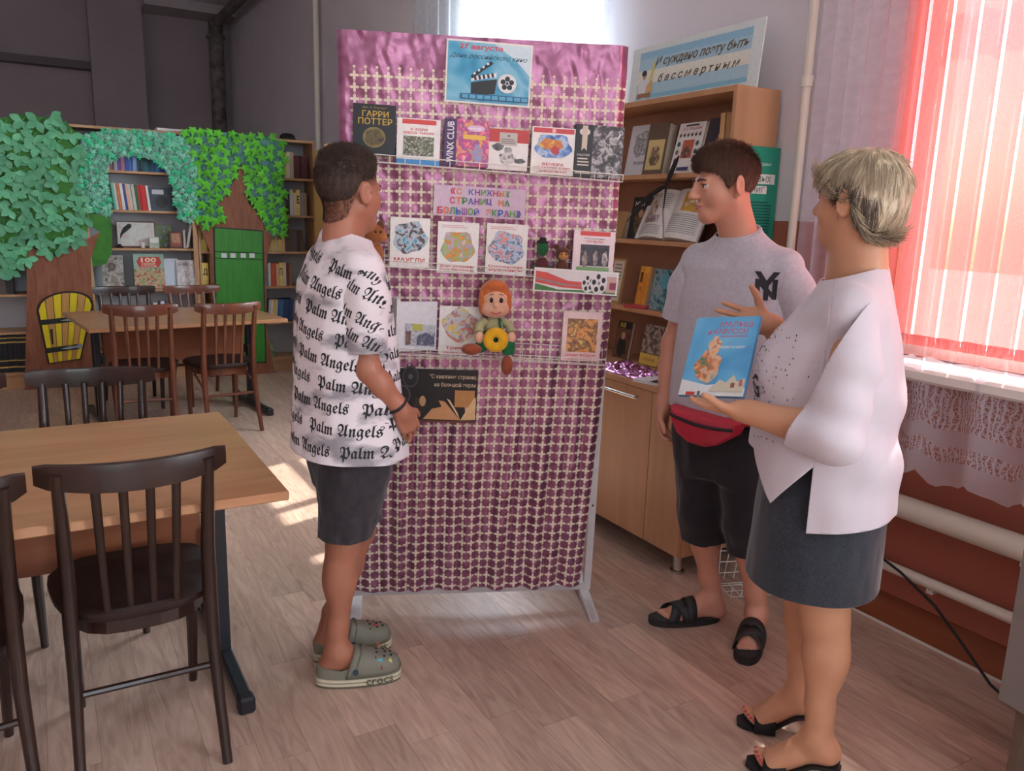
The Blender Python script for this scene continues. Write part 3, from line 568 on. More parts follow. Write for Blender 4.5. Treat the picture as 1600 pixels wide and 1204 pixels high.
o = empty('hat', (1.99, 7.5, 2.066), label='black rounded hat lying on top of the end bookcase', cat='hat'); MB().lathe([(.11, 0), (.115, .006), (.07, .012), (.066, .04), (.045, .06), (.01, .065)], 20).build('crown', C((22, 20, 22), .8), o, smooth=True)
MB().lathe([(.072, .012), (.071, .024), (.0665, .024)], 20).build('hat_band', C((40, 36, 40), .6), o)
# --- painted plywood trees
TRUNKP = M('trunk_paint', (124, 72, 48), .6, c2=(150, 96, 66), scale=8, st=(3, 1, .6), dist=1)
GREENP = M('bush_paint', (60, 140, 30), .55, c2=(30, 104, 28), scale=7, dist=1.5)
TEALP = M('teal_paint', (22, 92, 84), .6, c2=(96, 160, 156), scale=16, dist=1.5)
MINTP = M('mint_paint', (150, 200, 186), .6, c2=(70, 120, 100), scale=40, dist=1)
LEAF1 = M('leaf_card_sea_green', (72, 160, 112), .5, c2=(112, 192, 146), scale=14, rnd=.24); LEAF2 = M('leaf_card_lime', (78, 186, 40), .5, c2=(108, 206, 60), scale=14, rnd=.18)
LEAF3 = M('leaf_card_mint', (96, 200, 160), .5, c2=(150, 214, 190), scale=60, rnd=.2); VEIN = M('leaf_vein', (150, 206, 170), .5)
def leaf_mesh(kind):
    b = MB()
    if kind == 'trefoil':
        for a in (-1.28, .0, 1.28):
            m = RY(a); L, W = (.07, .0235)
            v = [(0, 0, 0)]; prof = [(.15, .4), (.4, .92), (.62, 1), (.86, .58)]
            for t, w in prof: v += [(-W*w, -.003*w, L*t), (0, .002*math.sin(PI*t), L*t), (W*w, -.003*w, L*t)]
            v.append((0, 0, L*1.06)); f = [(0, 2, 1), (0, 3, 2)]
            for i in range(3):
                q = 1+3*i; f += [(q, q+1, q+4, q+3), (q+1, q+2, q+5, q+4)]
            q = 1+9; f += [(q, q+1, 13), (q+1, q+2, 13)]; b.add(v, f, 0, m)
        b.tube([(0, -.002, 0), (0, 0, -.035)], .0018, 4)
    else:
        s = .046 if kind == 'maple' else .036; out = []
        tips = [(-2.25, .72), (-1.2, .95), (0, 1.08), (1.2, .95), (2.25, .72)] if kind == 'maple' else [(-2.1, .8), (-1.05, .9), (0, 1.05), (1.05, .9), (2.1, .8)]
        rin = .5
        for i, (a, r) in enumerate(tips):
            out.append((math.sin(a-.2)*r*.76*s, math.cos(a-.2)*r*.76*s)); out.append((math.sin(a)*r*s, math.cos(a)*r*s)); out.append((math.sin(a+.2)*r*.76*s, math.cos(a+.2)*r*.76*s))
            if i < 4: am = (a+tips[i+1][0])/2; out.append((math.sin(am)*rin*s, math.cos(am)*rin*s))
        out.append((0, -.35*s)); n = len(out)
        v = [(0, -.006, 0)]+[(x, .004*math.hypot(x, z)/s, z) for x, z in out]; b.add(v, [(0, i+1, (i+1) % n+1) for i in range(n)])
        b.tube([(0, 0, -.3*s), (.1*s, 0, -.75*s)], .0015, 4)
    return b
def inside(p, poly):
    x, z = p; c = False; n = len(poly)
    for i in range(n):
        (x1, z1), (x2, z2) = poly[i], poly[i-1]
        if (z1 > z) != (z2 > z) and x < (x2-x1)*(z-z1)/(z2-z1)+x1: c = not c
    return c
def scatter(poly, dist, n, rnd):
    xs = [p[0] for p in poly]; zs = [p[1] for p in poly]; pts = []
    for _ in range(n*60):
        p = (rnd.uniform(min(xs), max(xs)), rnd.uniform(min(zs), max(zs)))
        if inside(p, poly) and all((p[0]-q[0])**2+(p[1]-q[1])**2 > dist*dist for q in pts): pts.append(p)
        if len(pts) >= n: break
    return pts
def rel(poly, x0): return [(x-x0, z) for x, z in poly]
TR_TRUNK = [(1.544, 1.863), (1.497, 1.744), (1.446, 1.641), (1.363, 1.547), (1.235, 1.453), (1.144, 1.366), (1.213, 1.202), (1.258, 1.052), (1.262, .833), (1.239, .389), (1.2, 0), (1.76, 0), (1.705, .397), (1.714, .827), (1.727, 1.053), (1.783, 1.227), (1.753, 1.331), (1.668, 1.417), (1.584, 1.507), (1.565, 1.716)]
TR_FOL = [(1.079, 2.053), (1.154, 2.079), (1.305, 2.08), (1.485, 2.079), (1.669, 2.071), (1.821, 2.072), (1.896, 2.019), (1.909, 1.885), (1.89, 1.611), (1.906, 1.391), (1.863, 1.25), (1.778, 1.221), (1.709, 1.319), (1.674, 1.439), (1.607, 1.546), (1.566, 1.598), (1.572, 1.759), (1.522, 1.835), (1.464, 1.7), (1.412, 1.581), (1.33, 1.493), (1.377, 1.377), (1.243, 1.294), (1.205, 1.256), (1.179, 1.345), (1.12, 1.397), (1.17, 1.582), (1.16, 1.891)]
TL_TRUNK = [(-.15, 1.232), (-.109, 1.122), (-.11, .901), (-.142, .553), (-.197, 0), (.378, 0), (.362, .323), (.343, .535), (.329, .794), (.34, 1.024), (.375, 1.126), (.419, 1.242), (.272, 1.15), (.109, 1.049), (-.019, 1.073)]
TL_FOL = [(-.56, 2.03), (-.187, 2.058), (-.062, 2.1), (.062, 2.092), (.188, 2.084), (.25, 2.061), (.318, 1.972), (.31, 1.741), (.305, 1.546), (.335, 1.4), (.343, 1.326), (.327, 1.226), (.252, 1.175), (.158, 1.109), (.067, 1.059), (-.016, 1.108), (-.06, 1.195), (-.095, 1.185), (-.083, 1.073), (-.11, 1.0), (-.167, .926), (-.284, .927), (-.56, .905)]
TL_BLOB = [(.33, 1.39), (.501, 1.365), (.507, 1.254), (.496, 1.076), (.443, .988), (.341, .963), (.347, 1.05), (.385, 1.151), (.419, 1.242), (.341, 1.301)]
ARCHP = [(.31, 1.861), (.343, 1.959), (.421, 2.004), (.581, 2.035), (.861, 2.047), (1.101, 2.014), (1.17, 1.892), (1.165, 1.582), (1.134, 1.36), (1.067, 1.332), (1.019, 1.368), (.987, 1.523), (.974, 1.651), (.94, 1.741), (.871, 1.808), (.764, 1.841), (.661, 1.845), (.567, 1.815), (.503, 1.742), (.489, 1.604), (.508, 1.48), (.505, 1.365), (.402, 1.392), (.323, 1.424), (.308, 1.595)]
rl = random.Random(3)
def put_leaves(o, x0, pts, meshes, y, sc=(.9, 1.15), droop=PI):
    for k, (x, z) in enumerate(pts):
        l = link('leaf', meshes[k % len(meshes)], o, loc=(x-x0, y-rl.uniform(.004, .03), z)); s = rl.uniform(*sc); l.scale = (s, s*rl.uniform(.8, 1.6), s)
        l.rotation_euler = (rl.uniform(-.13, .13), rl.uniform(-1, 1)*1.2+droop, rl.uniform(-.14, .14))
ty = 7.29
tl = empty('painted_tree', (.1, ty, 0), label='plywood tree with sea-green paper leaves and a yellow plank door', cat='tree panel')
MB().prism(rel(TL_TRUNK, .1), 0, .01).build('trunk', TRUNKP, tl); MB().prism(rel(TL_FOL, .1), -.008, .0).build('foliage_board', GREENP, tl); MB().prism(rel(TL_BLOB, .1), .003, .009).build('bush_board', GREENP, tl)
lm1 = [leaf_mesh('trefoil').mesh('leaf', LEAF1, True)]
put_leaves(tl, .1, scatter(TL_FOL, .072, 190, rl), lm1, -.01, (1.0, 1.25))
# the yellow door: planks, straps, latch
YEL = M('yellow_plank_paint', (226, 204, 20), .5, var=.08, scale=12); TANP = M('tan_plank_paint', (196, 148, 80), .5, var=.1, scale=10, st=(4, 1, .5)); BLK = C((22, 34, 26), .5)
def yd(u, v):                                   # door plane: u across, v up (narrower at the foot)
    bx, bz = -.012+.219*u, .208+.023*u; tx, tz = -.051+.365*u, .61+.03*u
    return (bx+(tx-bx)*v-.1, bz+(tz-bz)*v)
dr = MB().prism([yd(-.04, -.02), yd(1.04, -.02), yd(1.04, 1)]+[yd(.5+.54*math.cos(a), 1+.37*math.sin(a)) for a in [PI*i/16 for i in range(1, 16)]]+[yd(-.04, 1)], -.012, -.002).build('door', C((36, 24, 18), .6), tl)
for k in range(7):
    u0, u1 = k/7+.006, (k+1)/7-.006
    top = [yd(u, 1+.335*math.sqrt(max(0, 1-((u-.5)/.5)**2))) for u in (u1, (u0+u1)/2, u0)]
    MB().prism([yd(u0, 0), yd(u1, 0)]+top, -.018, -.012).build('plank', YEL if k % 2 == 0 else TANP, dr)
for v0 in (.2, .76):
    MB().prism([yd(0, v0), yd(.95, v0), yd(.95, v0+.1), yd(0, v0+.1)], -.022, -.0185).build('strap_hinge', BLK, dr)
    MB().prism([yd(.4, v0+.05), yd(.62, v0+.02), yd(.8, v0+.035), yd(.95, v0+.0), yd(.99, v0+.06), yd(.92, v0+.11), yd(.8, v0+.07), yd(.62, v0+.085)], -.025, -.0222).build('hinge_mark', C((150, 160, 164), .4), dr)
MB().prism([yd(.16, .36), yd(.2, .36), yd(.22, .66), yd(.16, .66)], -.022, -.0185).build('latch_slot', BLK, dr)
tr = empty('painted_tree', (1.5, ty, 0), label='plywood tree with lime maple leaves and a tall green door', cat='tree panel')
MB().prism(rel(TR_TRUNK, 1.5), 0, .01).build('trunk', TRUNKP, tr); MB().prism(rel(TR_FOL, 1.5), -.008, .0).build('foliage_board', TEALP, tr)
lm2 = [leaf_mesh('maple').mesh('leaf', LEAF2)]
put_leaves(tr, 1.5, scatter(TR_FOL, .06, 170, rl), lm2, -.01, (1.05, 1.3))
GD = M('green_door_paint', (40, 128, 34), .5, c2=(52, 150, 40), scale=9, st=(4, 1, .4))
d = MB().prism(rel([(1.285, 1.3), (1.7, 1.277), (1.69, .1), (1.25, .1)], 1.5), -.006, -.0005).build('door', C((14, 40, 18), .5), tr)
MB().prism(rel([(1.295, 1.288), (1.69, 1.266), (1.686, 1.082), (1.29, 1.096)], 1.5), -.011, -.006).build('upper_panel', GD, d)
MB().prism(rel([(1.29, 1.088), (1.686, 1.074), (1.684, 1.026), (1.289, 1.04)], 1.5), -.011, -.006).build('cross_bar', GD, d)
MB().prism(rel([(1.289, 1.032), (1.684, 1.018), (1.678, .112), (1.262, .112)], 1.5), -.011, -.006).build('lower_panel', GD, d)
for x in (1.36, 1.435, 1.52, 1.595): MB().prism(rel([(x-.022, 1.04), (x+.022, 1.039), (x+.022, 1.078), (x-.022, 1.08)], 1.5), -.014, -.0112).build('white_square', C((214, 222, 218), .6), d)
ar = empty('leafy_arch', (.74, ty, 0), label='pale mint ivy arch between the two plywood trees', cat='leaf arch')
MB().prism(rel(ARCHP, .74), .001, .008).build('arch_board', MINTP, ar)
for s in (.335, 1.13): MB().box(s-.74-.012, s-.74+.012, .002, .014, 0, 1.45).build('support_batten', SHELFW, ar)
lm3 = [leaf_mesh('ivy').mesh('leaf', LEAF3), leaf_mesh('ivy').mesh('leaf', M('leaf_card_bright_mint', (70, 206, 150), .5, rnd=.1))]
put_leaves(ar, .74, scatter(ARCHP, .032, 260, rl), [lm3[0], lm3[0], lm3[1]], .0, (.75, 1.1))
# light wooden cabinet edge behind the boy's head
o = empty('wardrobe', (2.45, 6.7, 0), label='light wooden cabinet with a rounded corner behind the lettered-shirt person\'s head', cat='cabinet')
LW = wood('light_cabinet_wood', (196, 148, 96), (212, 166, 112), scale=10)
prof = [(-.42, 0), (-.42, 1.95), (-.4, 1.985), (-.36, 2.0), (.18, 2.0), (.18, 0)]
MB().prism(prof, -.1, -.075).build('front_panel', LW, o); MB().box(-.4, .18, -.075, .22, .06, 1.95).build('body', LW, o)
# ================================================================ bookcase on the window wall
CAB = wood('cabinet_beech', (184, 136, 98), (200, 152, 114), st=(1, 1, 12), scale=12, rough=.35, coat=.1)
CHROME = M('brushed_chrome', (206, 206, 204), .25, metal=1, var=.04)
X0, X1, Y0, Y1 = 2.18, 2.64, 2.3, 3.5; XH, YH = 2.4, 2.42
o = empty('wall_bookcase', ((X0+X1)/2, (Y0+Y1)/2, 0), label='beech bookcase with closed lower doors against the window wall', cat='bookcase'); ox, oy = o.location.x, o.location.y
def bxo(name, a, b, c, d, e, f, m=CAB, par=o, **k): return MB().box(a-ox, b-ox, c-oy, d-oy, e, f, **k).build(name, m, par)
bxo('counter_top', X0-.02, X1, Y0-.005, Y1+.005, .757, .78)
for y in (Y0, Y1-.02): bxo('cabinet_side', X0, X1, y, y+.02, .1, .757)
bxo('bottom_board', X0+.02, X1-.01, Y0+.02, Y1-.02, .1, .12); bxo('cabinet_back', X1-.008, X1, Y0+.02, Y1-.02, .12, .757)
for y in (YH, Y1-.02): bxo('side_panel', XH, X1, y, y+.02, .78, 1.985)
bxo('top_board', XH, X1, YH+.02, Y1-.02, 1.963, 1.985)
for z in (1.66, 1.368, 1.05): bxo('shelf', XH, X1-.01, YH+.02, Y1-.02, z-.02, z)
bxo('back_panel', X1-.008, X1, YH+.02, Y1-.02, .78, 1.963, M('bookcase_back', (176, 132, 104), .6, var=.06))
for a, b, hh in ((Y0+.003, Y0+.22, (2.35, 2.45)), (Y0+.224, Y1-.61, (2.6, 2.815)), (Y1-.606, Y1-.003, (2.95, 3.16))):
    dd = bxo('door', X0-.018, X0-.001, a, b, .103, .754)
    h = MB().tube([(X0-.02-ox, hh[0]+.012-oy, .718), (X0-.043-ox, hh[0]+.012-oy, .718), (X0-.045-ox, hh[0]-oy, .718), (X0-.045-ox, hh[1]-oy, .718), (X0-.043-ox, hh[1]-.012-oy, .718), (X0-.02-ox, hh[1]-.012-oy, .718)], .0065, 8); h.build('handle', CHROME, dd, smooth=True)
for x in (X0+.05, X1-.06):
    for y in (Y0+.07, Y1-.07): MB().lathe([(.03, 0), (.03, .012), (.02, .016), (.02, .1)], 14, mat=T(x-ox, y-oy, 0)).build('leg', CHROME, o, smooth=True)
RW = -PI/2
def wcard(name, y, z, w, h, t, el, label, cat='book', x=2.45, lean=10, base=WH, tilt=0, **k): return card(name, (x, y, z+.001), w, h, t, el, label, cat, base=base, lean=lean, rz=RW+tilt, **k)
GR = (120, 118, 116)
wcard('book', 3.09, 1.66, .17, .235, .014, [('ao', .55, .62, .34, .26, [(214, 212, 210), (120, 120, 124), (222, 220, 218)], 40, 2), ('t', 'ПУШКИН', .6, .25, .55, .06, (70, 74, 96))], 'pale grey book with a pencil sketch on the bookcase top shelf', base=(206, 206, 210))
wcard('book', 2.97, 1.66, .12, .235, .06, [('r', .1, .1, .9, .68, (206, 186, 126)), ('ao', .5, .36, .24, .2, [(60, 50, 44), (120, 100, 76), (180, 160, 120)], 30, 3), ('o', .5, .52, .09, .045, (190, 150, 120))], 'thick brown book with a cream portrait panel on the top shelf', base=(104, 84, 66), tilt=.15)
el = [('r', .05, .03, .97, .98, (230, 226, 222)), ('r', .25, .93, .75, .965, (60, 60, 66)), ('t', 'А.С. ПУШКИН', .52, .88, .7, .055, (190, 60, 54)), ('r', .3, .3, .72, .66, (190, 96, 70)), ('ao', .5, .42, .16, .12, [(150, 110, 90), (90, 60, 60), (210, 160, 130)], 50, 4)]
for i in range(6): el += [('o', .13+.15*i, .76, .045, .04, (90, 80, 76)), ('o', .13+.15*i, .79, .025, .02, (200, 170, 150))]
for i, z in enumerate((.58, .42, .26)): el += [('o', .16, z, .06, .05, (70+40*i, 90, 90)), ('o', .86, z, .06, .05, (60, 110-20*i, 100))]
wcard('book', 2.77, 1.66, .165, .225, .016, el+[('r', .3, .06, .75, .12, (70, 74, 120))], 'white book with rows of small portraits on the bookcase top shelf', lean=14)
wcard('book', 2.605, 1.66, .13, .23, .02, [('ao', .62, .5, .22, .26, [(48, 40, 44), (150, 110, 90), (50, 44, 50)], 22, 6), ('o', .62, .66, .12, .08, (190, 146, 118))], 'dark book with a painted portrait beside the bookcase end', base=(50, 46, 58), x=2.47)
for i, (c, y) in enumerate((((200, 160, 110), 2.525), ((170, 130, 90), 2.493), ((206, 172, 126), 2.462))):
    q = link('book', book_mesh(.026, .23, .16, c), label='tan spine-out book, %s of three by the side panel' % ORD[i], cat='book', group='spine-out books on the bookcase top shelf'); q.location = (2.44, y, 1.661); q.rotation_euler = (0, 0, RW)
wcard('book', 3.1, 1.368, .15, .2, .02, [('t', 'ЖЗЛ', .35, .84, .5, .11, (226, 222, 214), 0, .03), ('ao', .5, .4, .3, .3, [(50, 42, 40), (120, 90, 60), (40, 36, 38)], 26, 7), ('o', .5, .6, .12, .09, (190, 150, 110))], 'black biography with white title on the second shelf of the bookcase', base=(40, 38, 40), x=2.49)
wcard('book', 3.23, 1.368, .09, .13, .03, [], 'tan book at the dark end of the second bookcase shelf', base=(176, 140, 96), x=2.48)
# open book on the shelf
def open_book(loc, rz, lean, w, h, els_l, els_r, label, curl=.03, cover=(60, 50, 50)):
    o = empty('open_book', loc, rz, label=label, cat='book'); o.rotation_euler = (math.radians(-lean), 0, rz)
    for s, els in ((-1, els_l), (1, els_r)):
        n = 10; v = []; f = []
        for i in range(n+1):
            t = i/n; x = s*w*t; y = -curl*math.sin(PI*min(1, t*1.15))**.8*(1-.3*t)-.012*(1-t)
            for yy in (y, .012): v += [(x, yy, 0), (x, yy, h)]
        for i in range(n):
            a, b = 4*i, 4*i+4; f += [(a, b, b+1, a+1), (a+2, a+3, b+3, b+2), (a, a+2, b+2, b), (a+1, b+1, b+3, a+3)]
        f += [(4*n, 4*n+2, 4*n+3, 4*n+1)]
        lf = MB().add(v, f).build('page_block', C((232, 230, 226), .7), o, smooth=True)
        b = MB(); mats = []
        for k, e in enumerate(els):           # printed patches follow the page curve
            m = artmat(*e[4:7]) if len(e) > 5 else C(e[4], .6)
            if m not in mats: mats.append(m)
            nn = 6; vv = []
            for i in range(nn+1):
                t = e[0]+(e[2]-e[0])*i/nn; tt = t if s > 0 else 1-t; x = s*w*tt; y = -curl*math.sin(PI*min(1, tt*1.15))**.8*(1-.3*tt)-.012*(1-tt)-.0012-.0002*k
                vv += [(x, y, e[1]*h), (x, y, e[3]*h)]
            b.add(vv, [(2*i, 2*i+2, 2*i+3, 2*i+1) for i in range(nn)], mats.index(m))
        if els: b.build('page_print', mats, lf)
    MB().box(-w-.006, w+.006, .012, .016, -.005, h+.005).build('cover', C(cover, .5), o)
    return o
tx = lambda x0, x1, z0, z1, n: [(x0, z0+(z1-z0)*(i+.3)/n, x1, z0+(z1-z0)*(i+.6)/n, (150, 148, 150)) for i in range(n)]
open_book((2.45, 2.855, 1.372), RW, 24, .21, .235, [(.15, .42, .6, .92, [(60, 60, 66), (190, 160, 130), (226, 222, 218), (110, 110, 120)], 22, 3), (.2, .3, .75, .45, [(190, 150, 110), (120, 100, 110), (226, 222, 218)], 30, 4)]+tx(.65, .92, .6, .92, 8)+tx(.12, .9, .06, .26, 6), [(.35, .55, .85, .95, [(222, 180, 70), (200, 150, 50), (226, 222, 210)], 14, 5)]+tx(.1, .9, .1, .5, 10), 'large open illustrated book propped on the second bookcase shelf')
def quill2(label, pts, wmax, nm='quill_pen'):
    P = [Vector(p) for p in pts]; p0 = P[0]; o = empty(nm, p0, label=label, cat='quill'); P = [p-p0 for p in P]
    MB().tube(P, .002, 6).build('shaft', C((210, 190, 160), .5), o); v = []; f = []; n = len(P)
    for i, p in enumerate(P):
        t = i/(n-1); w = wmax*max(.02, math.sin(PI*min(1, max(0, (t-.3)/.72))))**.7; tan = (P[min(i+1, n-1)]-P[max(i-1, 0)]).normalized(); s = tan.cross(Vector((1, 0, 0))).normalized()
        v += [p+s*w, p+Vector((-.004, 0, 0)), p-s*w, p+Vector((.004, 0, 0))]
    for i in range(n-1):
        for j in range(4): f.append((i*4+j, i*4+(j+1) % 4, (i+1)*4+(j+1) % 4, (i+1)*4+j))
    MB().add(v, f).build('vane', FEATH, o, smooth=True)
quill2('black feather quill arching up to the left over the open book', [(2.42, 3.12, 1.37), (2.4, 3.07, 1.44), (2.4, 3.0, 1.51), (2.4, 2.92, 1.56), (2.4, 2.84, 1.595), (2.4, 2.79, 1.61)], .013)
quill2('dark blue feather tip standing above the open book', [(2.405, 2.8, 1.369), (2.39, 2.8, 1.5), (2.385, 2.785, 1.6), (2.385, 2.765, 1.65), (2.385, 2.735, 1.7), (2.385, 2.715, 1.73)], .016)
wcard('picture_frame_card', 3.21, 1.05, .1, .22, .012, [('r', .1, .05, .9, .95, (222, 214, 196)), ('l', .2, .8, .5, .9, 5, (150, 140, 130)), ('l', .2, .8, .1, .4, 4, (150, 140, 130))], 'cream page mounted on a tan board on the third bookcase shelf', 'card', base=(190, 150, 104), pages=False)
wcard('book', 3.0, 1.05, .075, .195, .03, [('a', 0, 0, 1, 1, [(226, 160, 50), (214, 130, 40), (240, 180, 70)], 10, 3), ('r', .1, .6, .35, .85, (90, 60, 40)), ('t', 'А', .25, .45, .3, .1, (120, 70, 30))], 'narrow orange-yellow book on the third bookcase shelf', base=(220, 150, 50))
wcard('book', 2.87, 1.05, .12, .19, .012, [('a', 0, 0, 1, 1, [(40, 40, 48), (150, 170, 176), (60, 120, 130), (30, 30, 36)], 18, 8), ('o', .68, .72, .24, .2, (90, 160, 176))], 'dark book with a pale blue circle beside the grey-shirted person\'s sleeve', base=(40, 36, 44))
wcard('book', 2.71, 1.05, .12, .2, .012, [('a', .1, .1, .9, .6, [(190, 176, 150), (110, 100, 96)], 18, 5)], 'beige book on the third shelf behind the grey-shirted person', base=(196, 184, 160))
MB().box(-.08, .08, -.06, .06, 0, .012, ch=.003).build('flat_book', C((190, 60, 76), .4), loc=(2.47, 3.0, 1.0505), rz=.4, label='red booklet lying flat in front of the orange book', cat='book')
wcard('book', 3.13, .78, .115, .19, .02, [('r', .06, .8, .95, .97, (30, 26, 26)), ('t', 'АЗ', .35, .88, .4, .12, (232, 200, 60), 0, .03), ('a', .05, .05, .95, .78, [(96, 60, 44), (120, 80, 60), (70, 44, 38)], 16, 6), ('o', .5, .3, .3, .26, (30, 28, 32)), ('o', .52, .6, .13, .1, (206, 160, 126))], 'portrait book with yellow letters at the back of the counter', base=(110, 70, 50))
wcard('book', 2.91, .78, .14, .2, .02, [('a', .02, .3, .98, .98, [(120, 100, 84), (196, 180, 160), (90, 70, 60), (150, 130, 116)], 20, 7), ('r', .02, .02, .98, .28, (226, 196, 90)), ('t', 'АННА', .5, .15, .6, .1, (190, 90, 60), .3)], 'brown book with a yellow band leaning at the back of the counter', base=(110, 84, 66))
# crumpled foil and magazines on the counter
FOILC = M('pink_foil_scrap', (206, 140, 196), .18, metal=.9, var=.25, scale=40)
n = 26; S, Q = np.meshgrid(np.linspace(0, 1, n), np.linspace(0, 1, n)); P = np.c_[S.ravel()*9, Q.ravel()*9, 0*S.ravel()]
hgt = .016+.014*npnoise(P, 3)+.008*npnoise(P*2.1, 4); edge = np.minimum(np.minimum(S, 1-S), np.minimum(Q, 1-Q)).ravel(); hgt = hgt*np.minimum(1, edge*6)+.001
V = np.c_[2.19+S.ravel()*.2, 2.6+Q.ravel()*.42, .781+np.maximum(.0005, hgt)]; a = (np.arange(n-1)[:, None]*n+np.arange(n-1)[None]).ravel()
sc = link('foil_scrap', np_mesh('foil_scrap', V-np.array([2.29, 2.81, .781]), np.c_[a, a+1, a+n+1, a+n], FOILC), loc=(2.29, 2.81, .781), label='crumpled pink foil lying on the bookcase counter', cat='foil')
o2 = empty('magazine', (2.24, 2.56, .781), rz=RW+.3, label='pale magazine lying flat on the counter edge', cat='magazine')
MB().box(-.1, .1, -.07, .07, 0, .012).build('pages', C((226, 230, 234), .5), o2); t = MB().box(-.02, .03, -.07, .07, .0121, .0125, 0).box(.03, .1, -.07, .07, .0121, .0125, 1); t.build('cover_print', [C((50, 54, 66), .4), C((222, 180, 150), .4)], o2)
# sign on top, green board on the side
sg = [('r', .07, .1, .93, .9, (176, 210, 226)), ('r', .07, .36, .93, .58, (232, 234, 222)), ('r', .07, .1, .93, .17, (140, 196, 222)), ('r', .07, .78, .93, .9, (150, 200, 226)), ('t', 'И суждено поэту быть', .56, .68, .7, .19, (110, 96, 70), .35, .02), ('t', 'б е с с м е р т н ы м', .56, .4, .62, .17, (100, 92, 78), .35, .02),
      ('o', .135, .3, .055, .2, (226, 232, 236)), ('o', .13, .5, .02, .07, (206, 170, 140)), ('o', .125, .54, .022, .05, (60, 60, 70)), ('p', [(.15, .2), (.21, .22), (.2, .42), (.16, .34)], (222, 180, 130)), ('p', [(.17, .4), (.2, .72), (.215, .66), (.19, .4)], (230, 220, 120)), ('r', .08, .12, .2, .2, (170, 130, 100))]
card('title_sign', (2.5, 2.83, 1.9855), .82, .265, .006, sg, 'white and blue banner sign with cursive writing on top of the bookcase', 'sign', base=(222, 232, 232), lean=5, rz=RW, pages=False)
gs = [('t', 'Малая Родина', .5, .88, .62, .03, (206, 230, 220)), ('r', .25, .74, .92, .81, (232, 232, 228)), ('t', 'НОВЫХ', .58, .775, .5, .045, (90, 110, 100)), ('r', .2, .67, .75, .725, (232, 232, 228)), ('t', 'КНИГ', .5, .697, .4, .04, (90, 110, 100)), ('l', .15, .88, .28, .62, 16, (20, 86, 80))]
o3 = card('green_booklet', (2.53, 2.405, 1.2), .25, .56, .006, gs, 'green information board hung on the side of the bookcase', 'board', base=(34, 150, 124), lean=0, rz=0, pages=False)
# ================================================================ display stand with pink foil
lean_, ang_ = .062, -.402
U_ = Vector((math.cos(ang_), math.sin(ang_), 0)); N0 = Vector((U_.y, -U_.x, 0)); V_ = Vector((0, 0, 1))*math.cos(lean_)+N0*math.sin(lean_); NN = U_.cross(V_)
MS = Matrix((U_, -NN, V_)).transposed().to_4x4(); MS.translation = (.893, 2.652, .06)      # local x across, y into the stand, z up
SW, SH = .892, 1.93
ALU = M('white_stand_tube', (206, 204, 206), .4, metal=.3, var=.05)
st = empty('display_stand', mw=MS, label='white metal exhibition stand leaning in the middle of the room', cat='stand')
for x in (0, SW):
    p = MB().box(x-.013, x+.013, .004, .03, 0, SH).build('post', ALU, st)
    for z in (.35, .9, 1.4): MB().tube([(x, .0035, z), (x, .002, z)], .004, 8).build('bolt_hole', C((40, 40, 44), .5), p)
for z in (0, SH-.025): MB().box(.013, SW-.013, .006, .028, z, z+.025).build('cross_rail', ALU, st)
for x in (.02, SW-.0):
    f = MB().box(-.018, .018, -.16, .2, -.03, .0, mat=RX(lean_)).build('foot', ALU, st, loc=(x, .017, -.032)); f.location = (x, .017, -.03)
wg = MB()
for i in range(1, 18): wg.tube([(SW*i/18, .02, .02), (SW*i/18, .02, SH-.02)], .0016, 4)
for i in range(1, 39): wg.tube([(.01, .0185, SH*i/39), (SW-.01, .0185, SH*i/39)], .0016, 4)
wg.build('wire_grid', ALU, st)
# foil drape
FOIL = bpy.data.materials.new('pink_cross_foil'); FOIL.use_nodes = True; t = FOIL.node_tree; N = t.nodes; L = t.links; b = N['Principled BSDF']
uv = N.new('ShaderNodeUVMap'); sp = N.new('ShaderNodeSeparateXYZ'); L.new(uv.outputs[0], sp.inputs[0])
def mth(op, a, c=None, d=None):
    n = N.new('ShaderNodeMath'); n.operation = op
    for i, q in enumerate((a, c, d)):
        if q is None: continue
        if isinstance(q, (int, float)): n.inputs[i].default_value = q
        else: L.new(q, n.inputs[i])
    return n.outputs[0]
pit = .0345
ax = mth('ABSOLUTE', mth('SUBTRACT', mth('FRACT', mth('DIVIDE', sp.outputs[0], pit)), .5)); ay = mth('ABSOLUTE', mth('SUBTRACT', mth('FRACT', mth('DIVIDE', sp.outputs[1], pit)), .5))
m1 = mth('MULTIPLY', mth('LESS_THAN', ax, .115), mth('LESS_THAN', ay, .385)); m2 = mth('MULTIPLY', mth('LESS_THAN', ay, .115), mth('LESS_THAN', ax, .385))
d1 = mth('MULTIPLY', mth('GREATER_THAN', ax, .455), mth('LESS_THAN', ay, .06)); d2 = mth('MULTIPLY', mth('GREATER_THAN', ay, .455), mth('LESS_THAN', ax, .06))
cr = mth('MAXIMUM', mth('MAXIMUM', m1, m2), mth('MAXIMUM', d1, d2)); cr = mth('MULTIPLY', cr, mth('LESS_THAN', sp.outputs[1], 1.84)); cr = mth('MULTIPLY', cr, mth('GREATER_THAN', sp.outputs[1], .02)); cr = mth('MULTIPLY', cr, mth('GREATER_THAN', sp.outputs[0], .035))
nz = N.new('ShaderNodeTexNoise'); nz.inputs['Scale'].default_value = 22; nz.inputs['Detail'].default_value = 5; L.new(uv.outputs[0], nz.inputs['Vector'])
rp = N.new('ShaderNodeValToRGB'); rp.color_ramp.elements[0].position = .35; rp.color_ramp.elements[1].position = .7; rp.color_ramp.elements[0].color = (*lin((142, 88, 116)), 1); rp.color_ramp.elements[1].color = (*lin((174, 118, 148)), 1); L.new(nz.outputs['Fac'], rp.inputs[0])
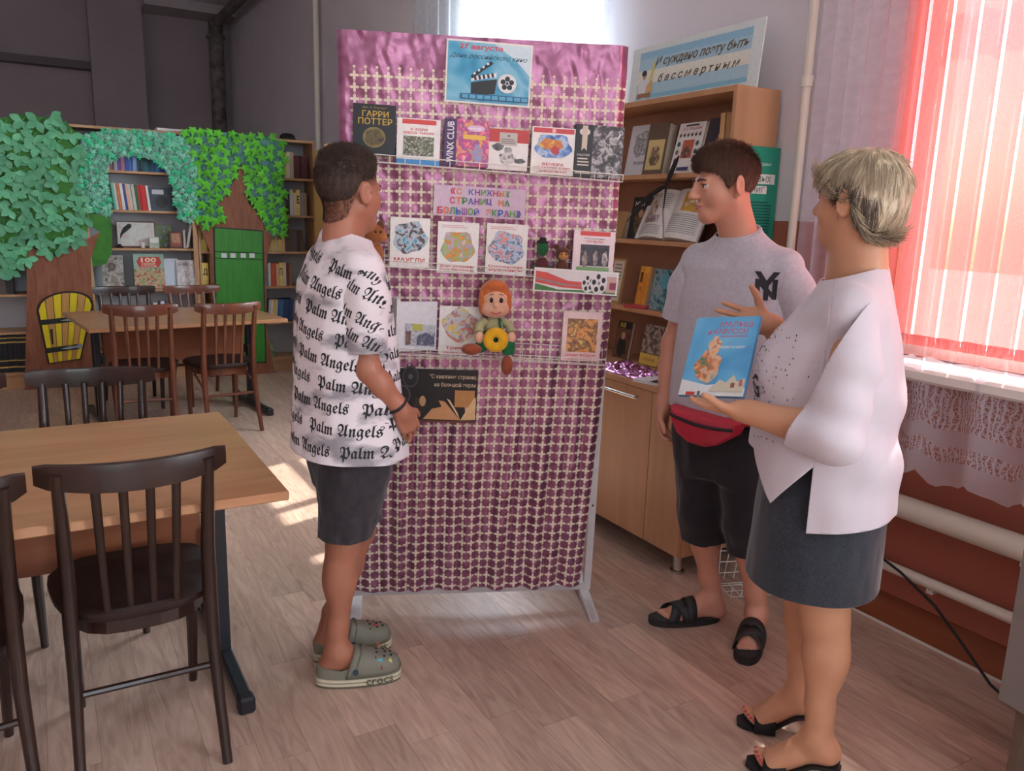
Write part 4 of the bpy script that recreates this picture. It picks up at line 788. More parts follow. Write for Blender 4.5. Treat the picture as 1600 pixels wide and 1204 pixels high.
mx = N.new('ShaderNodeMix'); mx.data_type = 'RGBA'; L.new(cr, mx.inputs[0]); L.new(rp.outputs[0], mx.inputs[6]); mx.inputs[7].default_value = (*lin((232, 220, 200)), 1); L.new(mx.outputs[2], b.inputs['Base Color'])
L.new(mth('MULTIPLY', mth('SUBTRACT', 1.0, cr), .6), b.inputs['Metallic']); L.new(mth('MULTIPLY_ADD', cr, .38, .3), b.inputs['Roughness'])
bp = N.new('ShaderNodeBump'); bp.inputs['Strength'].default_value = .35; bp.inputs['Distance'].default_value = .006; vz = N.new('ShaderNodeTexNoise'); vz.inputs['Scale'].default_value = 9; vz.inputs['Detail'].default_value = 3; vz.inputs['Distortion'].default_value = 1.5
L.new(uv.outputs[0], vz.inputs['Vector']); L.new(vz.outputs['Fac'], bp.inputs['Height']); L.new(bp.outputs[0], b.inputs['Normal'])
nx, nzv = 190, 260; S, Q = np.meshgrid(np.linspace(0, 1, nx+1), np.linspace(0, 1, nzv+1)); s_, q_ = S.ravel(), Q.ravel(); z_ = .034+q_*(SH-.024)
low = np.clip((.95-z_)/.5, 0, 1)
fold = low*(.016*np.sin(s_*46+1.5*npnoise(np.c_[s_*3, z_*1.5, 0*s_], 5))*(.35+.65*np.clip(npnoise(np.c_[s_*4, 0*s_, 0*s_], 8)+.4, 0, 1))+.012*npnoise(np.c_[s_*14, z_*.8, 0*s_], 6))
wr = .003*npnoise(np.c_[s_*22, z_*12, 0*s_], 9)+.0016*npnoise(np.c_[s_*50+z_*20, z_*30-s_*14, 0*s_], 10)
diag = .004*npnoise(np.c_[(s_+z_*.7)*9, (s_-z_)*2.2, 0*s_], 12)*(z_ > 1.0)+.005*npnoise(np.c_[s_*30, z_*2, 0*s_], 13)*np.clip((s_-.72)*5, 0, 1)
x_ = -.012+s_*(SW+.026-.05*np.clip(1-z_/1.0, 0, 1)); x_ = x_+.012*np.clip(1-z_, 0, 1)*npnoise(np.c_[s_*8, z_*2, 0*s_], 15)*s_*(1-s_)*4
edge = .018*np.clip((s_-.975)/.025, 0, 1)+.016*np.clip((.018-s_)/.018, 0, 1)
y_ = -.017-np.abs(fold)-wr-diag+edge; z2 = z_+.006*np.sin(s_*37)*np.clip(1-z_/.2, 0, 1)
V = np.c_[x_, y_, z2]; a = (np.arange(nzv)[:, None]*(nx+1)+np.arange(nx)[None]).ravel()
me = np_mesh('foil_sheet', V, np.c_[a, a+1, a+nx+2, a+nx+1], FOIL); ul = me.uv_layers.new(name='UVMap'); li = np.zeros(len(me.loops), int); me.loops.foreach_get('vertex_index', li); ul.data.foreach_set('uv', np.c_[s_*(SW+.02)*1.0, z_][li].ravel()); me.polygons.foreach_set('use_smooth', [True]*len(me.polygons))
link('foil_sheet', me, mw=MS, label='shiny pink foil sheet printed with cream crosses draped over the stand', cat='foil')
# wire shelves
def wshelf(x0, x1, z0, z1, label):
    o = empty('wire_shelf', mw=MS @ T(x0, 0, z0), label=label, cat='wire shelf', group='wire shelves on the stand'); w = x1-x0; sl = (z1-z0)/w; b = MB(); Z = lambda x: x*sl
    for y, z in ((-.03, 0), (-.055, -.002), (-.082, 0), (-.086, .022), (-.028, .05)): b.tube([(0, y, z), (w, y, z+Z(w))], .0016, 5)
    b.build('long_wires', WIRE, o); b = MB(); n = int(w/.046)
    for i in range(n+1): x = w*i/n; b.tube([(x, -.028, .05+Z(x)), (x, -.03, Z(x)), (x, -.083, Z(x)), (x, -.087, .022+Z(x))], .0014, 5)
    b.build('cross_wires', WIRE, o); return o
wshelf(.01, .895, 1.56, 1.522, 'white wire shelf holding the upper row of six books'); wshelf(.13, .895, 1.232, 1.196, 'white wire shelf holding the middle row of books'); wshelf(.13, .88, .944, .908, 'white wire shelf holding the open book and the doll')
def scard(name, u, v, w, h, t, el, label, cat='book', y=None, lean=3, roll=-1.5, base=WH, **k):
    if y is None: y = -(.032+t+h*math.sin(math.radians(lean)))
    return card(name, (0, 0, 0), w, h, t, el, label, cat, base=base, mw=MS @ T(u, y, v) @ RY(math.radians(-roll)) @ RX(math.radians(-lean)), **k)
CY = (70, 170, 206)
# posters
reel = []
for k in range(5): a = 2*PI*k/5+.3; reel.append(('o', .72+.052*math.cos(a), .36+.073*math.sin(a), .03, .042, (34, 40, 50)))
clap = [('p', [(.3, .12), (.58, .18), (.6, .42), (.3, .34)], (24, 28, 34)), ('p', [(.3, .36), (.59, .45), (.59, .52), (.3, .43)], (232, 236, 238)), ('p', [(.29, .44), (.31, .4), (.55, .66), (.52, .7)], (30, 34, 40))]
for k in range(5): clap.append(('p', [(.34+.05*k, .375+.0155*k), (.365+.05*k, .383+.0155*k), (.352+.05*k, .45+.0155*k), (.327+.05*k, .442+.0155*k)], (24, 28, 34)))
for k in range(4): clap.append(('p', [(.33+.05*k, .46+.055*k), (.35+.05*k, .478+.055*k), (.34+.05*k, .51+.055*k), (.32+.05*k, .49+.055*k)], (232, 236, 238)))
strip = [('r', .18, .07, .98, .16, (30, 96, 140))]+[('r', .2+.087*k, .085, .27+.087*k, .145, (90, 170, 206)) for k in range(9)]
scard('film_poster', .453, 1.742, .27, .185, .003, [('r', .02, .03, .98, .97, CY), ('a', .02, .03, .98, .97, [(36, 136, 180), (70, 164, 202), (130, 196, 220), (56, 152, 192)], 6, 2), ('p', [(.55, .97), (.98, .97), (.98, .5), (.8, .75)], (206, 228, 236)), ('t', '27 августа', .4, .89, .5, .1, (206, 66, 80), 0, .03), ('t', 'День российского кино', .49, .75, .9, .1, (44, 90, 110), .4, .005)]+clap+[('o', .72, .36, .11, .155, (222, 228, 230)), ('o', .72, .36, .085, .12, (236, 240, 240))]+reel+[('o', .72, .36, .016, .022, (34, 40, 50))]+strip, 'blue film-day poster with clapperboard and reel at the top of the stand', 'poster', y=-.03, lean=0, pages=False)
rb = [(206, 50, 90), (226, 130, 40), (60, 150, 90), (50, 110, 190), (150, 70, 160), (90, 170, 60), (60, 70, 170)]
def rainbow(s, cx, cz, w, h):
    n = len(s); out = []
    for i, ch in enumerate(s):
        if ch != ' ': out.append(('t', ch, cx-w/2+w*(i+.5)/n, cz, w/n*.84, h, rb[i % 7], 0, .022))
    return out
scard('title_sign', .437, 1.392, .3, .097, .003, rainbow('«С КНИЖНЫХ', .5, .82, .66, .2)+rainbow('СТРАНИЦ НА', .5, .52, .66, .22)+rainbow('БОЛЬШОЙ ЭКРАН»', .5, .18, .92, .23), 'pinkish sign with rainbow bubble letters in the middle of the foil', 'sign', y=-.03, lean=0, base=(214, 190, 210), pages=False)
scard('black_poster', .305, .69, .275, .19, .003, [('r', 0, 0, 1, 1, (20, 16, 18)), ('t', '"С книжных страниц', .69, .86, .58, .1, (214, 190, 160)), ('t', 'на большой экран', .72, .71, .52, .1, (214, 190, 160)), ('o', .16, .85, .1, .2, (70, 70, 78)), ('o', .16, .85, .085, .17, (30, 28, 34)), ('o', .16, .85, .03, .05, (90, 90, 96)), ('o', .05, .5, .12, .2, (80, 80, 90)), ('o', .05, .5, .1, .17, (36, 34, 40)), ('r', .22, .3, .36, .46, (60, 40, 30)), ('o', .32, .4, .04, .1, (200, 160, 120)),
      ('p', [(.33, .06), (.8, .05), (.7, .22), (.6, .4), (.52, .42), (.56, .3), (.44, .26)], (214, 160, 110)), ('p', [(.8, .05), (.99, .06), (.99, .5), (.93, .32), (.84, .5), (.86, .2)], (230, 190, 140)), ('p', [(.8, .05), (.62, .46), (.66, .43), (.76, .2)], (240, 206, 160)), ('r', .72, .3, .97, .62, (196, 140, 80)), ('p', [(.8, .05), (.97, .5), (.99, .28)], (236, 200, 150)), ('r', .25, .0, 1, .04, (110, 60, 50))], 'black poster with open book and film reels low on the stand', 'poster', y=-.034, lean=0, pages=False)
# upper row
def sel(c1, hs): return [('r', .02, .02, .98, .98, c1)]+hs
R_ = (206, 60, 70)
scard('book', .1, 1.578, .13, .148, .03, [('t', 'Дж. К. Роулинг', .5, .93, .6, .05, (150, 130, 70), .3), ('t', 'ГАРРИ', .52, .81, .62, .12, (206, 172, 70)), ('t', 'ПОТТЕР', .52, .66, .8, .13, (206, 172, 70)), ('o', .5, .34, .27, .21, (130, 116, 64)), ('ao', .5, .34, .22, .17, [(40, 40, 40), (110, 96, 56), (60, 56, 44)], 40, 2)], 'black hardback with gold lettering and medallion on the upper row', base=(28, 34, 40))
scard('book', .236, 1.55, .135, .14, .02, [('r', .12, .88, .9, .98, (214, 74, 72)), ('t', 'А ЗОРИ', .5, .77, .4, .055, R_), ('t', 'ЗДЕСЬ ТИХИЕ', .5, .69, .72, .055, R_), ('a', .15, .2, .86, .62, [(210, 214, 206), (110, 120, 90), (70, 74, 66), (190, 190, 176), (100, 106, 84)], 60, 3), ('r', 0, 0, 1, .12, (70, 150, 210))], 'white book with soldiers picture and blue foot band on the upper row')
scard('book', .387, 1.552, .142, .142, .026, [('a', .27, 0, 1, 1, [(230, 110, 160), (240, 170, 90), (150, 80, 160), (226, 90, 130), (240, 190, 190)], 26, 4), ('r', 0, 0, .27, 1, (70, 46, 96)), ('o', .7, .82, .2, .07, (226, 190, 220)), ('t', 'winx', .68, .82, .3, .07, (246, 236, 246), .3), ('r', .42, .58, .92, .68, (236, 190, 80)), ('ao', .75, .28, .12, .2, [(230, 120, 60), (130, 160, 206), (200, 130, 150)], 60, 5)], 'pink and purple picture book with a tall spine title on the upper row', base=(90, 50, 110))
o = bpy.data.objects[[x.name for x in bpy.data.objects if x.get('label', '').startswith('pink and purple')][0]]
t = MB(); put_text(t, 'WINX CLUB', 0, 0, .125, .022, mat=T(-.0515, -.0025, .071) @ RY(-PI/2)); t.build('spine_title', C((232, 226, 236), .5), o)
scard('book', .52, 1.545, .13, .125, .016, [('r', 0, .68, 1, 1, (196, 60, 60)), ('r', .28, .6, .72, .92, (196, 190, 184)), ('l', .32, .68, .64, .78, 3, (130, 120, 116)), ('r', .48, .82, .53, .86, (60, 60, 60)), ('ao', .25, .56, .14, .09, [(40, 40, 44), (120, 120, 120)], 60, 6), ('ao', .5, .3, .2, .16, [(50, 50, 52), (230, 226, 222), (90, 90, 92)], 60, 7), ('ao', .8, .24, .14, .06, [(40, 40, 44), (110, 110, 110)], 60, 8), ('ao', .5, .5, .1, .07, [(190, 186, 182), (120, 120, 120)], 60, 9)], 'white book with red header and ink sketch on the upper row')
scard('book', .665, 1.536, .14, .146, .018, [('r', .03, .88, .97, .98, (206, 70, 80)), ('r', .46, .89, .54, .97, (230, 190, 190)), ('ao', .5, .6, .42, .27, [(60, 90, 160), (110, 150, 210), (190, 210, 230), (90, 130, 200)], 24, 3), ('ao', .45, .64, .28, .12, [(226, 160, 60), (206, 110, 50), (230, 190, 90)], 30, 4), ('ao', .55, .52, .1, .09, [(206, 60, 60), (180, 60, 80)], 30, 5), ('t', 'ВЕЧЕРА', .52, .22, .5, .06, R_), ('t', 'НА ХУТОРЕ БЛИЗ', .5, .14, .84, .05, R_), ('t', 'ДИКАНЬКИ', .5, .065, .7, .05, R_)], 'white book with bright sea picture and red title on the upper row')
scard('book', .815, 1.532, .158, .162, .02, [('a', .36, 0, 1, 1, [(60, 58, 62), (190, 188, 188), (90, 88, 92), (36, 34, 38), (150, 148, 150)], 26, 6), ('r', 0, 0, .36, 1, (24, 22, 26)), ('o', .18, .86, .11, .07, (214, 206, 200)), ('o', .18, .86, .05, .035, (60, 60, 66)), ('p', [(.13, .98), (.24, .98), (.24, .5), (.185, .56), (.13, .5)], (206, 190, 176)), ('t', 'МАСТЕР', .18, .42, .26, .04, (226, 220, 210)), ('l', .06, .3, .2, .38, 3, (214, 206, 196)), ('r', .02, .06, .34, .1, (200, 190, 180)), ('o', .85, .84, .07, .07, (220, 218, 218)), ('o', .83, .855, .065, .065, (100, 98, 102))], 'black-spined book with a grey engraved cover at the row end', base=(30, 28, 32))
# middle row
scard('book', .21, 1.228, .128, .158, .01, [('ao', .5, .6, .42, .33, [(60, 150, 180), (90, 170, 196), (200, 206, 212), (50, 60, 80), (150, 110, 80)], 30, 2), ('t', 'МАУГЛИ', .5, .14, .78, .1, R_, 0, .015)], 'white children\'s book with a blue jungle picture on the middle row')
scard('book', .366, 1.21, .134, .166, .01, [('l', .1, .7, .88, .95, 2, (220, 170, 180)), ('ao', .5, .52, .4, .32, [(230, 180, 60), (226, 120, 60), (150, 190, 90), (190, 150, 200), (240, 214, 110)], 30, 3), ('t', 'День рождения', .5, .14, .84, .06, R_), ('t', 'Кота Леопольда', .5, .07, .84, .06, R_)], 'white children\'s book with a yellow and green picture on the middle row')
scard('book', .527, 1.21, .137, .165, .01, [('l', .1, .7, .88, .95, 2, (220, 170, 180)), ('ao', .5, .53, .42, .33, [(120, 170, 226), (226, 130, 110), (180, 210, 236), (90, 100, 130), (236, 190, 180)], 30, 4), ('t', 'Бременские', .5, .15, .84, .065, R_), ('t', 'музыканты', .5, .075, .8, .055, R_)], 'white children\'s book with a pale blue picture on the middle row')
scard('book', .82, 1.2, .14, .16, .012, [('r', .15, .9, .88, .99, (214, 66, 64)), ('t', 'Пушкин', .5, .84, .5, .04, (120, 120, 140)), ('t', 'ЧУЧЕЛО', .5, .78, .42, .05, R_), ('a', .18, .28, .88, .72, [(50, 50, 66), (70, 66, 80), (40, 40, 52), (120, 90, 70)], 26, 5), ('ao', .3, .4, .07, .18, [(200, 180, 170), (90, 60, 60)], 60, 6), ('ao', .55, .44, .06, .16, [(210, 180, 160), (40, 50, 90)], 60, 7), ('ao', .78, .42, .07, .17, [(220, 210, 206), (80, 60, 60)], 60, 8), ('r', .1, .1, .9, .26, (130, 170, 110))], 'pale pink book with red strip behind the film-reel card', base=(236, 214, 218))
# film-reel card in front of the toys
rl2 = [('r', .02, .06, .98, .94, (226, 222, 224)), ('p', [(.02, .86), (.15, .82), (.4, .52), (.62, .5), (.62, .2), (.35, .22), (.02, .38)], (214, 86, 80)), ('p', [(.02, .6), (.4, .36), (.62, .36), (.62, .32), (.36, .3), (.02, .52)], (150, 140, 140)), ('p', [(.02, .06), (.98, .06), (.98, .2), (.6, .16), (.3, .12), (.02, .34)], (70, 130, 70)), ('r', .86, .12, .98, .8, (206, 170, 160)), ('r', .9, .25, .98, .55, (150, 70, 90))]
for cx, cz, r, rz_ in ((.64, .46, .075, .4), (.77, .5, .1, .48)):
    rl2.append(('o', cx, cz, r, rz_, (226, 224, 226)))
    for k in range(5): a = 2*PI*k/5+.5; rl2.append(('o', cx+r*.6*math.cos(a), cz+rz_*.6*math.sin(a), r*.24, rz_*.24, (50, 40, 46)))
    rl2.append(('o', cx, cz, r*.16, rz_*.16, (150, 140, 146)))
scard('film_reel_card', .757, 1.158, .285, .078, .003, rl2, 'narrow card with red film ribbon and reels before the middle row', 'card', y=-.094, lean=0, roll=-2.5, pages=False)
# lower row
scard('book', .135, .95, .06, .155, .008, [('r', 0, .72, 1, 1, (60, 140, 80)), ('a', 0, .05, 1, .5, [(222, 222, 218), (150, 170, 140)], 20, 3)], 'green-headed leaflet half hidden behind the person on the lower row')
scard('book', .378, .935, .14, .164, .012, [('ao', .5, .62, .42, .34, [(120, 160, 206), (214, 120, 70), (190, 210, 226), (236, 200, 90), (120, 170, 110)], 26, 6), ('t', 'Трям!', .42, .14, .5, .075, R_), ('t', 'Здравствуйте', .5, .055, .8, .06, R_)], 'white children\'s book half covered by the doll on the lower row')
scard('book', .796, .918, .135, .17, .014, [('r', .12, .18, .9, .86, (226, 170, 110)), ('a', .12, .18, .9, .86, [(214, 110, 60), (230, 170, 100), (120, 80, 60), (236, 200, 120)], 24, 7), ('t', 'ДЯДЯ ФЁДОР', .5, .12, .8, .06, R_), ('t', 'ПЁС И КОТ', .5, .05, .6, .05, R_)], 'pink book with an orange cover picture alone at the row end', base=(236, 206, 206))
# the white book standing open on the lower row
o = empty('open_book', mw=MS @ T(.215, -.075, .952) @ RY(math.radians(1.5)), label='white book standing open with a car photograph on the lower row', cat='book')
def leafpage(nm, x0, y0, x1, y1, h, th, m, par):
    d = Vector((x1-x0, y1-y0)).normalized(); nrm = Vector((-d.y, d.x))*th; v = [(x, y, z) for z in (0, h) for x, y in ((x0, y0), (x1, y1), (x1+nrm.x, y1+nrm.y), (x0+nrm.x, y0+nrm.y))]
    return MB().add(v, [(0, 1, 2, 3), (4, 7, 6, 5), (0, 4, 5, 1), (1, 5, 6, 2), (2, 6, 7, 3), (3, 7, 4, 0)]).build(nm, m, par)
leafpage('left_leaf', -.07, .03, -.048, -.012, .175, .012, C((222, 222, 226), .5), o)
lf = leafpage('right_leaf', -.048, -.012, .085, .028, .165, .014, C((226, 228, 234), .4), o)
mm = T(-.048, -.0135, 0) @ RZ(math.atan2(.04, .133)); t = MB()
t.poly([(.03, .02), (.135, .012), (.135, .085), (.03, .095)], 0, 0, mm); t.poly([(.07, .02), (.132, .015), (.132, .05), (.1, .062), (.072, .05)], -.0004, 1, mm); t.poly([(.032, .022), (.05, .022), (.05, .07), (.032, .066)], -.0004, 2, mm); t.poly([(.055, .07), (.09, .068), (.09, .09), (.055, .092)], -.0004, 3, mm)
t.build('photo_print', [artmat([(150, 156, 176), (206, 210, 216), (110, 116, 140)], 30, 2), artmat([(120, 124, 150), (80, 84, 110), (170, 176, 196)], 40, 3), artmat([(96, 76, 80), (150, 120, 110)], 40, 4), C((190, 190, 90), .5)], lf)
# ---- soft toys (generic)
def toy(name, mw, label): return empty(name, mw=mw, label=label, cat='toy')
FELT = lambda n, c: M('felt_'+n, c, .9, var=.1, scale=60, bump=.3, sheen=.3)
d = toy('rag_doll', MS @ T(.49, -.105, .955), 'ginger-haired soft doll in green overalls holding a yellow ring on the stand')
SKINP = FELT('skin', (226, 176, 146)); GING = FELT('ginger', (206, 110, 52)); GRN = FELT('green', (20, 110, 62)); SHIRT = FELT('shirt', (176, 176, 130)); SHOE = FELT('shoe', (150, 74, 44)); YELF = FELT('yellow', (232, 176, 24))
b = MB().ball((0, 0, .178), (.045, .042, .048), n=20, m=14).ball((0, -.006, .155), (.049, .042, .036), n=20, m=14); hd = b.build('head', SKINP, d, smooth=True)
MB().ball((0, .012, .195), (.051, .045, .05), n=20, m=14).ball((0, -.012, .228), (.036, .028, .018), n=16, m=10).ball((-.043, .0, .17), (.012, .025, .042), n=12, m=8).ball((.043, .0, .17), (.012, .025, .042), n=12, m=8).build('hair', GING, hd, smooth=True)
MB().ball((0, -.05, .17), .011, n=12, m=8).build('nose', FELT('nose', (232, 180, 150)), hd, smooth=True)
for s in (-1, 1):
    MB().ball((s*.016, -.0405, .184), (.006, .004, .009), n=10, m=8).build('eye', C((22, 20, 24), .3), hd, smooth=True)
    MB().tube([(s*.022, -.0415, .201), (s*.014, -.0425, .204), (s*.009, -.043, .203)], .0014, 5).build('eyebrow', C((90, 50, 30), .7), hd)
MB().tube([(-.016, -.0465, .147), (-.006, -.0495, .142), (.006, -.0495, .142), (.016, -.0465, .147)], .0018, 6).build('mouth', C((196, 60, 60), .5), hd, smooth=True)
MB().ball((0, .005, .09), (.034, .028, .036), n=16, m=10).build('shirt', SHIRT, d, smooth=True)
MB().ball((.0, .006, .05), (.044, .036, .036), n=16, m=10).tube([(.012, -.018, .06), (.018, -.026, .09), (.015, -.016, .12)], .008, 8, flat=.5).build('overalls', GRN, d, smooth=True)
for s in (-1, 1):
    a = MB().tube([(s*.03, .0, .108), (s*.05, -.015, .095), (s*.052, -.035, .076)], [.014, .015, .014], 10).build('arm', SHIRT, d, smooth=True); MB().ball((s*.052, -.045, .062), (.016, .014, .02), n=12, m=8).build('hand', SKINP, a, smooth=True)
l = MB().tube([(-.02, -.01, .035), (-.05, -.045, .03)], [.02, .02], 12).build('leg', GRN, d, smooth=True); MB().ball((-.078, -.06, .026), (.034, .02, .019), n=14, m=10).build('shoe', SHOE, l, smooth=True)
l = MB().tube([(.03, -.01, .035), (.045, -.045, .03), (.045, -.05, .006)], [.023, .026, .018], 12).build('leg', GRN, d, smooth=True); MB().ball((.04, -.058, -.028), (.02, .022, .034), n=14, m=10).build('shoe', SHOE, l, smooth=True)
rg = MB(); n1, n2 = 24, 12; R0, r0_ = .025, .0165; v = []; f = []
for i in range(n1):
    for j in range(n2): a, c = 2*PI*i/n1, 2*PI*j/n2; v.append(((R0+r0_*math.cos(c))*math.cos(a), -.062+r0_*.75*math.sin(c), .058+(R0+r0_*math.cos(c))*math.sin(a)))
for i in range(n1):
    for j in range(n2): f.append((i*n2+j, ((i+1) % n1)*n2+j, ((i+1) % n1)*n2+(j+1) % n2, i*n2+(j+1) % n2))
rg.add(v, f).build('ring', YELF, d, smooth=True)
p = toy('plush_dog', MS @ T(.09, -.085, 1.232), 'brown plush animal peeping out beside the lettered-shirt person\'s neck'); PB = FELT('brown', (150, 86, 40)); PBD = FELT('dark_brown', (104, 56, 28))
MB().ball((0, 0, .04), (.04, .034, .045), n=16, m=10).build('body', PB, p, smooth=True); h = MB().ball((.01, -.005, .105), (.036, .034, .034), n=16, m=10).build('head', PB, p, smooth=True)
MB().ball((.035, -.018, .095), (.02, .018, .016), n=12, m=8).build('muzzle', FELT('tan', (170, 106, 56)), h, smooth=True); MB().ball((.054, -.022, .1), .006).build('nose', C((30, 22, 20), .4), h, smooth=True)
for s in (-.026, .026): MB().ball((.006+s*.9, -.01, .128), (.013, .012, .018), n=12, m=8).build('ear', PBD, h, smooth=True); MB().ball((.024+s*.3, -.036, .112), .004).build('eye', C((20, 16, 16), .3), h, smooth=True)
g = toy('toy_figure', MS @ T(.647, -.06, 1.215), 'small green-headed toy in a maroon coat on the middle row'); GG = FELT('deep_green', (22, 96, 48))
MB().lathe([(.024, 0), (.026, .02), (.02, .045), (.012, .055)], 16).build('coat', FELT('maroon', (90, 36, 40)), g, smooth=True); MB().ball((0, -.004, .085), (.02, .019, .026), n=14, m=10).build('head', GG, g, smooth=True); MB().lathe([(.02, .104), (.02, .108), (.012, .109), (.011, .12)], 14).build('hat', C((30, 26, 28), .7), g, smooth=True)
for s in (-1, 1): MB().ball((s*.024, -.008, .024), .008).build('hand', GG, g, smooth=True)
c = toy('toy_bear', MS @ T(.715, -.06, 1.212), 'small brown teddy toy sitting next to the green-headed toy'); BR2 = FELT('choc', (92, 52, 36))
MB().ball((0, 0, .026), (.022, .02, .028), n=14, m=10).build('body', BR2, c, smooth=True); h = MB().ball((0, -.002, .072), (.026, .024, .024), n=14, m=10).build('head', BR2, c, smooth=True); MB().ball((0, -.012, .069), (.019, .016, .017), n=14, m=10).build('face', FELT('caramel', (196, 140, 80)), h, smooth=True)
for s in (-1, 1): MB().ball((s*.02, .002, .094), (.01, .006, .01), n=12, m=8).build('ear', BR2, h, smooth=True); MB().ball((s*.008, -.027, .073), .0028).build('eye', C((20, 16, 16), .3), h, smooth=True); MB().ball((s*.02, -.01, .006), (.01, .014, .009), n=10, m=6).build('foot', BR2, c, smooth=True)
# ================================================================ sculpting engine: blended volumes -> one smooth surface
class Field:
    def __init__(s, lo, hi, h):
        s.h = h; s.lo = np.array(lo, float); s.n = np.ceil((np.array(hi)-s.lo)/h).astype(int)+1
        s.d = np.full(tuple(s.n), 1.0, np.float32); s.xf = Matrix.Identity(4)
    def _grid(s, lo, hi):
        a = np.clip(np.floor((np.array(lo)-s.lo)/s.h).astype(int), 0, s.n); b = np.clip(np.ceil((np.array(hi)-s.lo)/s.h).astype(int)+1, 0, s.n)
        if np.any(b <= a): return None
        sl = tuple(slice(a[i], b[i]) for i in range(3))
        X = [(s.lo[i]+np.arange(a[i], b[i])*s.h).astype(np.float32).reshape([-1 if j == i else 1 for j in range(3)]) for i in range(3)]
        return sl, X
    def _mix(s, sl, q, k, sub):
        a = s.d[sl]
        if sub: q = -q; h = np.maximum(k-np.abs(a-q), 0)/k; s.d[sl] = np.maximum(a, q)+h*h*k*.25
        else: h = np.maximum(k-np.abs(a-q), 0)/k; s.d[sl] = np.minimum(a, q)-h*h*k*.25
    def cone(s, a, b, ra, rb, k=.02, sub=False):
        a = np.array(s.xf @ Vector(a)); b = np.array(s.xf @ Vector(b)); m = max(ra, rb)+k+2*s.h
        g = s._grid(np.minimum(a, b)-m, np.maximum(a, b)+m)
        if g is None: return s
        sl, X = g; ab = b-a; L2 = max(1e-9, ab@ab); p = [X[i]-a[i] for i in range(3)]
        t = np.clip((p[0]*ab[0]+p[1]*ab[1]+p[2]*ab[2])/L2, 0, 1)
        q = np.sqrt((p[0]-t*ab[0])**2+(p[1]-t*ab[1])**2+(p[2]-t*ab[2])**2)-(ra+(rb-ra)*t)
        s._mix(sl, q, k, sub); return s
    def ell(s, c, r, k=.02, rot=None, sub=False):
        c = np.array(s.xf @ Vector(c)); R = s.xf.to_3x3().normalized()
        if rot is not None: R = R @ rot.to_3x3()
        r = np.array(r if hasattr(r, '__len__') else (r, r, r), float); m = r.max()+k+2*s.h; g = s._grid(c-m, c+m)
        if g is None: return s
        sl, X = g; p = [X[i]-c[i] for i in range(3)]; Rn = np.array(R)
        u = [(p[0]*Rn[0, j]+p[1]*Rn[1, j]+p[2]*Rn[2, j]) for j in range(3)]
        k0 = np.sqrt(sum((u[j]/r[j])**2 for j in range(3))); k1 = np.sqrt(sum((u[j]/r[j]**2)**2 for j in range(3)))+1e-9
        s._mix(sl, k0*(k0-1)/k1, k, sub); return s
    def loft(s, keys, ang, k=.02, e=2.2, sub=False):
        """stack of rounded cross-sections: keys (z, cx, cy, half depth along heading, half width), bottom to top"""
        K = np.array(keys, float); m = K[:, 3:].max()+k+2*s.h
        g = s._grid((K[:, 1].min()-m, K[:, 2].min()-m, K[0, 0]-k), (K[:, 1].max()+m, K[:, 2].max()+m, K[-1, 0]+k))
        if g is None: return s
        sl, X = g; z = X[2].ravel(); I = [np.interp(z, K[:, 0], K[:, j]).astype(np.float32)[None, None, :] for j in range(1, 5)]
        c, n = math.cos(ang), math.sin(ang); px = X[0]-I[0]; py = X[1]-I[1]; u = np.abs(px*c+py*n)/I[2]; v = np.abs(-px*n+py*c)/I[3]
        q = ((u**e+v**e+1e-9)**(1/e)-1)*np.minimum(I[2], I[3]); q = np.maximum(q, np.maximum(K[0, 0]-X[2], X[2]-K[-1, 0]))
        s._mix(sl, q.astype(np.float32), k, sub); return s
    def chain(s, pts, rs, k=.02):
        for i in range(len(pts)-1): s.cone(pts[i], pts[i+1], rs[i], rs[i+1], k)
        return s
    def clip(s, f, k=.01):                      # keep where f(x,y,z) < 0 (local coordinates of xf)
        g = s._grid(s.lo, s.lo+(s.n-1)*s.h); sl, X = g; inv = np.array(s.xf.inverted())
        u = [X[0]*inv[j, 0]+X[1]*inv[j, 1]+X[2]*inv[j, 2]+inv[j, 3] for j in range(3)]
        q = f(*u); a = s.d; h = np.maximum(k-np.abs(a-q), 0)/k; s.d = (np.maximum(a, q)+h*h*k*.25).astype(np.float32); return s
    def surface(s, relax=2):
        d = s.d; ins = d < 0; nx, ny, nz = s.n
        cnt = sum(ins[i:nx-1+i, j:ny-1+j, k:nz-1+k].astype(np.int8) for i in (0, 1) for j in (0, 1) for k in (0, 1))
        act = np.argwhere((cnt > 0) & (cnt < 8)); cid = np.full((nx-1, ny-1, nz-1), -1, np.int32); cid[tuple(act.T)] = np.arange(len(act))
        cor = [(i, j, k) for i in (0, 1) for j in (0, 1) for k in (0, 1)]; val = np.stack([d[tuple((act+np.array(c)).T)] for c in cor], 1)
        acc = np.zeros((len(act), 3)); num = np.zeros(len(act))
        for a in range(8):
            for b in range(a+1, 8):
                df = np.array(cor[b])-np.array(cor[a])
                if np.abs(df).sum() != 1: continue
                va, vb = val[:, a], val[:, b]; m = (va < 0) != (vb < 0); t = np.where(m, va/np.where(m, va-vb, 1), 0)
                acc += m[:, None]*(np.array(cor[a])+t[:, None]*df); num += m
        V = s.lo+(act+acc/num[:, None])*s.h; F = []
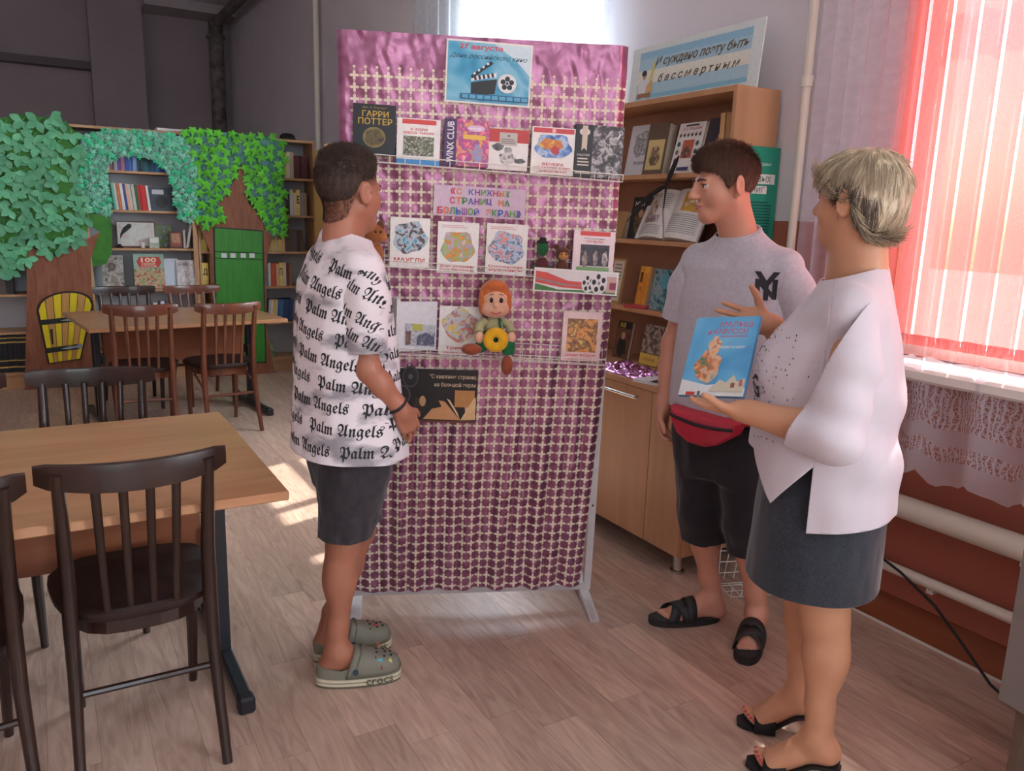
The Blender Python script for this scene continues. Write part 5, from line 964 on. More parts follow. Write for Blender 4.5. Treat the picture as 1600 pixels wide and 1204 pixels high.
        for ax in range(3):
            e = [slice(None)]*3; e2 = [slice(None)]*3; e[ax] = slice(0, -1); e2[ax] = slice(1, None)
            A = ins[tuple(e)]; B = ins[tuple(e2)]; o1, o2 = [(1, 2), (2, 0), (0, 1)][ax]; idx = np.argwhere(A != B)
            idx = idx[(idx[:, o1] > 0) & (idx[:, o2] > 0) & (idx[:, o1] < s.n[o1]-1) & (idx[:, o2] < s.n[o2]-1)]
            def cell(a, b): q = idx.copy(); q[:, o1] -= a; q[:, o2] -= b; return cid[tuple(q.T)]
            Q = np.stack([cell(1, 1), cell(0, 1), cell(0, 0), cell(1, 0)], 1); fl = ~A[tuple(idx.T)]; Q[fl] = Q[fl][:, ::-1]; F.append(Q)
        F = np.concatenate(F); F = F[(F >= 0).all(1)]
        A = F.ravel(); Bn = np.roll(F, -1, axis=1).ravel(); I = np.concatenate([A, Bn]); K = np.concatenate([Bn, A]); nn = np.maximum(1, np.bincount(I, minlength=len(V)))[:, None]
        for _ in range(relax):                  # gentle smoothing
            V = V*.5+.5*np.stack([np.bincount(I, V[K, c], len(V)) for c in range(3)], 1)/nn
        return V, F
def vnormals(V, F):
    n = np.cross(V[F[:, 2]]-V[F[:, 0]], V[F[:, 3]]-V[F[:, 1]]); N = np.zeros_like(V)
    for a in range(4): N += np.stack([np.bincount(F[:, a], n[:, c], len(V)) for c in range(3)], 1)
    return N/np.maximum(1e-12, np.linalg.norm(N, axis=1))[:, None]
def surf_obj(name, V, F, mat, parent, base, cuts=(), thick=0, **k):
    """mesh from a surface, trimmed by (point, outward normal, radius) cuts, in the person's own coordinates"""
    me = np_mesh(name, V-np.array(base), F, mat)
    if cuts:
        bm = bmesh.new(); bm.from_mesh(me); b = Vector(base)
        for c, n, r in cuts:
            c = Vector(c)-b; n = Vector(n).normalized()
            fs = [f for f in bm.faces if (r is None or (f.calc_center_median()-c).length < r)]; g = set(fs)
            for f in fs: g.update(f.edges); g.update(f.verts)
            bmesh.ops.bisect_plane(bm, geom=list(g), plane_co=c, plane_no=n, clear_outer=True, dist=1e-5)
        lv = [v for v in bm.verts if not v.link_faces]; bmesh.ops.delete(bm, geom=lv, context='VERTS')
        bm.to_mesh(me); bm.free()
    me.polygons.foreach_set('use_smooth', [True]*len(me.polygons)); o = link(name, me, parent, **k)
    if thick: m = o.modifiers.new('thickness', 'SOLIDIFY'); m.thickness = thick; m.offset = -1
    return o
def frame(org, ang, tilt=0, roll=0, sc=1):
    """person frame: y forward (heading ang), x to the person's right, z up"""
    return T(*org) @ RZ(ang-PI/2) @ RX(tilt) @ RY(roll) @ Matrix.Scale(sc, 4)
def head(F, H, female=False, chin=1.0):
    F.xf = H
    F.ell((0, -.014, .03), (.074, .093, .084), .02); F.ell((0, .02, -.028), (.06, .07, .078), .03); F.cone((0, .062, -.088), (0, .058, -.094), .02, .018, .03)
    for s in (-1, 1):
        F.cone((s*.05, -.004, -.05), (s*.018, .058, -.093), .017, .015, .03); F.ell((s*.036, .052, -.03), (.024, .024, .024), .025); F.ell((s*.024, .074, .018), (.02, .012, .008), .015)
    F.cone((0, .088, .012), (0, .106, -.026), .0075, .0115, .012); F.ell((0, .104, -.03), (.014, .013, .009), .008)
    for s in (-1, 1): F.ell((s*.0105, .098, -.033), (.008, .01, .007), .006); F.ell((s*.031, .094, -.001), (.017, .011, .0095), .012, sub=True)
    for s in (-1, 1): F.ell((s*.031, .0785, .0085), (.0165, .0095, .0052), .005); F.ell((s*.031, .0765, -.0105), (.0155, .0088, .0048), .005)
    F.ell((0, .085, -.056), (.02, .0125, .0075), .008); F.ell((0, .083, -.068), (.017, .012, .008), .008); F.ell((0, .1, -.0615), (.024, .012, .0016), .004, sub=True)
    for s in (-1, 1):
        F.ell((s*.082, -.014, -.006), (.0075, .02, .033), .007, rot=RZ(-s*.5)); F.ell((s*.091, -.01, -.003), (.0065, .012, .021), .005, rot=RZ(-s*.5), sub=True); F.ell((s*.075, -.004, -.034), (.006, .008, .009), .006)
    F.cone((0, -.028, -.06), (0, -.045, -.17), .05 if female else .048, .052, .03); F.xf = Matrix.Identity(4)
def eyes(parent, H, base, iris=(90, 60, 40), gaze=0):
    W = C((206, 196, 190), .25); I = C(iris, .15); P_ = C((14, 12, 12), .1); B = T(*(-Vector(base))) @ H
    for s in (-1, 1):
        e = MB().ball((s*.031, .0715, -.001), .0122, n=16, m=12, mat=B).build('eye', W, parent, smooth=True)
        d = Vector((math.sin(gaze), math.cos(gaze), 0)); c = Vector((s*.031, .0715, -.001))+d*.0078
        MB().ball(c, (.0062, .0054, .0062), n=12, m=8, mat=B).build('iris', I, e, smooth=True); MB().ball(c+d*.0036, (.003, .0022, .003), n=10, m=6, mat=B).build('pupil', P_, e, smooth=True)
def mouth(parent, H, base, col=(176, 100, 92)):
    B = T(*(-Vector(base))) @ H; m = M('lips_%d' % col[0], col, .45, var=.06, scale=80)
    MB().tube([(-.0205, .0835, -.0605), (-.012, .0905, -.0575), (-.004, .0945, -.0555), (0, .094, -.0565), (.004, .0945, -.0555), (.012, .0905, -.0575), (.0205, .0835, -.0605)], [.001, .0028, .0036, .0034, .0036, .0028, .001], 8, mat=B).build('upper_lip', m, parent, smooth=True)
    MB().tube([(-.019, .0835, -.063), (-.01, .0905, -.066), (0, .0925, -.067), (.01, .0905, -.066), (.019, .0835, -.063)], [.001, .0034, .0042, .0034, .001], 8, mat=B).build('lower_lip', m, parent, smooth=True)
    for s in (-1, 1): MB().tube([(s*.0185, .0815, .0025), (s*.025, .0855, .0052), (s*.032, .0862, .0056), (s*.039, .083, .0042), (s*.0455, .0775, .0015)], [.0006, .0012, .0014, .0013, .0006], 6, mat=B).build('eyelashes', M('lash', (30, 22, 20), .7), parent, smooth=True)
def brows(parent, H, base, col):
    B = T(*(-Vector(base))) @ H
    for s in (-1, 1): MB().tube([(s*.013, .0925, .0165), (s*.028, .091, .0205), (s*.046, .079, .0165)], [.0028, .0034, .0015], 6, mat=B).build('eyebrow', M('brow_hair', col, .8, var=.2, scale=200), parent, smooth=True)
def hand(F, wrist, d, nrm, thumb, curl=(.3, .35, .3), spread=.09, sc=1.0, thumb_out=.9, thumb_curl=.2, fc=None):
    """palm and five fingers. d: direction of the fingers, nrm: palm normal, thumb: side the thumb is on"""
    d = Vector(d).normalized(); nrm = Vector(nrm); nrm = (nrm-d*nrm.dot(d)).normalized(); sd = d.cross(nrm)
    if sd.dot(Vector(thumb)) < 0: sd = -sd
    w = Vector(wrist); R = Matrix((sd, d, nrm)).transposed()
    F.ell(w+d*.042*sc, (.038*sc, .047*sc, .0135*sc), .012, rot=R.to_4x4()); F.cone(w-d*.02, w+d*.02*sc, .024*sc, .024*sc, .02)
    tips = []
    for i, (off, L, r) in enumerate(((.027, .068, .0082), (.0095, .076, .0085), (-.0085, .07, .0082), (-.026, .056, .0072))):
        a = spread*(1.5-i); p = w+d*(.078-.006*abs(i-1.2))*sc+sd*off*sc; ca = 0; cs = fc[i] if fc else curl
        F.cone(p-d*.025*sc, p, .0088*sc, .0092*sc, .008)
        for j, (fr, cu) in enumerate(zip((.46, .31, .23), cs)):
            ca += cu; q = d*math.cos(a)+sd*math.sin(a); q = q*math.cos(ca)+nrm*math.sin(ca); p2 = p+q*L*fr*sc
            F.cone(p, p2, r*sc*(1-.06*j), r*sc*(.93-.06*j), .0035); p = p2
        tips.append(p.copy())
    p = w+d*.02*sc+sd*.026*sc; q = (d*.62+sd*thumb_out+nrm*.25).normalized(); p2 = p+q*.036*sc; F.cone(w+d*.012+sd*.012, p2, .0135*sc, .0108*sc, .012)
    q = (q*(1-thumb_curl)+d*.5*thumb_curl+nrm*thumb_curl).normalized(); p3 = p2+q*.03*sc; F.cone(p2, p3, .0102*sc, .0095*sc, .006); q = (q+d*.25).normalized(); F.cone(p3, p3+q*.022*sc, .0095*sc, .0078*sc, .005)
    return tips
def foot(F, ank, toe, w=.04, high=0, toes=True):
    """bare foot from the ankle to the toes; high lifts the heel"""
    a = Vector(ank); t = Vector(toe); d = (t-a); d.z = 0; d.normalize(); s = Vector((-d.y, d.x, 0))
    heel = a-d*.026; heel.z = t.z+high+.018; ball = t-d*.055; ball.z = t.z+.006
    F.cone(a+Vector((0, 0, .06)), a, .03, .031, .02); F.cone(a, heel, .031, .028, .03); F.cone(a+d*.01, ball, .031, .025, .03); F.cone(heel, ball, .026, .02, .03)
    for o in (-.022, .022): F.cone(a*.5+ball*.5+s*o*.6-Vector((0, 0, .008)), ball+s*o, .02, .018, .025)
    if toes:
        for i, (o, L, r) in enumerate(((-.026, .046, .0115), (-.008, .042, .0088), (.007, .036, .0082), (.02, .029, .0078), (.031, .021, .0072))): F.cone(ball+s*o*1.0, ball+s*o*1.05+d*L-Vector((0, 0, .004)), r+.002, r, .006)
def strands(name, V, F, mat, parent, base, count, length, flow, width=.0007, lift=.35, seed=1, nseg=2, jitter=.25, keep=None, curv=5.0):
    """short hairs standing on a scalp surface: thin three-sided blades following flow(p, n)"""
    r = np.random.default_rng(seed); tri = V[F]; ar = np.linalg.norm(np.cross(tri[:, 2]-tri[:, 0], tri[:, 3]-tri[:, 1]), axis=1); Nn = vnormals(V, F)
    idx = r.choice(len(F), count, p=ar/ar.sum()); uv = r.random((count, 2)); q = tri[idx]
    P = (q[:, 0]*(1-uv[:, :1])+q[:, 1]*uv[:, :1])*(1-uv[:, 1:])+(q[:, 3]*(1-uv[:, :1])+q[:, 2]*uv[:, :1])*uv[:, 1:]; N = Nn[F[idx, 0]]
    if keep is not None: m = keep(P); P, N = P[m], N[m]
    n = len(P); D = flow(P, N); D = D-N*(D*N).sum(1)[:, None]; D = D/np.maximum(1e-9, np.linalg.norm(D, axis=1))[:, None]; D = D+N*lift+r.normal(0, jitter, (n, 3)); D /= np.linalg.norm(D, axis=1)[:, None]
    Ln = (length(P) if callable(length) else np.full(n, length))*r.uniform(.7, 1.15, n); S = np.cross(D, N); S /= np.maximum(1e-9, np.linalg.norm(S, axis=1))[:, None]; rings = []
    for j in range(nseg+1):
        t = j/nseg; c = P-N*.001+D*(Ln*t)[:, None]-N*((Ln*t)**2*curv)[:, None]; w = width*(1-.85*t); rings.append(np.stack([c+S*w, c-S*w*.6+N*w, c-S*w*.6-N*w], 1))
    VV = np.stack(rings, 1).reshape(-1, 3); m = (nseg+1)*3; b = (np.arange(n)*m)[:, None]; FF = []
    for j in range(nseg):
        for a in range(3): c = (a+1) % 3; FF.append(np.concatenate([b+j*3+a, b+j*3+c, b+(j+1)*3+c, b+(j+1)*3+a], 1))
    FF = np.concatenate(FF); me = np_mesh(name, VV-np.array(base), FF, mat); me.polygons.foreach_set('use_smooth', [True]*len(me.polygons))
    return link(name, me, parent)
def drape(V, F, fn):
    N = vnormals(V, F); return V+N*fn(V, N)[:, None]
def bvh_of(o, base=None):
    me = o.data; return BVHTree.FromPolygons([v.co for v in me.vertices], [tuple(p.vertices) for p in me.polygons])
def wrap_text(mb, bvh, body, org, xd, zd, w, h, mi=0, shear=0, off=0, lift=.0015, maxd=.4, bend=0, sub=3):
    """lettering laid on a surface: planar letters are cast along the view-independent normal xd x zd"""
    v, f = text_geo(body, shear, off)
    if not v: return
    xs = [p[0] for p in v]; zs = [p[1] for p in v]; sx = w/(max(xs)-min(xs)); sz = h/(max(zs)-min(zs)); mx = (max(xs)+min(xs))/2; mz = (max(zs)+min(zs))/2
    xd = Vector(xd).normalized(); zd = Vector(zd).normalized(); nd = xd.cross(zd); org = Vector(org); bm = bmesh.new()
    vs = [bm.verts.new((( x-mx)*sx, (z-mz)*sz, 0)) for x, z in v]
    for q in f:
        try: bm.faces.new([vs[i] for i in q])
        except ValueError: pass
    step = .02; x = -w/2+step
    while x < w/2: bmesh.ops.bisect_plane(bm, geom=bm.verts[:]+bm.edges[:]+bm.faces[:], plane_co=(x, 0, 0), plane_no=(1, 0, 0)); x += step
    bm.verts.index_update(); pos = []
    for q in bm.verts:
        p = org+xd*q.co.x+zd*(q.co.y+bend*q.co.x*q.co.x); hit = bvh.ray_cast(p+nd*maxd, -nd, maxd*2)
        pos.append(None if hit[0] is None else hit[0]+nd*lift)
    fs = [[q.index for q in g.verts] for g in bm.faces]; bm.free()
    fs = [g for g in fs if all(pos[i] is not None for i in g) and max((pos[i]-pos[g[0]]).length for i in g) < .08]
    mb.add([p if p is not None else Vector((0, 0, 0)) for p in pos], fs, mi)
SKIN1 = M('skin_tanned', (168, 110, 86), .5, var=.06, scale=18, sss=.12, bump=.05, bscale=400); SKIN2 = M('skin_fair', (206, 150, 126), .5, var=.05, scale=18, sss=.12, bump=.05, bscale=400); SKIN3 = M('skin_woman', (204, 150, 116), .5, var=.05, scale=18, sss=.12, bump=.05, bscale=400)
# ================================================================ boy in the lettered shirt
def person(base, label): return empty('person', base, label=label, cat='person')
def lerp(a, b, t): return tuple(x+(y-x)*t for x, y in zip(a, b))
def folds(V, zs, amp, seed, fx=14, fz=5): return amp*npnoise(np.c_[V[:, 0]*fx, V[:, 1]*fx, V[:, 2]*fz]+seed, seed)
B1 = (.78, 2.3, 0); TH1 = math.radians(-6); HD1 = math.radians(24); f1 = Vector((math.cos(TH1), math.sin(TH1), 0)); l1 = Vector((-f1.y, f1.x, 0))
J = dict(neck=(.77, 2.31, 1.37), shR=(.774, 2.157, 1.298), shL=(.766, 2.463, 1.298), elR=(.768, 2.115, 1.02), wrR=(.868, 2.112, .895), elL=(.84, 2.47, 1.0), wrL=(.93, 2.25, .845), knR=(.735, 2.245, .46), knL=(.82, 2.35, .45), anR=(.705, 2.24, .1), anL=(.735, 2.39, .1), toeR=(.882, 2.175, .034), toeL=(.93, 2.36, .034))
p1_ = person(B1, 'person in a white blackletter-print shirt and dark shorts facing the stand')
H1 = frame((.785, 2.297, 1.512), HD1, tilt=.0, sc=1.0)
F = Field((.45, 1.9, -.01), (1.2, 2.7, 1.7), .0037); head(F, H1)
F.cone((.775, 2.305, 1.42), (.77, 2.31, 1.33), .047, .062, .03); F.loft([(.7, .77, 2.305, .1, .13), (.9, .77, 2.305, .09, .12), (1.15, .765, 2.31, .09, .13), (1.31, .768, 2.31, .05, .1)], TH1, .04)
for s in ('R', 'L'):
    F.chain([J['sh'+s], J['el'+s]], [.03, .035], .02); e, w = J['el'+s], J['wr'+s]; F.chain([e, lerp(e, w, .35), w], [.037, .036, .024], .02)
    F.cone((.775, 2.305+(-.075 if s == 'R' else .075), .74), J['kn'+s], .082, .054, .03); k_, a_ = J['kn'+s], J['an'+s]; F.chain([k_, lerp(k_, a_, .35), lerp(k_, a_, .75), a_], [.05, .044, .031, .028], .02); F.ell(Vector(lerp(k_, a_, .3))-f1*.014, (.041, .04, .085), .03)
    foot(F, J['an'+s], J['toe'+s], toes=False)
hand(F, J['wrR'], (.5, .1, -.85), (-.25, .95, 0), (.9, 0, .3), curl=(.5, .7, .5), sc=.92, thumb_out=.5, thumb_curl=.4)
hand(F, J['wrL'], (.1, -.7, -.7), (-.9, -.1, -.2), (.4, 0, .8), curl=(.6, .6, .4), sc=.92, thumb_out=.5)
V, Q = F.surface(1); body1 = surf_obj('body', V, Q, SKIN1, p1_, B1)
eyes(p1_, H1, B1); mouth(p1_, H1, B1, (150, 84, 74)); brows(p1_, H1, B1, (52, 38, 30))
HAIR1 = M('hair_dark_brown', (40, 30, 25), .7, c2=(78, 58, 46), scale=120, st=(1, 1, .2))
F = Field((.63, 2.14, 1.4), (.95, 2.46, 1.7), .004); F.xf = H1; F.ell((0, -.016, .031), (.0762, .0955, .088), .01); F.ell((0, -.005, .082), (.066, .082, .038), .025)
hl = lambda x, y, z: np.interp(y, [-.14, -.09, -.05, -.028, -.005, .025, .05, .085], [-.07, -.062, -.04, .002, .018, .025, .046, .07])-z
F.clip(hl, .02); F.xf = Matrix.Identity(4); V, Q = F.surface(1); hair1 = surf_obj('hair', V, Q, HAIR1, p1_, B1)
Hi = np.array(H1.inverted()); loc = lambda P: P@Hi[:3, :3].T+Hi[:3, 3]
fw = np.array((math.cos(HD1), math.sin(HD1), .15))
strands('hair_strands', V, Q, HAIR1, hair1, B1, 16000, lambda P: .005+.015*np.clip((loc(P)[:, 2]-.03)/.07, 0, 1), lambda P, N: fw[None]*np.clip((loc(P)[:, 2]-.03)/.06, 0, 1)[:, None]+np.array((0, 0, -1.))[None]*np.clip((.09-loc(P)[:, 2])/.06, 0, 1)[:, None], width=.0008, lift=.7)
F = Field((.63, 2.14, 1.36), (.95, 2.46, 1.7), .004); F.xf = H1; F.ell((0, -.014, .03), (.0748, .0938, .0848), .01); F.cone((0, -.029, -.05), (0, -.036, -.12), .0512, .0532, .03); F.clip(lambda x, y, z: hl(x, y, z)-.034, .004); F.clip(lambda x, y, z: z-.05+0*x, .004); F.xf = Matrix.Identity(4); V, Q = F.surface(1)
strands('fade_stubble', V, Q, HAIR1, hair1, B1, 26000, .005, lambda P, N: np.tile(np.array((0, 0, -1.)), (len(P), 1)), width=.0004, lift=.9, seed=4)
# shirt
F = Field((.4, 1.9, .6), (1.15, 2.75, 1.5), .0065)
F.loft([(.62, .775, 2.305, .178, .232), (.76, .775, 2.305, .172, .225), (.95, .77, 2.305, .155, .21), (1.12, .765, 2.308, .142, .2), (1.25, .764, 2.31, .128, .19), (1.335, .768, 2.31, .085, .14), (1.385, .772, 2.31, .064, .08)], TH1, .05, e=2.4)
[F.cone(Vector(J['sh'+s])-l1*l*.07, Vector(J['sh'+s]), .056, .054, .05) for s, l in (('R', -1), ('L', 1))]; F.cone((.772, 2.31, 1.335), (.776, 2.308, 1.43), .072, .06, .03); V, Q = F.surface(3)
V = drape(V, Q, lambda V, N: folds(V, 0, .007, 3, 11, 3.5)*np.clip((1.3-V[:, 2])*3, 0, 1)+folds(V, 0, .004, 8, 26, 9)+.006*np.sin(V[:, 0]*38+V[:, 1]*30+3*V[:, 2])*np.clip((1.0-V[:, 2])*3, 0, 1))
SHIRT1 = M('white_shirt_smudged', (226, 218, 222), .8, c2=(226, 218, 222), scale=7, sheen=.2, bump=.08, bscale=350); rp = [n for n in SHIRT1.node_tree.nodes if n.type == 'VALTORGB'][0]; rp.color_ramp.elements[0].position = .36; rp.color_ramp.elements[0].color = (*lin((150, 146, 152)), 1); rp.color_ramp.elements[1].position = .5; [n for n in SHIRT1.node_tree.nodes if n.type == 'MAPPING'][0].inputs['Scale'].default_value = (1, 1, 2.2)
slc = lambda s, z: (Vector(J['sh'+s])+(Vector(J['el'+s])-Vector(J['sh'+s]))*z)
shirt1 = surf_obj('shirt', V, Q, SHIRT1, p1_, B1, [((.775, 2.305, .745), (-.05, .0, -1), None), ((.775, 2.308, 1.392), (.3, -.03, 1), .2)], thick=.004)
sleeves1 = []
for s, l in (('R', -1), ('L', 1)):
    a, e = Vector(J['sh'+s]), Vector(J['el'+s]); F = Field(np.minimum(a, e)-.14, np.maximum(a, e)+.14, .006); F.cone(a+(e-a)*.06, a+(e-a)*.3, .053, .064, .03); F.cone(a+(e-a)*.3, a+(e-a)*1.0, .064, .058, .03); V, Q = F.surface(2)
    V = drape(V, Q, lambda V, N: folds(V, 0, .005, 4, 20, 8)); sleeves1.append(surf_obj('sleeve', V, Q, SHIRT1, shirt1, B1, [(slc(s, .84), e-a+Vector((0, 0, -.05)), None)], thick=.004))
FR = '𝕻𝖆𝖑𝖒 𝕬𝖓𝖌𝖊𝖑𝖘'; INK = C((30, 28, 32), .7); bv = bvh_of(shirt1); t = MB()
nd = Vector((-.72, -.69, 0)).normalized(); xd = Vector((0, 0, 1)).cross(nd).normalized()*1; org0 = Vector((.77, 2.305, 0))-Vector(B1)
for r in range(9):
    z = 1.315-r*.0655; off = (-.11, -.02, .06, -.07, .03, -.12, .0, .08, -.05)[r]
    sl_ = .3-.03*r
    for k in (-2, -1, 0, 1, 2): wrap_text(t, bv, FR, org0+Vector((0, 0, z-sl_*(off+k*.235)))+xd*(off+k*.235), xd-Vector((0, 0, sl_)), Vector((0, 0, 1))+xd*sl_, .205, .046, off=.004)
t.build('printed_lettering', INK, shirt1)
t = MB(); bv2 = bvh_of(sleeves1[0])
for i, q in enumerate((1.3, 1.235, 1.17, 1.105)): wrap_text(t, bv2, FR, Vector((.775+.03*(i % 2), 2.13, q))-Vector(B1), xd-Vector((0, 0, .5)), Vector((0, 0, 1))+xd*.5, .19, .043)
t.build('sleeve_lettering', INK, sleeves1[0])
t = MB()
for r in range(8):
    for k in (-.5, .5): wrap_text(t, bv, FR, org0+Vector((0, 0, 1.25-r*.0655))+l1*k*-.235, -l1 if False else Vector((-.1, 1, 0)), (0, 0, 1), .205, .046)
t.build('front_lettering', INK, shirt1)
# shorts
F = Field((.5, 1.98, .35), (1.05, 2.62, .95), .006); F.loft([(.62, .772, 2.305, .1, .14), (.72, .775, 2.305, .118, .16), (.8, .775, 2.305, .115, .15), (.88, .775, 2.305, .1, .14)], TH1, .04)
for s, o_ in (('R', -.078), ('L', .078)): F.cone((.775, 2.305+o_, .7), lerp((.775, 2.305+o_, .7), J['kn'+s], 1.05), .108, .08, .03)
V, Q = F.surface(3); V = drape(V, Q, lambda V, N: folds(V, 0, .005, 5, 22, 8)+folds(V, 0, .0025, 6, 50, 20))
SHORT1 = M('charcoal_denim', (38, 34, 40), .85, c2=(56, 50, 56), scale=40, sheen=.2, bump=.2, bscale=300)
shorts1 = surf_obj('shorts', V, Q, SHORT1, p1_, B1, [((.735, 2.245, .485), (0, 0, -1), .2), ((.83, 2.37, .485), (0, 0, -1), .16)], thick=.004)
# wrist watch
w = Vector(J['wrR']); d = (w-Vector(J['elR'])).normalized(); c = w-d*.018; a_ = d.cross(Vector((0, 0, 1))).normalized(); b_ = d.cross(a_)
MB().tube([c-Vector(B1)+(a_*math.cos(q)+b_*math.sin(q))*.0285 for q in [2*PI*i/20 for i in range(21)]], .0055, 8).build('wrist_band', RUB, p1_, smooth=True)
# clogs
CROC = M('olive_foam', (122, 122, 108), .6, var=.05, scale=20, bump=.05, bscale=200); CREAM = C((206, 200, 172), .6); SOLE2 = C((98, 92, 78), .6)
def outline(L, wf, wh, n=32):
    out = []
    for i in range(n):
        a = 2*PI*i/n; x = math.cos(a); y = math.sin(a); t = (x+1)/2; w = wh+(wf-wh)*(t**.8); sx = abs(x)**.85*(1 if x > 0 else -1); sy = abs(y)**.8*(1 if y > 0 else -1); out.append((sx*L/2, sy*w/2))
    return out
def clog(pos, ang, label_letters, side):
    o = empty('clog'); o.parent = p1_; o.location = Vector(pos)-Vector(B1); o.rotation_euler = (0, 0, ang)
    L, wf, wh = .268, .108, .082; ol = outline(L, wf, wh)
    for nm, z0, z1, k, m in (('outsole', 0, .008, .985, SOLE2), ('lower_stripe', .008, .017, 1.0, CREAM), ('mid_groove', .017, .02, .985, SOLE2), ('upper_stripe', .02, .03, 1.0, CREAM), ('footbed', .03, .04, .97, CROC)):
        v = [(x*k, y*k, z) for z in (z0, z1) for x, y in ol]; n = len(ol); MB().add(v, [tuple(range(n))[::-1], tuple(range(n, 2*n))]+[(i, (i+1) % n, n+(i+1) % n, n+i) for i in range(n)]).build(nm, m, o)
    v = []; f = []; nu, nv = 14, 16
    for i in range(nu+1):
        t = i/nu; x = -.012+t*.146; half = wf/2*.97*math.sqrt(max(.0004, 1-max(0, (x-.03)/.104)**2.6)); h = .034+.048*(1-t)**.9
        if i == nu: half = .004; h = .008
        for j in range(nv+1):
            a = PI*j/nv; sh = -.03*math.sin(a)**3*(1-t)**3; v.append((x-sh*0-.03*(1-math.sin(a))*(1-t)**2, -half*math.copysign(abs(math.cos(a))**.75, math.cos(a)), .036+h*math.sin(a)**.8))
    for i in range(nu):
        for j in range(nv): f.append((i*(nv+1)+j, i*(nv+1)+j+1, (i+1)*(nv+1)+j+1, (i+1)*(nv+1)+j))
    up = MB().add(v, f).build('upper', CROC, o, smooth=True); m = up.modifiers.new('t', 'SOLIDIFY'); m.thickness = .006
    v = []; f = []; hp = [p for p in outline(L, wf, wh, 48) if p[0] < .0]; hp.sort(key=lambda p: math.atan2(p[1], -p[0]) if True else 0)
    for i, (x, y) in enumerate(hp):
        hgt = .018+.012*max(0, 1-abs(x+.13)/.1)+.024*max(0, (x+.06)/.06); v += [(x*.985, y*.985, .038), (x*.97, y*.97, .038+hgt), (x*.9, y*.9, .038+hgt), (x*.88, y*.88, .038)]
    for i in range(len(hp)-1):
        for j in range(3): f.append((i*4+j, i*4+j+1, i*4+4+j+1, i*4+4+j))
    MB().add(v, f).build('heel_rim', CROC, o, smooth=True)
    MB().tube([(-.01, -.046, .06), (.0, -.04, .09), (.008, -.022, .108), (.01, 0, .114), (.008, .022, .108), (.0, .04, .09), (-.01, .046, .06)], .007, 8, flat=.5).build('strap', CROC, o, smooth=True)
    for s in (-1, 1): MB().tube([(-.012, s*.05, .058), (-.012, s*.056, .058)], .009, 12).build('rivet', C((50, 70, 84), .4), o)
    for i, (x, y) in enumerate(((.05, -.03), (.055, -.012), (.055, .012), (.05, .03), (.078, -.022), (.082, 0), (.078, .022), (.1, -.012), (.1, .012))):
        hz = .036+(.034+.048*(1-(x+.012)/.146)**.9)*(math.sqrt(max(0, 1-(y/(wf/2*.93))**2)))**.85
        MB().ball((x, y, hz+.001), (.0045, .0045, .003), n=8, m=6).build('vent_hole', C((24, 24, 22), .8), o)
    if label_letters:
        MB().ball((.062, -.034, .078), (.013, .006, .009), n=12, m=8).build('charm', C((90, 176, 186), .4), o, smooth=True); MB().prism([(.088, .064), (.104, .062), (.1, .08), (.092, .082)], -.034, -.028).build('charm', C((222, 206, 120), .4), o); MB().tube([(.068, -.044, .068), (.07, -.05, .058)], .003, 6).build('charm', C((130, 80, 50), .5), o)
    else: MB().ball((.07, -.012, .09), (.012, .007, .005), n=12, m=8).build('charm', C((176, 60, 60), .4), o, smooth=True); MB().ball((.105, -.012, .07), (.007, .006, .005), n=12, m=8).build('charm', C((206, 90, 90), .4), o, smooth=True)
    t = MB(); vt, ft = text_geo('crocs', 0, .01); xs = [p[0] for p in vt]; x0, x1 = min(xs), max(xs); zs = [p[1] for p in vt]; zc = (min(zs)+max(zs))/2; zr = max(zs)-min(zs); vv = []
    for x, z in vt:                                         # lettering bent round the sole edge
        xx = .02+.085*(x-x0)/(x1-x0); k = xx/(L/2); yy = -((wh+(wf-wh)*(((k+1)/2)**.8))/2)*(1-min(.999, abs(k)**(2/.85)))**(.4); vv.append((xx, yy-.0035, .019+.019*(z-zc)/zr))
    t.add(vv, ft); t.build('sole_lettering', C((96, 88, 72), .6), o)
    return o
clog((.768, 2.214, 0), math.radians(-16), True, -1); clog((.806, 2.38, 0), math.radians(-3), False, -1)
# ================================================================ boy in the grey T-shirt
def sole(o, L, wf, wh, z0, z1, name, m, k=1.0):
    ol = outline(L, wf, wh); n = len(ol); v = [(x*k, y*k, z) for z in (z0, z1) for x, y in ol]
    MB().add(v, [tuple(range(n))[::-1], tuple(range(n, 2*n))]+[(i, (i+1) % n, n+(i+1) % n, n+i) for i in range(n)]).build(name, m, o)
def band(o, name, m, x0, x1, width, half, hgt, zb, dx0=0, thick=.004, n=14, p=.8):
    """strap arching over a foot from one sole edge to the other, skewed from x0 to x1"""
    v = []; f = []
    for i in range(n+1):
        t = i/n; a = PI*t; x = x0+(x1-x0)*t
        for s in (-1, 0, 1): v.append((x+s*width/2, -half*math.cos(a), zb+(hgt-.012*s*0-.25*(x+s*width/2-.02))*max(0, math.sin(a))**p))
    for i in range(n):
        for j in range(2): f.append((i*3+j, i*3+j+1, (i+1)*3+j+1, (i+1)*3+j))
    b = MB().add(v, f).build(name, m, o, smooth=True); md = b.modifiers.new('t', 'SOLIDIFY'); md.thickness = thick; return b
B2 = (2.02, 1.92, 0); TH2 = math.radians(193); HD2 = math.radians(160); f2 = Vector((math.cos(TH2), math.sin(TH2), 0)); l2 = Vector((-f2.y, f2.x, 0)); c2 = Vector((1.985, 1.925, 0))
p2_ = person(B2, 'person in a light grey T-shirt with a red waist bag standing by the bookcase')
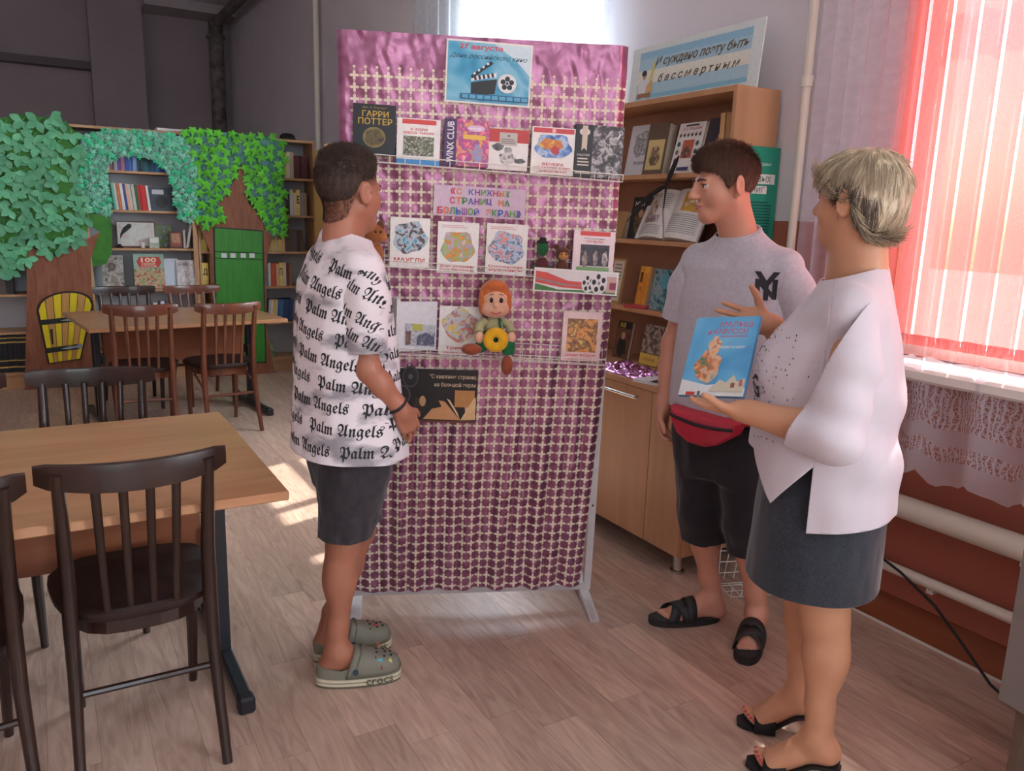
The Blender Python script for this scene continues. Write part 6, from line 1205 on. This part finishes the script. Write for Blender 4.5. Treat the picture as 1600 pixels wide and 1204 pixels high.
K = dict(shR=(1.946, 2.085, 1.325), shL=(2.022, 1.765, 1.325), elR=(1.912, 2.145, 1.03), wrR=(1.868, 2.115, .815), elL=(2.085, 1.69, 1.04), wrL=(2.0, 1.66, .86), knR=(1.985, 2.005, .44), knL=(2.04, 1.835, .44), anR=(2.055, 1.993, .085), anL=(2.125, 1.835, .085), toeR=(1.876, 2.062, .026), toeL=(1.982, 1.735, .026))
H2 = frame((1.913, 1.952, 1.574), HD2, tilt=-.1, sc=1.03)
F = Field((1.65, 1.5, -.01), (2.35, 2.35, 1.75), .0037); head(F, H2)
F.cone((1.94, 1.94, 1.5), (1.98, 1.925, 1.39), .05, .06, .03); F.loft([(.68, 1.99, 1.93, .1, .14), (.9, 1.985, 1.925, .095, .13), (1.15, 1.985, 1.925, .095, .14), (1.33, 1.985, 1.925, .055, .12)], TH2, .04)
for s, sg_ in (('R', -1), ('L', 1)):
    F.chain([K['sh'+s], K['el'+s]], [.031, .035], .02); e, w = K['el'+s], K['wr'+s]; F.chain([e, lerp(e, w, .35), w], [.037, .036, .025], .02)
    h_ = c2+l2*sg_*.085+Vector((0, 0, .78)); F.cone(h_, K['kn'+s], .085, .054, .03); k_, a_ = K['kn'+s], K['an'+s]; F.chain([k_, lerp(k_, a_, .35), lerp(k_, a_, .75), a_], [.051, .047, .034, .031], .02); F.ell(Vector(lerp(k_, a_, .32))-f2*.012, (.044, .044, .085), .03)
    foot(F, K['an'+s], K['toe'+s])
hand(F, K['wrR'], (-.12, -.12, -.98), (.4, -.9, .1), (-.9, -.35, 0), curl=(.35, .5, .4), sc=.98, thumb_out=.35, thumb_curl=.3)
hand(F, K['wrL'], (-.3, .1, -.9), (.5, .8, 0), (-.9, .3, 0), curl=(.35, .5, .4), sc=.98, thumb_out=.35)
V, Q = F.surface(1); surf_obj('body', V, Q, SKIN2, p2_, B2); eyes(p2_, H2, B2, (70, 60, 50)); mouth(p2_, H2, B2, (186, 112, 104)); brows(p2_, H2, B2, (66, 46, 36))
HAIR2 = M('hair_chestnut', (76, 52, 42), .6, c2=(120, 86, 68), scale=120, st=(1, 1, .2))
F = Field((1.76, 1.76, 1.4), (2.12, 2.12, 1.78), .004); F.xf = H2; F.ell((0, -.016, .033), (.0775, .0968, .09), .01); F.ell((0, .01, .08), (.068, .078, .04), .025); F.ell((0, .052, .058), (.052, .036, .024), .02); [F.ell((q*.07, .012, .008), (.0095, .017, .03), .012) for q in (-1, 1)]
hl2 = lambda x, y, z: np.interp(y, [-.14, -.09, -.05, -.03, -.008, .02, .045, .07, .1], [-.078, -.066, -.045, .0, .01, -.014, .03, .048, .054])-z
F.clip(hl2, .012); F.xf = Matrix.Identity(4); V, Q = F.surface(1); hair2 = surf_obj('hair', V, Q, HAIR2, p2_, B2)
Hj = np.array(H2.inverted()); loc2 = lambda P: P@Hj[:3, :3].T+Hj[:3, 3]; R2 = np.array(H2.to_3x3())
def flow2(P, N):
    q = loc2(P); d = np.c_[q[:, 0]*.6, .9*np.clip((q[:, 2]-.0)/.08, -.2, 1)+.1, -.55-0*q[:, 0]]; return d@R2.T
strands('hair_strands', V, Q, HAIR2, hair2, B2, 20000, lambda P: .008+.022*np.clip((loc2(P)[:, 2]-.01)/.07, 0, 1), flow2, width=.0009, lift=.4)
F = Field((1.6, 1.5, .7), (2.35, 2.35, 1.5), .0065)
F.loft([(.74, 1.985, 1.93, .152, .2), (.86, 1.985, 1.93, .148, .2), (1.05, 1.985, 1.925, .14, .198), (1.2, 1.985, 1.925, .13, .195), (1.31, 1.985, 1.925, .11, .178), (1.37, 1.983, 1.925, .078, .13), (1.415, 1.98, 1.926, .06, .08)], TH2, .05, e=2.4); [F.cone(Vector(K['sh'+s])-l2*l_*.07, Vector(K['sh'+s]), .058, .056, .05) for s, l_ in (('R', -1), ('L', 1))]; F.cone((1.983, 1.925, 1.36), (1.97, 1.928, 1.47), .074, .062, .03); V, Q = F.surface(3)
V = drape(V, Q, lambda V, N: folds(V, 0, .006, 13, 11, 3)*np.clip((1.28-V[:, 2])*3, 0, 1)+folds(V, 0, .003, 18, 26, 9)+.005*np.sin(V[:, 1]*42+V[:, 2]*16)*np.clip((1.05-V[:, 2])*3, 0, 1))
TEE = M('grey_marl_jersey', (198, 196, 206), .85, c2=(184, 182, 194), scale=90, sheen=.2, bump=.1, bscale=350)
tee = surf_obj('t_shirt', V, Q, TEE, p2_, B2, [((1.985, 1.925, .835), (0, -.03, -1), None), ((1.975, 1.927, 1.43), (-.35, -.1, 1), .2)], thick=.004)
tp = [Vector((1.975, 1.927, 1.43))-Vector(B2)+Vector((math.cos(q)*.0605, math.sin(q)*.0625, .0212*math.cos(q)+.006*math.sin(q)-.005)) for q in [2*PI*i/28 for i in range(29)]]
MB().tube(tp, .0075, 8, cap=False).build('collar', TEE, tee, smooth=True)
for s in ('R', 'L'):
    l_ = -1 if s == 'R' else 1; a, e = Vector(K['sh'+s]), Vector(K['el'+s]); F = Field(np.minimum(a, e)-.14, np.maximum(a, e)+.14, .006); F.cone(a+(e-a)*.06, a+(e-a)*.3, .054, .065, .03); F.cone(a+(e-a)*.3, e, .066, .06, .03); V, Q = F.surface(2); V = drape(V, Q, lambda V, N: folds(V, 0, .005, 24, 20, 8))
    surf_obj('sleeve', V, Q, TEE, tee, B2, [(a+(e-a)*.72, e-a, None)], thick=.004)
bv = bvh_of(tee); t = MB(); nd2 = (f2*.75+l2*.66).normalized(); xd2 = Vector((0, 0, 1)).cross(nd2).normalized(); og = c2+l2*.075+Vector((0, 0, 1.262))-Vector(B2)
wrap_text(t, bv, 'N', og+Vector((0, 0, -.006)), xd2, (0, 0, 1), .066, .062, off=.03); wrap_text(t, bv, 'Y', og+Vector((0, 0, .004)), xd2, (0, 0, 1), .074, .088, off=.02, lift=.002); t.build('chest_emblem', C((40, 42, 50), .7), tee)
# long dark shorts
F = Field((1.65, 1.6, .25), (2.35, 2.3, .98), .006); F.loft([(.6, 1.99, 1.93, .105, .15), (.74, 1.988, 1.93, .125, .17), (.88, 1.985, 1.925, .12, .165), (.93, 1.985, 1.925, .11, .155)], TH2, .04)
for s, sg_ in (('R', -1), ('L', 1)): h_ = c2+l2*sg_*.088+Vector((0, 0, .74)); k_ = Vector(K['kn'+s]); F.cone(h_, k_, .112, .086, .03); F.cone(k_, k_+(Vector(K['an'+s])-k_)*.4, .086, .082, .02)
V, Q = F.surface(3); V = drape(V, Q, lambda V, N: folds(V, 0, .006, 15, 20, 6)+folds(V, 0, .002, 16, 50, 20)); SHORT2 = M('black_jersey', (34, 33, 40), .85, var=.12, scale=30, sheen=.2, bump=.1, bscale=300)
sh2 = surf_obj('shorts', V, Q, SHORT2, p2_, B2, [((1.99, 2.0, .335), (.1, 0, -1), .14), ((2.05, 1.835, .335), (0, 0, -1), .13)], thick=.004)
# red waist bag
RED = M('red_nylon', (190, 44, 66), .5, var=.08, scale=30, bump=.1, bscale=250)
o = empty('waist_bag', mw=T(*(c2+f2*.168+l2*.02+Vector((0, 0, .8)))) @ RZ(TH2+PI/2+.12) @ RY(.06), label='red belt bag worn at the grey-shirted person\'s waist', cat='bag')
prof = [(-.13, .045), (-.125, .01), (-.09, -.035), (-.04, -.058), (.02, -.06), (.06, -.045), (.115, .0), (.13, .045)]
v = []; f = []; n = len(prof); ys = [(.02, 1.0), (-.012, 1.0), (-.034, .9), (-.042, .7)]
for y, k in ys: v += [(x*k, y+.9*x*x, z*k-.004*(1-k)) for x, z in prof]
for i in range(len(ys)-1):
    for j in range(n): f.append((i*n+j, i*n+(j+1) % n, (i+1)*n+(j+1) % n, (i+1)*n+j))
f += [tuple(range(n))[::-1], tuple(3*n+j for j in range(n))]; MB().add(v, f).build('pouch', RED, o, smooth=True)
MB().tube([(x, -.036+.9*x*x, .024-.012*math.cos(x*12)) for x in [-.11+.022*i for i in range(11)]], .0055, 6).build('zipper', RUB, o, smooth=True)
ring = [Vector((1.985, 1.927, .83))+(Vector((f2.x, f2.y, 0))*math.cos(q)*.158+l2*math.sin(q)*.205) for q in [2*PI*i/36 for i in range(37)]]
inv = o.matrix_world.inverted() if False else (T(*(c2+f2*.168+l2*.02+Vector((0, 0, .8)))) @ RZ(TH2+PI/2+.12) @ RY(.06)).inverted()
MB().tube([inv @ p for p in ring], .012, 6, flat=.25, up=tuple(inv.to_3x3() @ Vector((0, 0, 1))), cap=False).build('belt', RED, o)
SL = M('black_slide_rubber', (38, 40, 42), .55, var=.1, scale=40)
def slide(pos, ang):
    o = empty('slide_sandal'); o.parent = p2_; o.location = Vector(pos)-Vector(B2); o.rotation_euler = (0, 0, ang)
    sole(o, .275, .106, .078, 0, .022, 'sole', SL); sole(o, .275, .106, .078, .022, .026, 'footbed', M('slide_footbed', (52, 52, 54), .7), .93)
    band(o, 'strap', SL, .0, .062, .042, .05, .062, .018); band(o, 'strap', SL, .062, .0, .042, .05, .064, .018); band(o, 'instep_strap', SL, -.012, -.012, .035, .05, .068, .018)
slide((1.965, 2.03, 0), math.atan2(.07, -.18)); slide((2.05, 1.785, 0), math.atan2(-.1, -.143))
# ================================================================ woman in the white blouse
B3 = (1.72, 1.31, 0); TH3 = math.radians(128); HD3 = math.radians(98); f3 = Vector((math.cos(TH3), math.sin(TH3), 0)); l3 = Vector((-f3.y, f3.x, 0)); c3 = Vector((1.712, 1.315, 0))
p3_ = person(B3, 'person in a white blouse and dark skirt holding up a blue book')
W = dict(shL=(1.6, 1.2, 1.262), shR=(1.9, 1.4, 1.275), elL=(1.52, 1.14, .99), wrL=(1.447, 1.342, 1.008), elR=(1.92, 1.53, 1.02), wrR=(1.72, 1.545, 1.185), knL=(1.672, 1.225, .47), knR=(1.785, 1.385, .46), anL=(1.672, 1.2, .125), anR=(1.802, 1.372, .125), toeL=(1.578, 1.328, .028), toeR=(1.692, 1.475, .028))
H3 = frame((1.722, 1.306, 1.512), HD3, tilt=.04, sc=.96)
F = Field((1.25, .95, -.01), (2.1, 1.85, 1.7), .0037); head(F, H3, True)
F.cone((1.725, 1.3, 1.45), (1.735, 1.3, 1.3), .056, .07, .03); F.loft([(.64, 1.715, 1.312, .12, .16), (.75, 1.715, 1.312, .14, .18), (1.0, 1.712, 1.315, .12, .145), (1.2, 1.72, 1.31, .09, .125), (1.29, 1.735, 1.3, .055, .11)], TH3, .03)
for s, sg_ in (('R', -1), ('L', 1)):
    F.chain([W['sh'+s], W['el'+s]], [.03, .04], .01); e, w = W['el'+s], W['wr'+s]; F.chain([e, lerp(e, w, .3), w], [.043, .043, .027], .02)
    h_ = c3+l3*sg_*.08+Vector((0, 0, .7)); F.cone(h_, W['kn'+s], .095, .062, .03); k_, a_ = W['kn'+s], W['an'+s]; F.chain([k_, lerp(k_, a_, .3), lerp(k_, a_, .7), a_], [.053, .048, .035, .03], .02); F.ell(Vector(lerp(k_, a_, .3))-f3*.02, (.046, .046, .095), .03); foot(F, W['an'+s], W['toe'+s], high=.055)
tipsL = hand(F, W['wrL'], (-.35, .93, -.05), (.1, .1, .98), (-.9, -.3, .35), curl=(.12, .18, .15), sc=.95, thumb_out=.55, thumb_curl=.25, spread=.05)
hand(F, W['wrR'], (-.8, .52, .12), (-.45, -.75, .15), (.1, -.1, .95), curl=(.1, .12, .1), sc=.98, thumb_out=1.0, spread=.1)
V, Q = F.surface(1); surf_obj('body', V, Q, SKIN3, p3_, B3); eyes(p3_, H3, B3, (90, 100, 110)); mouth(p3_, H3, B3, (190, 100, 96)); brows(p3_, H3, B3, (130, 110, 90))
NAIL = C((206, 60, 90), .2)
for s in 'LR':
    a = Vector(W['an'+s]); t_ = Vector(W['toe'+s]); d = (t_-a); d.z = 0; d.normalize(); sd = Vector((-d.y, d.x, 0)); bl = t_-d*.055
    for o_, L_ in ((-.026, .05), (-.008, .046), (.007, .04), (.02, .033), (.031, .025)): MB().ball(bl+sd*o_*1.05+d*L_+Vector((0, 0, .01))-Vector(B3), (.005, .005, .003), n=8, m=6).build('toenail', NAIL, p3_, smooth=True)
# hair: ash blonde bob
BLO = M('hair_ash_blonde', (188, 170, 138), .4, c2=(224, 210, 184), scale=150, st=(1, 1, .15)); ASH = M('hair_dark_ash', (86, 74, 66), .5, c2=(130, 116, 102), scale=150, st=(1, 1, .15))
F = Field((1.5, 1.1, 1.34), (1.92, 1.52, 1.72), .004); F.xf = H3; F.ell((0, -.018, .034), (.081, .101, .094), .01); F.ell((0, -.044, -.02), (.075, .072, .078), .03); F.ell((0, .03, .07), (.068, .07, .04), .03)
hl3 = lambda x, y, z: np.interp(y, [-.16, -.1, -.06, -.04, -.02, .015, .045, .08, .11], [-.085, -.088, -.075, -.04, .012, .004, .03, .05, .055])-z
F.clip(hl3, .02); F.xf = Matrix.Identity(4); V, Q = F.surface(1)
V = drape(V, Q, lambda V, N: .003*npnoise(np.c_[V[:, 0]*90, V[:, 1]*90, V[:, 2]*12], 7)); hair3 = surf_obj('hair', V, Q, BLO, p3_, B3)
Hk = np.array(H3.inverted()); loc3 = lambda P: P@Hk[:3, :3].T+Hk[:3, 3]; R3 = np.array(H3.to_3x3())
def flow3(P, N):
    q = loc3(P); a = np.c_[q[:, 0]*1.2, (q[:, 1]+.02)*1.0, -.06-.6*np.clip(.1-q[:, 2], 0, 1)]; return a@R3.T
strands('blonde_strands', V, Q, BLO, hair3, B3, 13000, .05, flow3, width=.0012, lift=.06, jitter=.05, nseg=4, curv=5.6)
strands('dark_strands', V, Q, ASH, hair3, B3, 9000, .045, flow3, width=.0013, lift=.14, jitter=.06, nseg=4, curv=5.0, seed=5, keep=lambda P: (loc3(P)[:, 2] < .065) & (loc3(P)[:, 1] > -.09) & (npnoise(P*30, 3)+(.045-loc3(P)[:, 2])*14 > 0))
# blouse
CL = M('white_crepe', (208, 201, 209), .75, var=.02, scale=10, sheen=.25, bump=.06, bscale=300)
F = Field((1.35, .95, .6), (2.1, 1.72, 1.45), .0065)
F.loft([(.62, 1.715, 1.312, .182, .222), (.76, 1.714, 1.313, .178, .22), (.92, 1.71, 1.315, .178, .218), (1.08, 1.71, 1.316, .172, .212), (1.18, 1.716, 1.313, .148, .205), (1.25, 1.728, 1.305, .112, .185), (1.31, 1.738, 1.298, .08, .135), (1.35, 1.74, 1.297, .066, .095)], TH3, .05, e=2.3)
for s in (-1, 1): F.ell(c3+f3*.1+l3*s*.075+Vector((0, 0, 1.1)), (.075, .075, .075), .06)
[F.cone(Vector(W['sh'+s])-l3*l_*.08, Vector(W['sh'+s]), .06, .06, .06) for s, l_ in (('R', -1), ('L', 1))]; F.cone((1.738, 1.298, 1.3), (1.732, 1.3, 1.39), .08, .068, .03); V, Q = F.surface(3)
V = drape(V, Q, lambda V, N: folds(V, 0, .011, 33, 9, 2.5)*np.clip((1.22-V[:, 2])*3, 0, 1)+folds(V, 0, .004, 38, 22, 8)+.011*np.sin(V[:, 2]*34+V[:, 0]*9)*np.clip(1-abs(V[:, 2]-.95)*6, 0, 1)*np.clip((c3.x*f3.x+c3.y*f3.y-(V[:, 0]*f3.x+V[:, 1]*f3.y))*9, 0, 1))
def blouse_half(name, front, parent):
    me = np_mesh(name, V-np.array(B3), Q, CL); bm = bmesh.new(); bm.from_mesh(me); cc = c3-Vector(B3); al = lambda: bm.verts[:]+bm.edges[:]+bm.faces[:]
    bmesh.ops.bisect_plane(bm, geom=al(), plane_co=cc+f3*.02, plane_no=-f3 if front else f3, clear_outer=True)
    nk = Vector((1.736, 1.299, 1.345))-Vector(B3); fs = [q for q in bm.faces if (q.calc_center_median()-nk).length < .2]; g = set(fs)
    for q in fs: g.update(q.edges); g.update(q.verts)
    bmesh.ops.bisect_plane(bm, geom=list(g), plane_co=nk, plane_no=Vector((f3.x*.3, f3.y*.3, 1)).normalized(), clear_outer=True)
    def hem(p):
        u = (p-cc).dot(f3)-.02; w = abs((p-cc).dot(l3))
        if front: s = math.atan2(w, max(1e-4, u+.0)); t = s/(PI/2); return .90-.115*max(0, 1-abs(t-.72)/.28)-.0*u if t > .44 else .90
        return .735+.03*min(1, max(0, -u/.2))
    for q in bm.verts: q.co.z -= hem(q.co)
    bmesh.ops.bisect_plane(bm, geom=al(), plane_co=(0, 0, 0), plane_no=(0, 0, -1), clear_outer=True)
    for q in bm.verts: q.co.z += hem(q.co)
    bm.to_mesh(me); bm.free(); me.polygons.foreach_set('use_smooth', [True]*len(me.polygons)); o = link(name, me, parent); md = o.modifiers.new('t', 'SOLIDIFY'); md.thickness = .004; md.offset = -1; return o
bl = blouse_half('blouse', True, p3_); blouse_half('back_panel', False, bl)
for s in ('L', 'R'):
    l_ = 1 if s == 'L' else -1; a, e, w = Vector(W['sh'+s]), Vector(W['el'+s]), Vector(W['wr'+s]); lo = np.minimum(np.minimum(a, e), w)-.16; hi = np.maximum(np.maximum(a, e), w)+.16; F = Field(lo, hi, .006)
    F.cone(a+(e-a)*.04, a+(e-a)*.4, .062, .074, .04); F.cone(a+(e-a)*.4, e, .074, .062, .04); F.cone(e, e+(w-e)*.75, .062, .053, .03); V_s, Q_s = F.surface(2)
    V_s = drape(V_s, Q_s, lambda V, N: folds(V, 0, .007, 44, 13, 11)+.005*np.sin(V[:, 2]*60+V[:, 0]*25)*np.clip(1-abs(V[:, 2]-1.05)*7, 0, 1)); surf_obj('sleeve', V_s, Q_s, CL, bl, B3, [(e+(w-e)*.4, w-e+Vector((0, 0, .06)), None)], thick=.004)
bv = bvh_of(bl); t = MB(); nd3 = (f3*.75+l3*.66).normalized(); xd3 = Vector((0, 0, 1)).cross(nd3).normalized(); rr = random.Random(5)
for ch, a, z, w_, h_ in (('G', .03, 1.06, .04, .06), ('L', .012, .985, .028, .05)): wrap_text(t, bv, ch, c3+Vector((0, 0, z))-Vector(B3)+xd3*a*-1+f3*0, xd3, (0, 0, 1), w_, h_, off=.02)
for i in range(150):
    a, z = rr.gauss(.0, .06), rr.uniform(.93, 1.2); p = c3+Vector((0, 0, z))-Vector(B3)+xd3*a; hit = bv.ray_cast(p+nd3*.4, -nd3, .8)
    if hit[0] is None: continue
    q = hit[0]+nd3*.0012; r_ = rr.uniform(.0012, .003); t.add([q+xd3*r_*math.cos(k*PI/3)*.7+Vector((0, 0, 1))*r_*math.sin(k*PI/3) for k in range(6)], [(0, 1, 2, 3, 4, 5)])
t.build('chest_lettering', C((44, 48, 62), .6), bl, kind='stuff')
# skirt
F = Field((1.4, 1.0, .4), (2.05, 1.65, 1.0), .006); F.loft([(.42, 1.714, 1.314, .172, .2), (.56, 1.714, 1.313, .168, .2), (.72, 1.715, 1.312, .162, .2), (.86, 1.714, 1.313, .15, .192), (.95, 1.712, 1.315, .135, .178)], TH3, .03); V, Q = F.surface(3); V = drape(V, Q, lambda V, N: folds(V, 0, .004, 53, 10, 3)+folds(V, 0, .0015, 55, 40, 12))
SK = M('dark_denim_knit', (30, 37, 46), .85, c2=(48, 55, 66), scale=160, sheen=.3, bump=.2, bscale=400); surf_obj('skirt', V, Q, SK, p3_, B3, [((1.715, 1.312, .552), (.04, .03, -1), None)], thick=.004)
# heeled mules
BLS = M('black_suede', (22, 22, 24), .7, var=.1, scale=60)
def mule(ank, toe):
    a = Vector(ank); t_ = Vector(toe); d = t_-a; d.z = 0; L = d.length; ang = math.atan2(d.y, d.x)
    o = empty('heeled_mule'); o.parent = p3_; o.location = Vector((a.x, a.y, 0))-Vector(B3); o.rotation_euler = (0, 0, ang); v = []; f = []; n = 14
    for i in range(n+1):
        t = i/n; x = -.06+t*(L+.075); w = (.024+.02*math.sin(PI*min(1, max(0, t*1.02)))**.6)*(1 if t < .96 else .75); k = min(1, max(0, (.72-t)/.5)); z = .004+.062*(k*k*(3-2*k))
        v += [(x, -w, z), (x, w, z), (x, w, z+.01), (x, -w, z+.01)]
    for i in range(n):
        for j in range(4): f.append((i*4+j, i*4+(j+1) % 4, i*4+4+(j+1) % 4, i*4+4+j))
    f += [(0, 1, 2, 3), (4*n+3, 4*n+2, 4*n+1, 4*n)]; MB().add(v, f).build('sole', BLS, o, smooth=True)
    MB().tube([(-.045, 0, .066), (-.05, 0, .03), (-.052, 0, .0)], [.02, .009, .007], 10).build('heel', BLS, o, smooth=True); band(o, 'toe_strap', BLS, L-.06, L-.06, .06, .05, .05+.25*(L-.08), .008, thick=.003)
mule(W['anL'], W['toeL']); mule(W['anR'], W['toeR'])
# the blue book in her hand
P0, P1, P2 = Vector((1.407, 1.54, 1.012)), Vector((1.472, 1.38, 1.034)), Vector((1.53, 1.589, 1.2)); ex = (P1-P0).normalized(); ez = (P2-P0); ez = (ez-ex*ez.dot(ex)).normalized(); ey = ez.cross(ex)
mw = Matrix((ex, ey, ez)).transposed().to_4x4(); mw.translation = (P0+P1)/2
el = [('a', 0, 0, 1, 1, [(70, 150, 206), (96, 176, 222), (120, 190, 226)], 5, 3), ('p', [(0, 0), (1, 0), (1, .1), (.8, .16), (.4, .13), (0, .2)], (222, 226, 226)), ('t', 'МАЛЫШ', .66, .9, .5, .07, (206, 100, 130)), ('t', 'и КАРЛСОН', .55, .81, .62, .07, (206, 100, 130)), ('l', .45, .92, .73, .76, 1, (190, 110, 140)), ('t', 'играют и шалят', .68, .6, .4, .045, (226, 236, 240), .3), ('ao', .36, .36, .2, .2, [(40, 140, 110), (206, 120, 70), (226, 190, 160), (60, 150, 120)], 22, 5), ('ao', .4, .62, .1, .12, [(222, 150, 70), (226, 200, 170), (200, 90, 70)], 30, 6), ('p', [(.45, .05), (.98, .05), (.98, .22), (.86, .18), (.8, .26), (.7, .16), (.6, .2)], (206, 200, 180)), ('r', .78, .1, .84, .16, (150, 90, 70)), ('r', .9, .12, .95, .2, (190, 110, 100)), ('r', .12, .0, .26, .04, (206, 60, 60)), ('r', .3, .0, .34, .05, (90, 90, 100))]
card('picture_book', (0, 0, 0), .175, .232, .012, el, 'blue children\'s book with pink title held up by the person in the blouse', 'book', base=(90, 160, 210), mw=mw)
bpy.data.scenes.remove(TS)
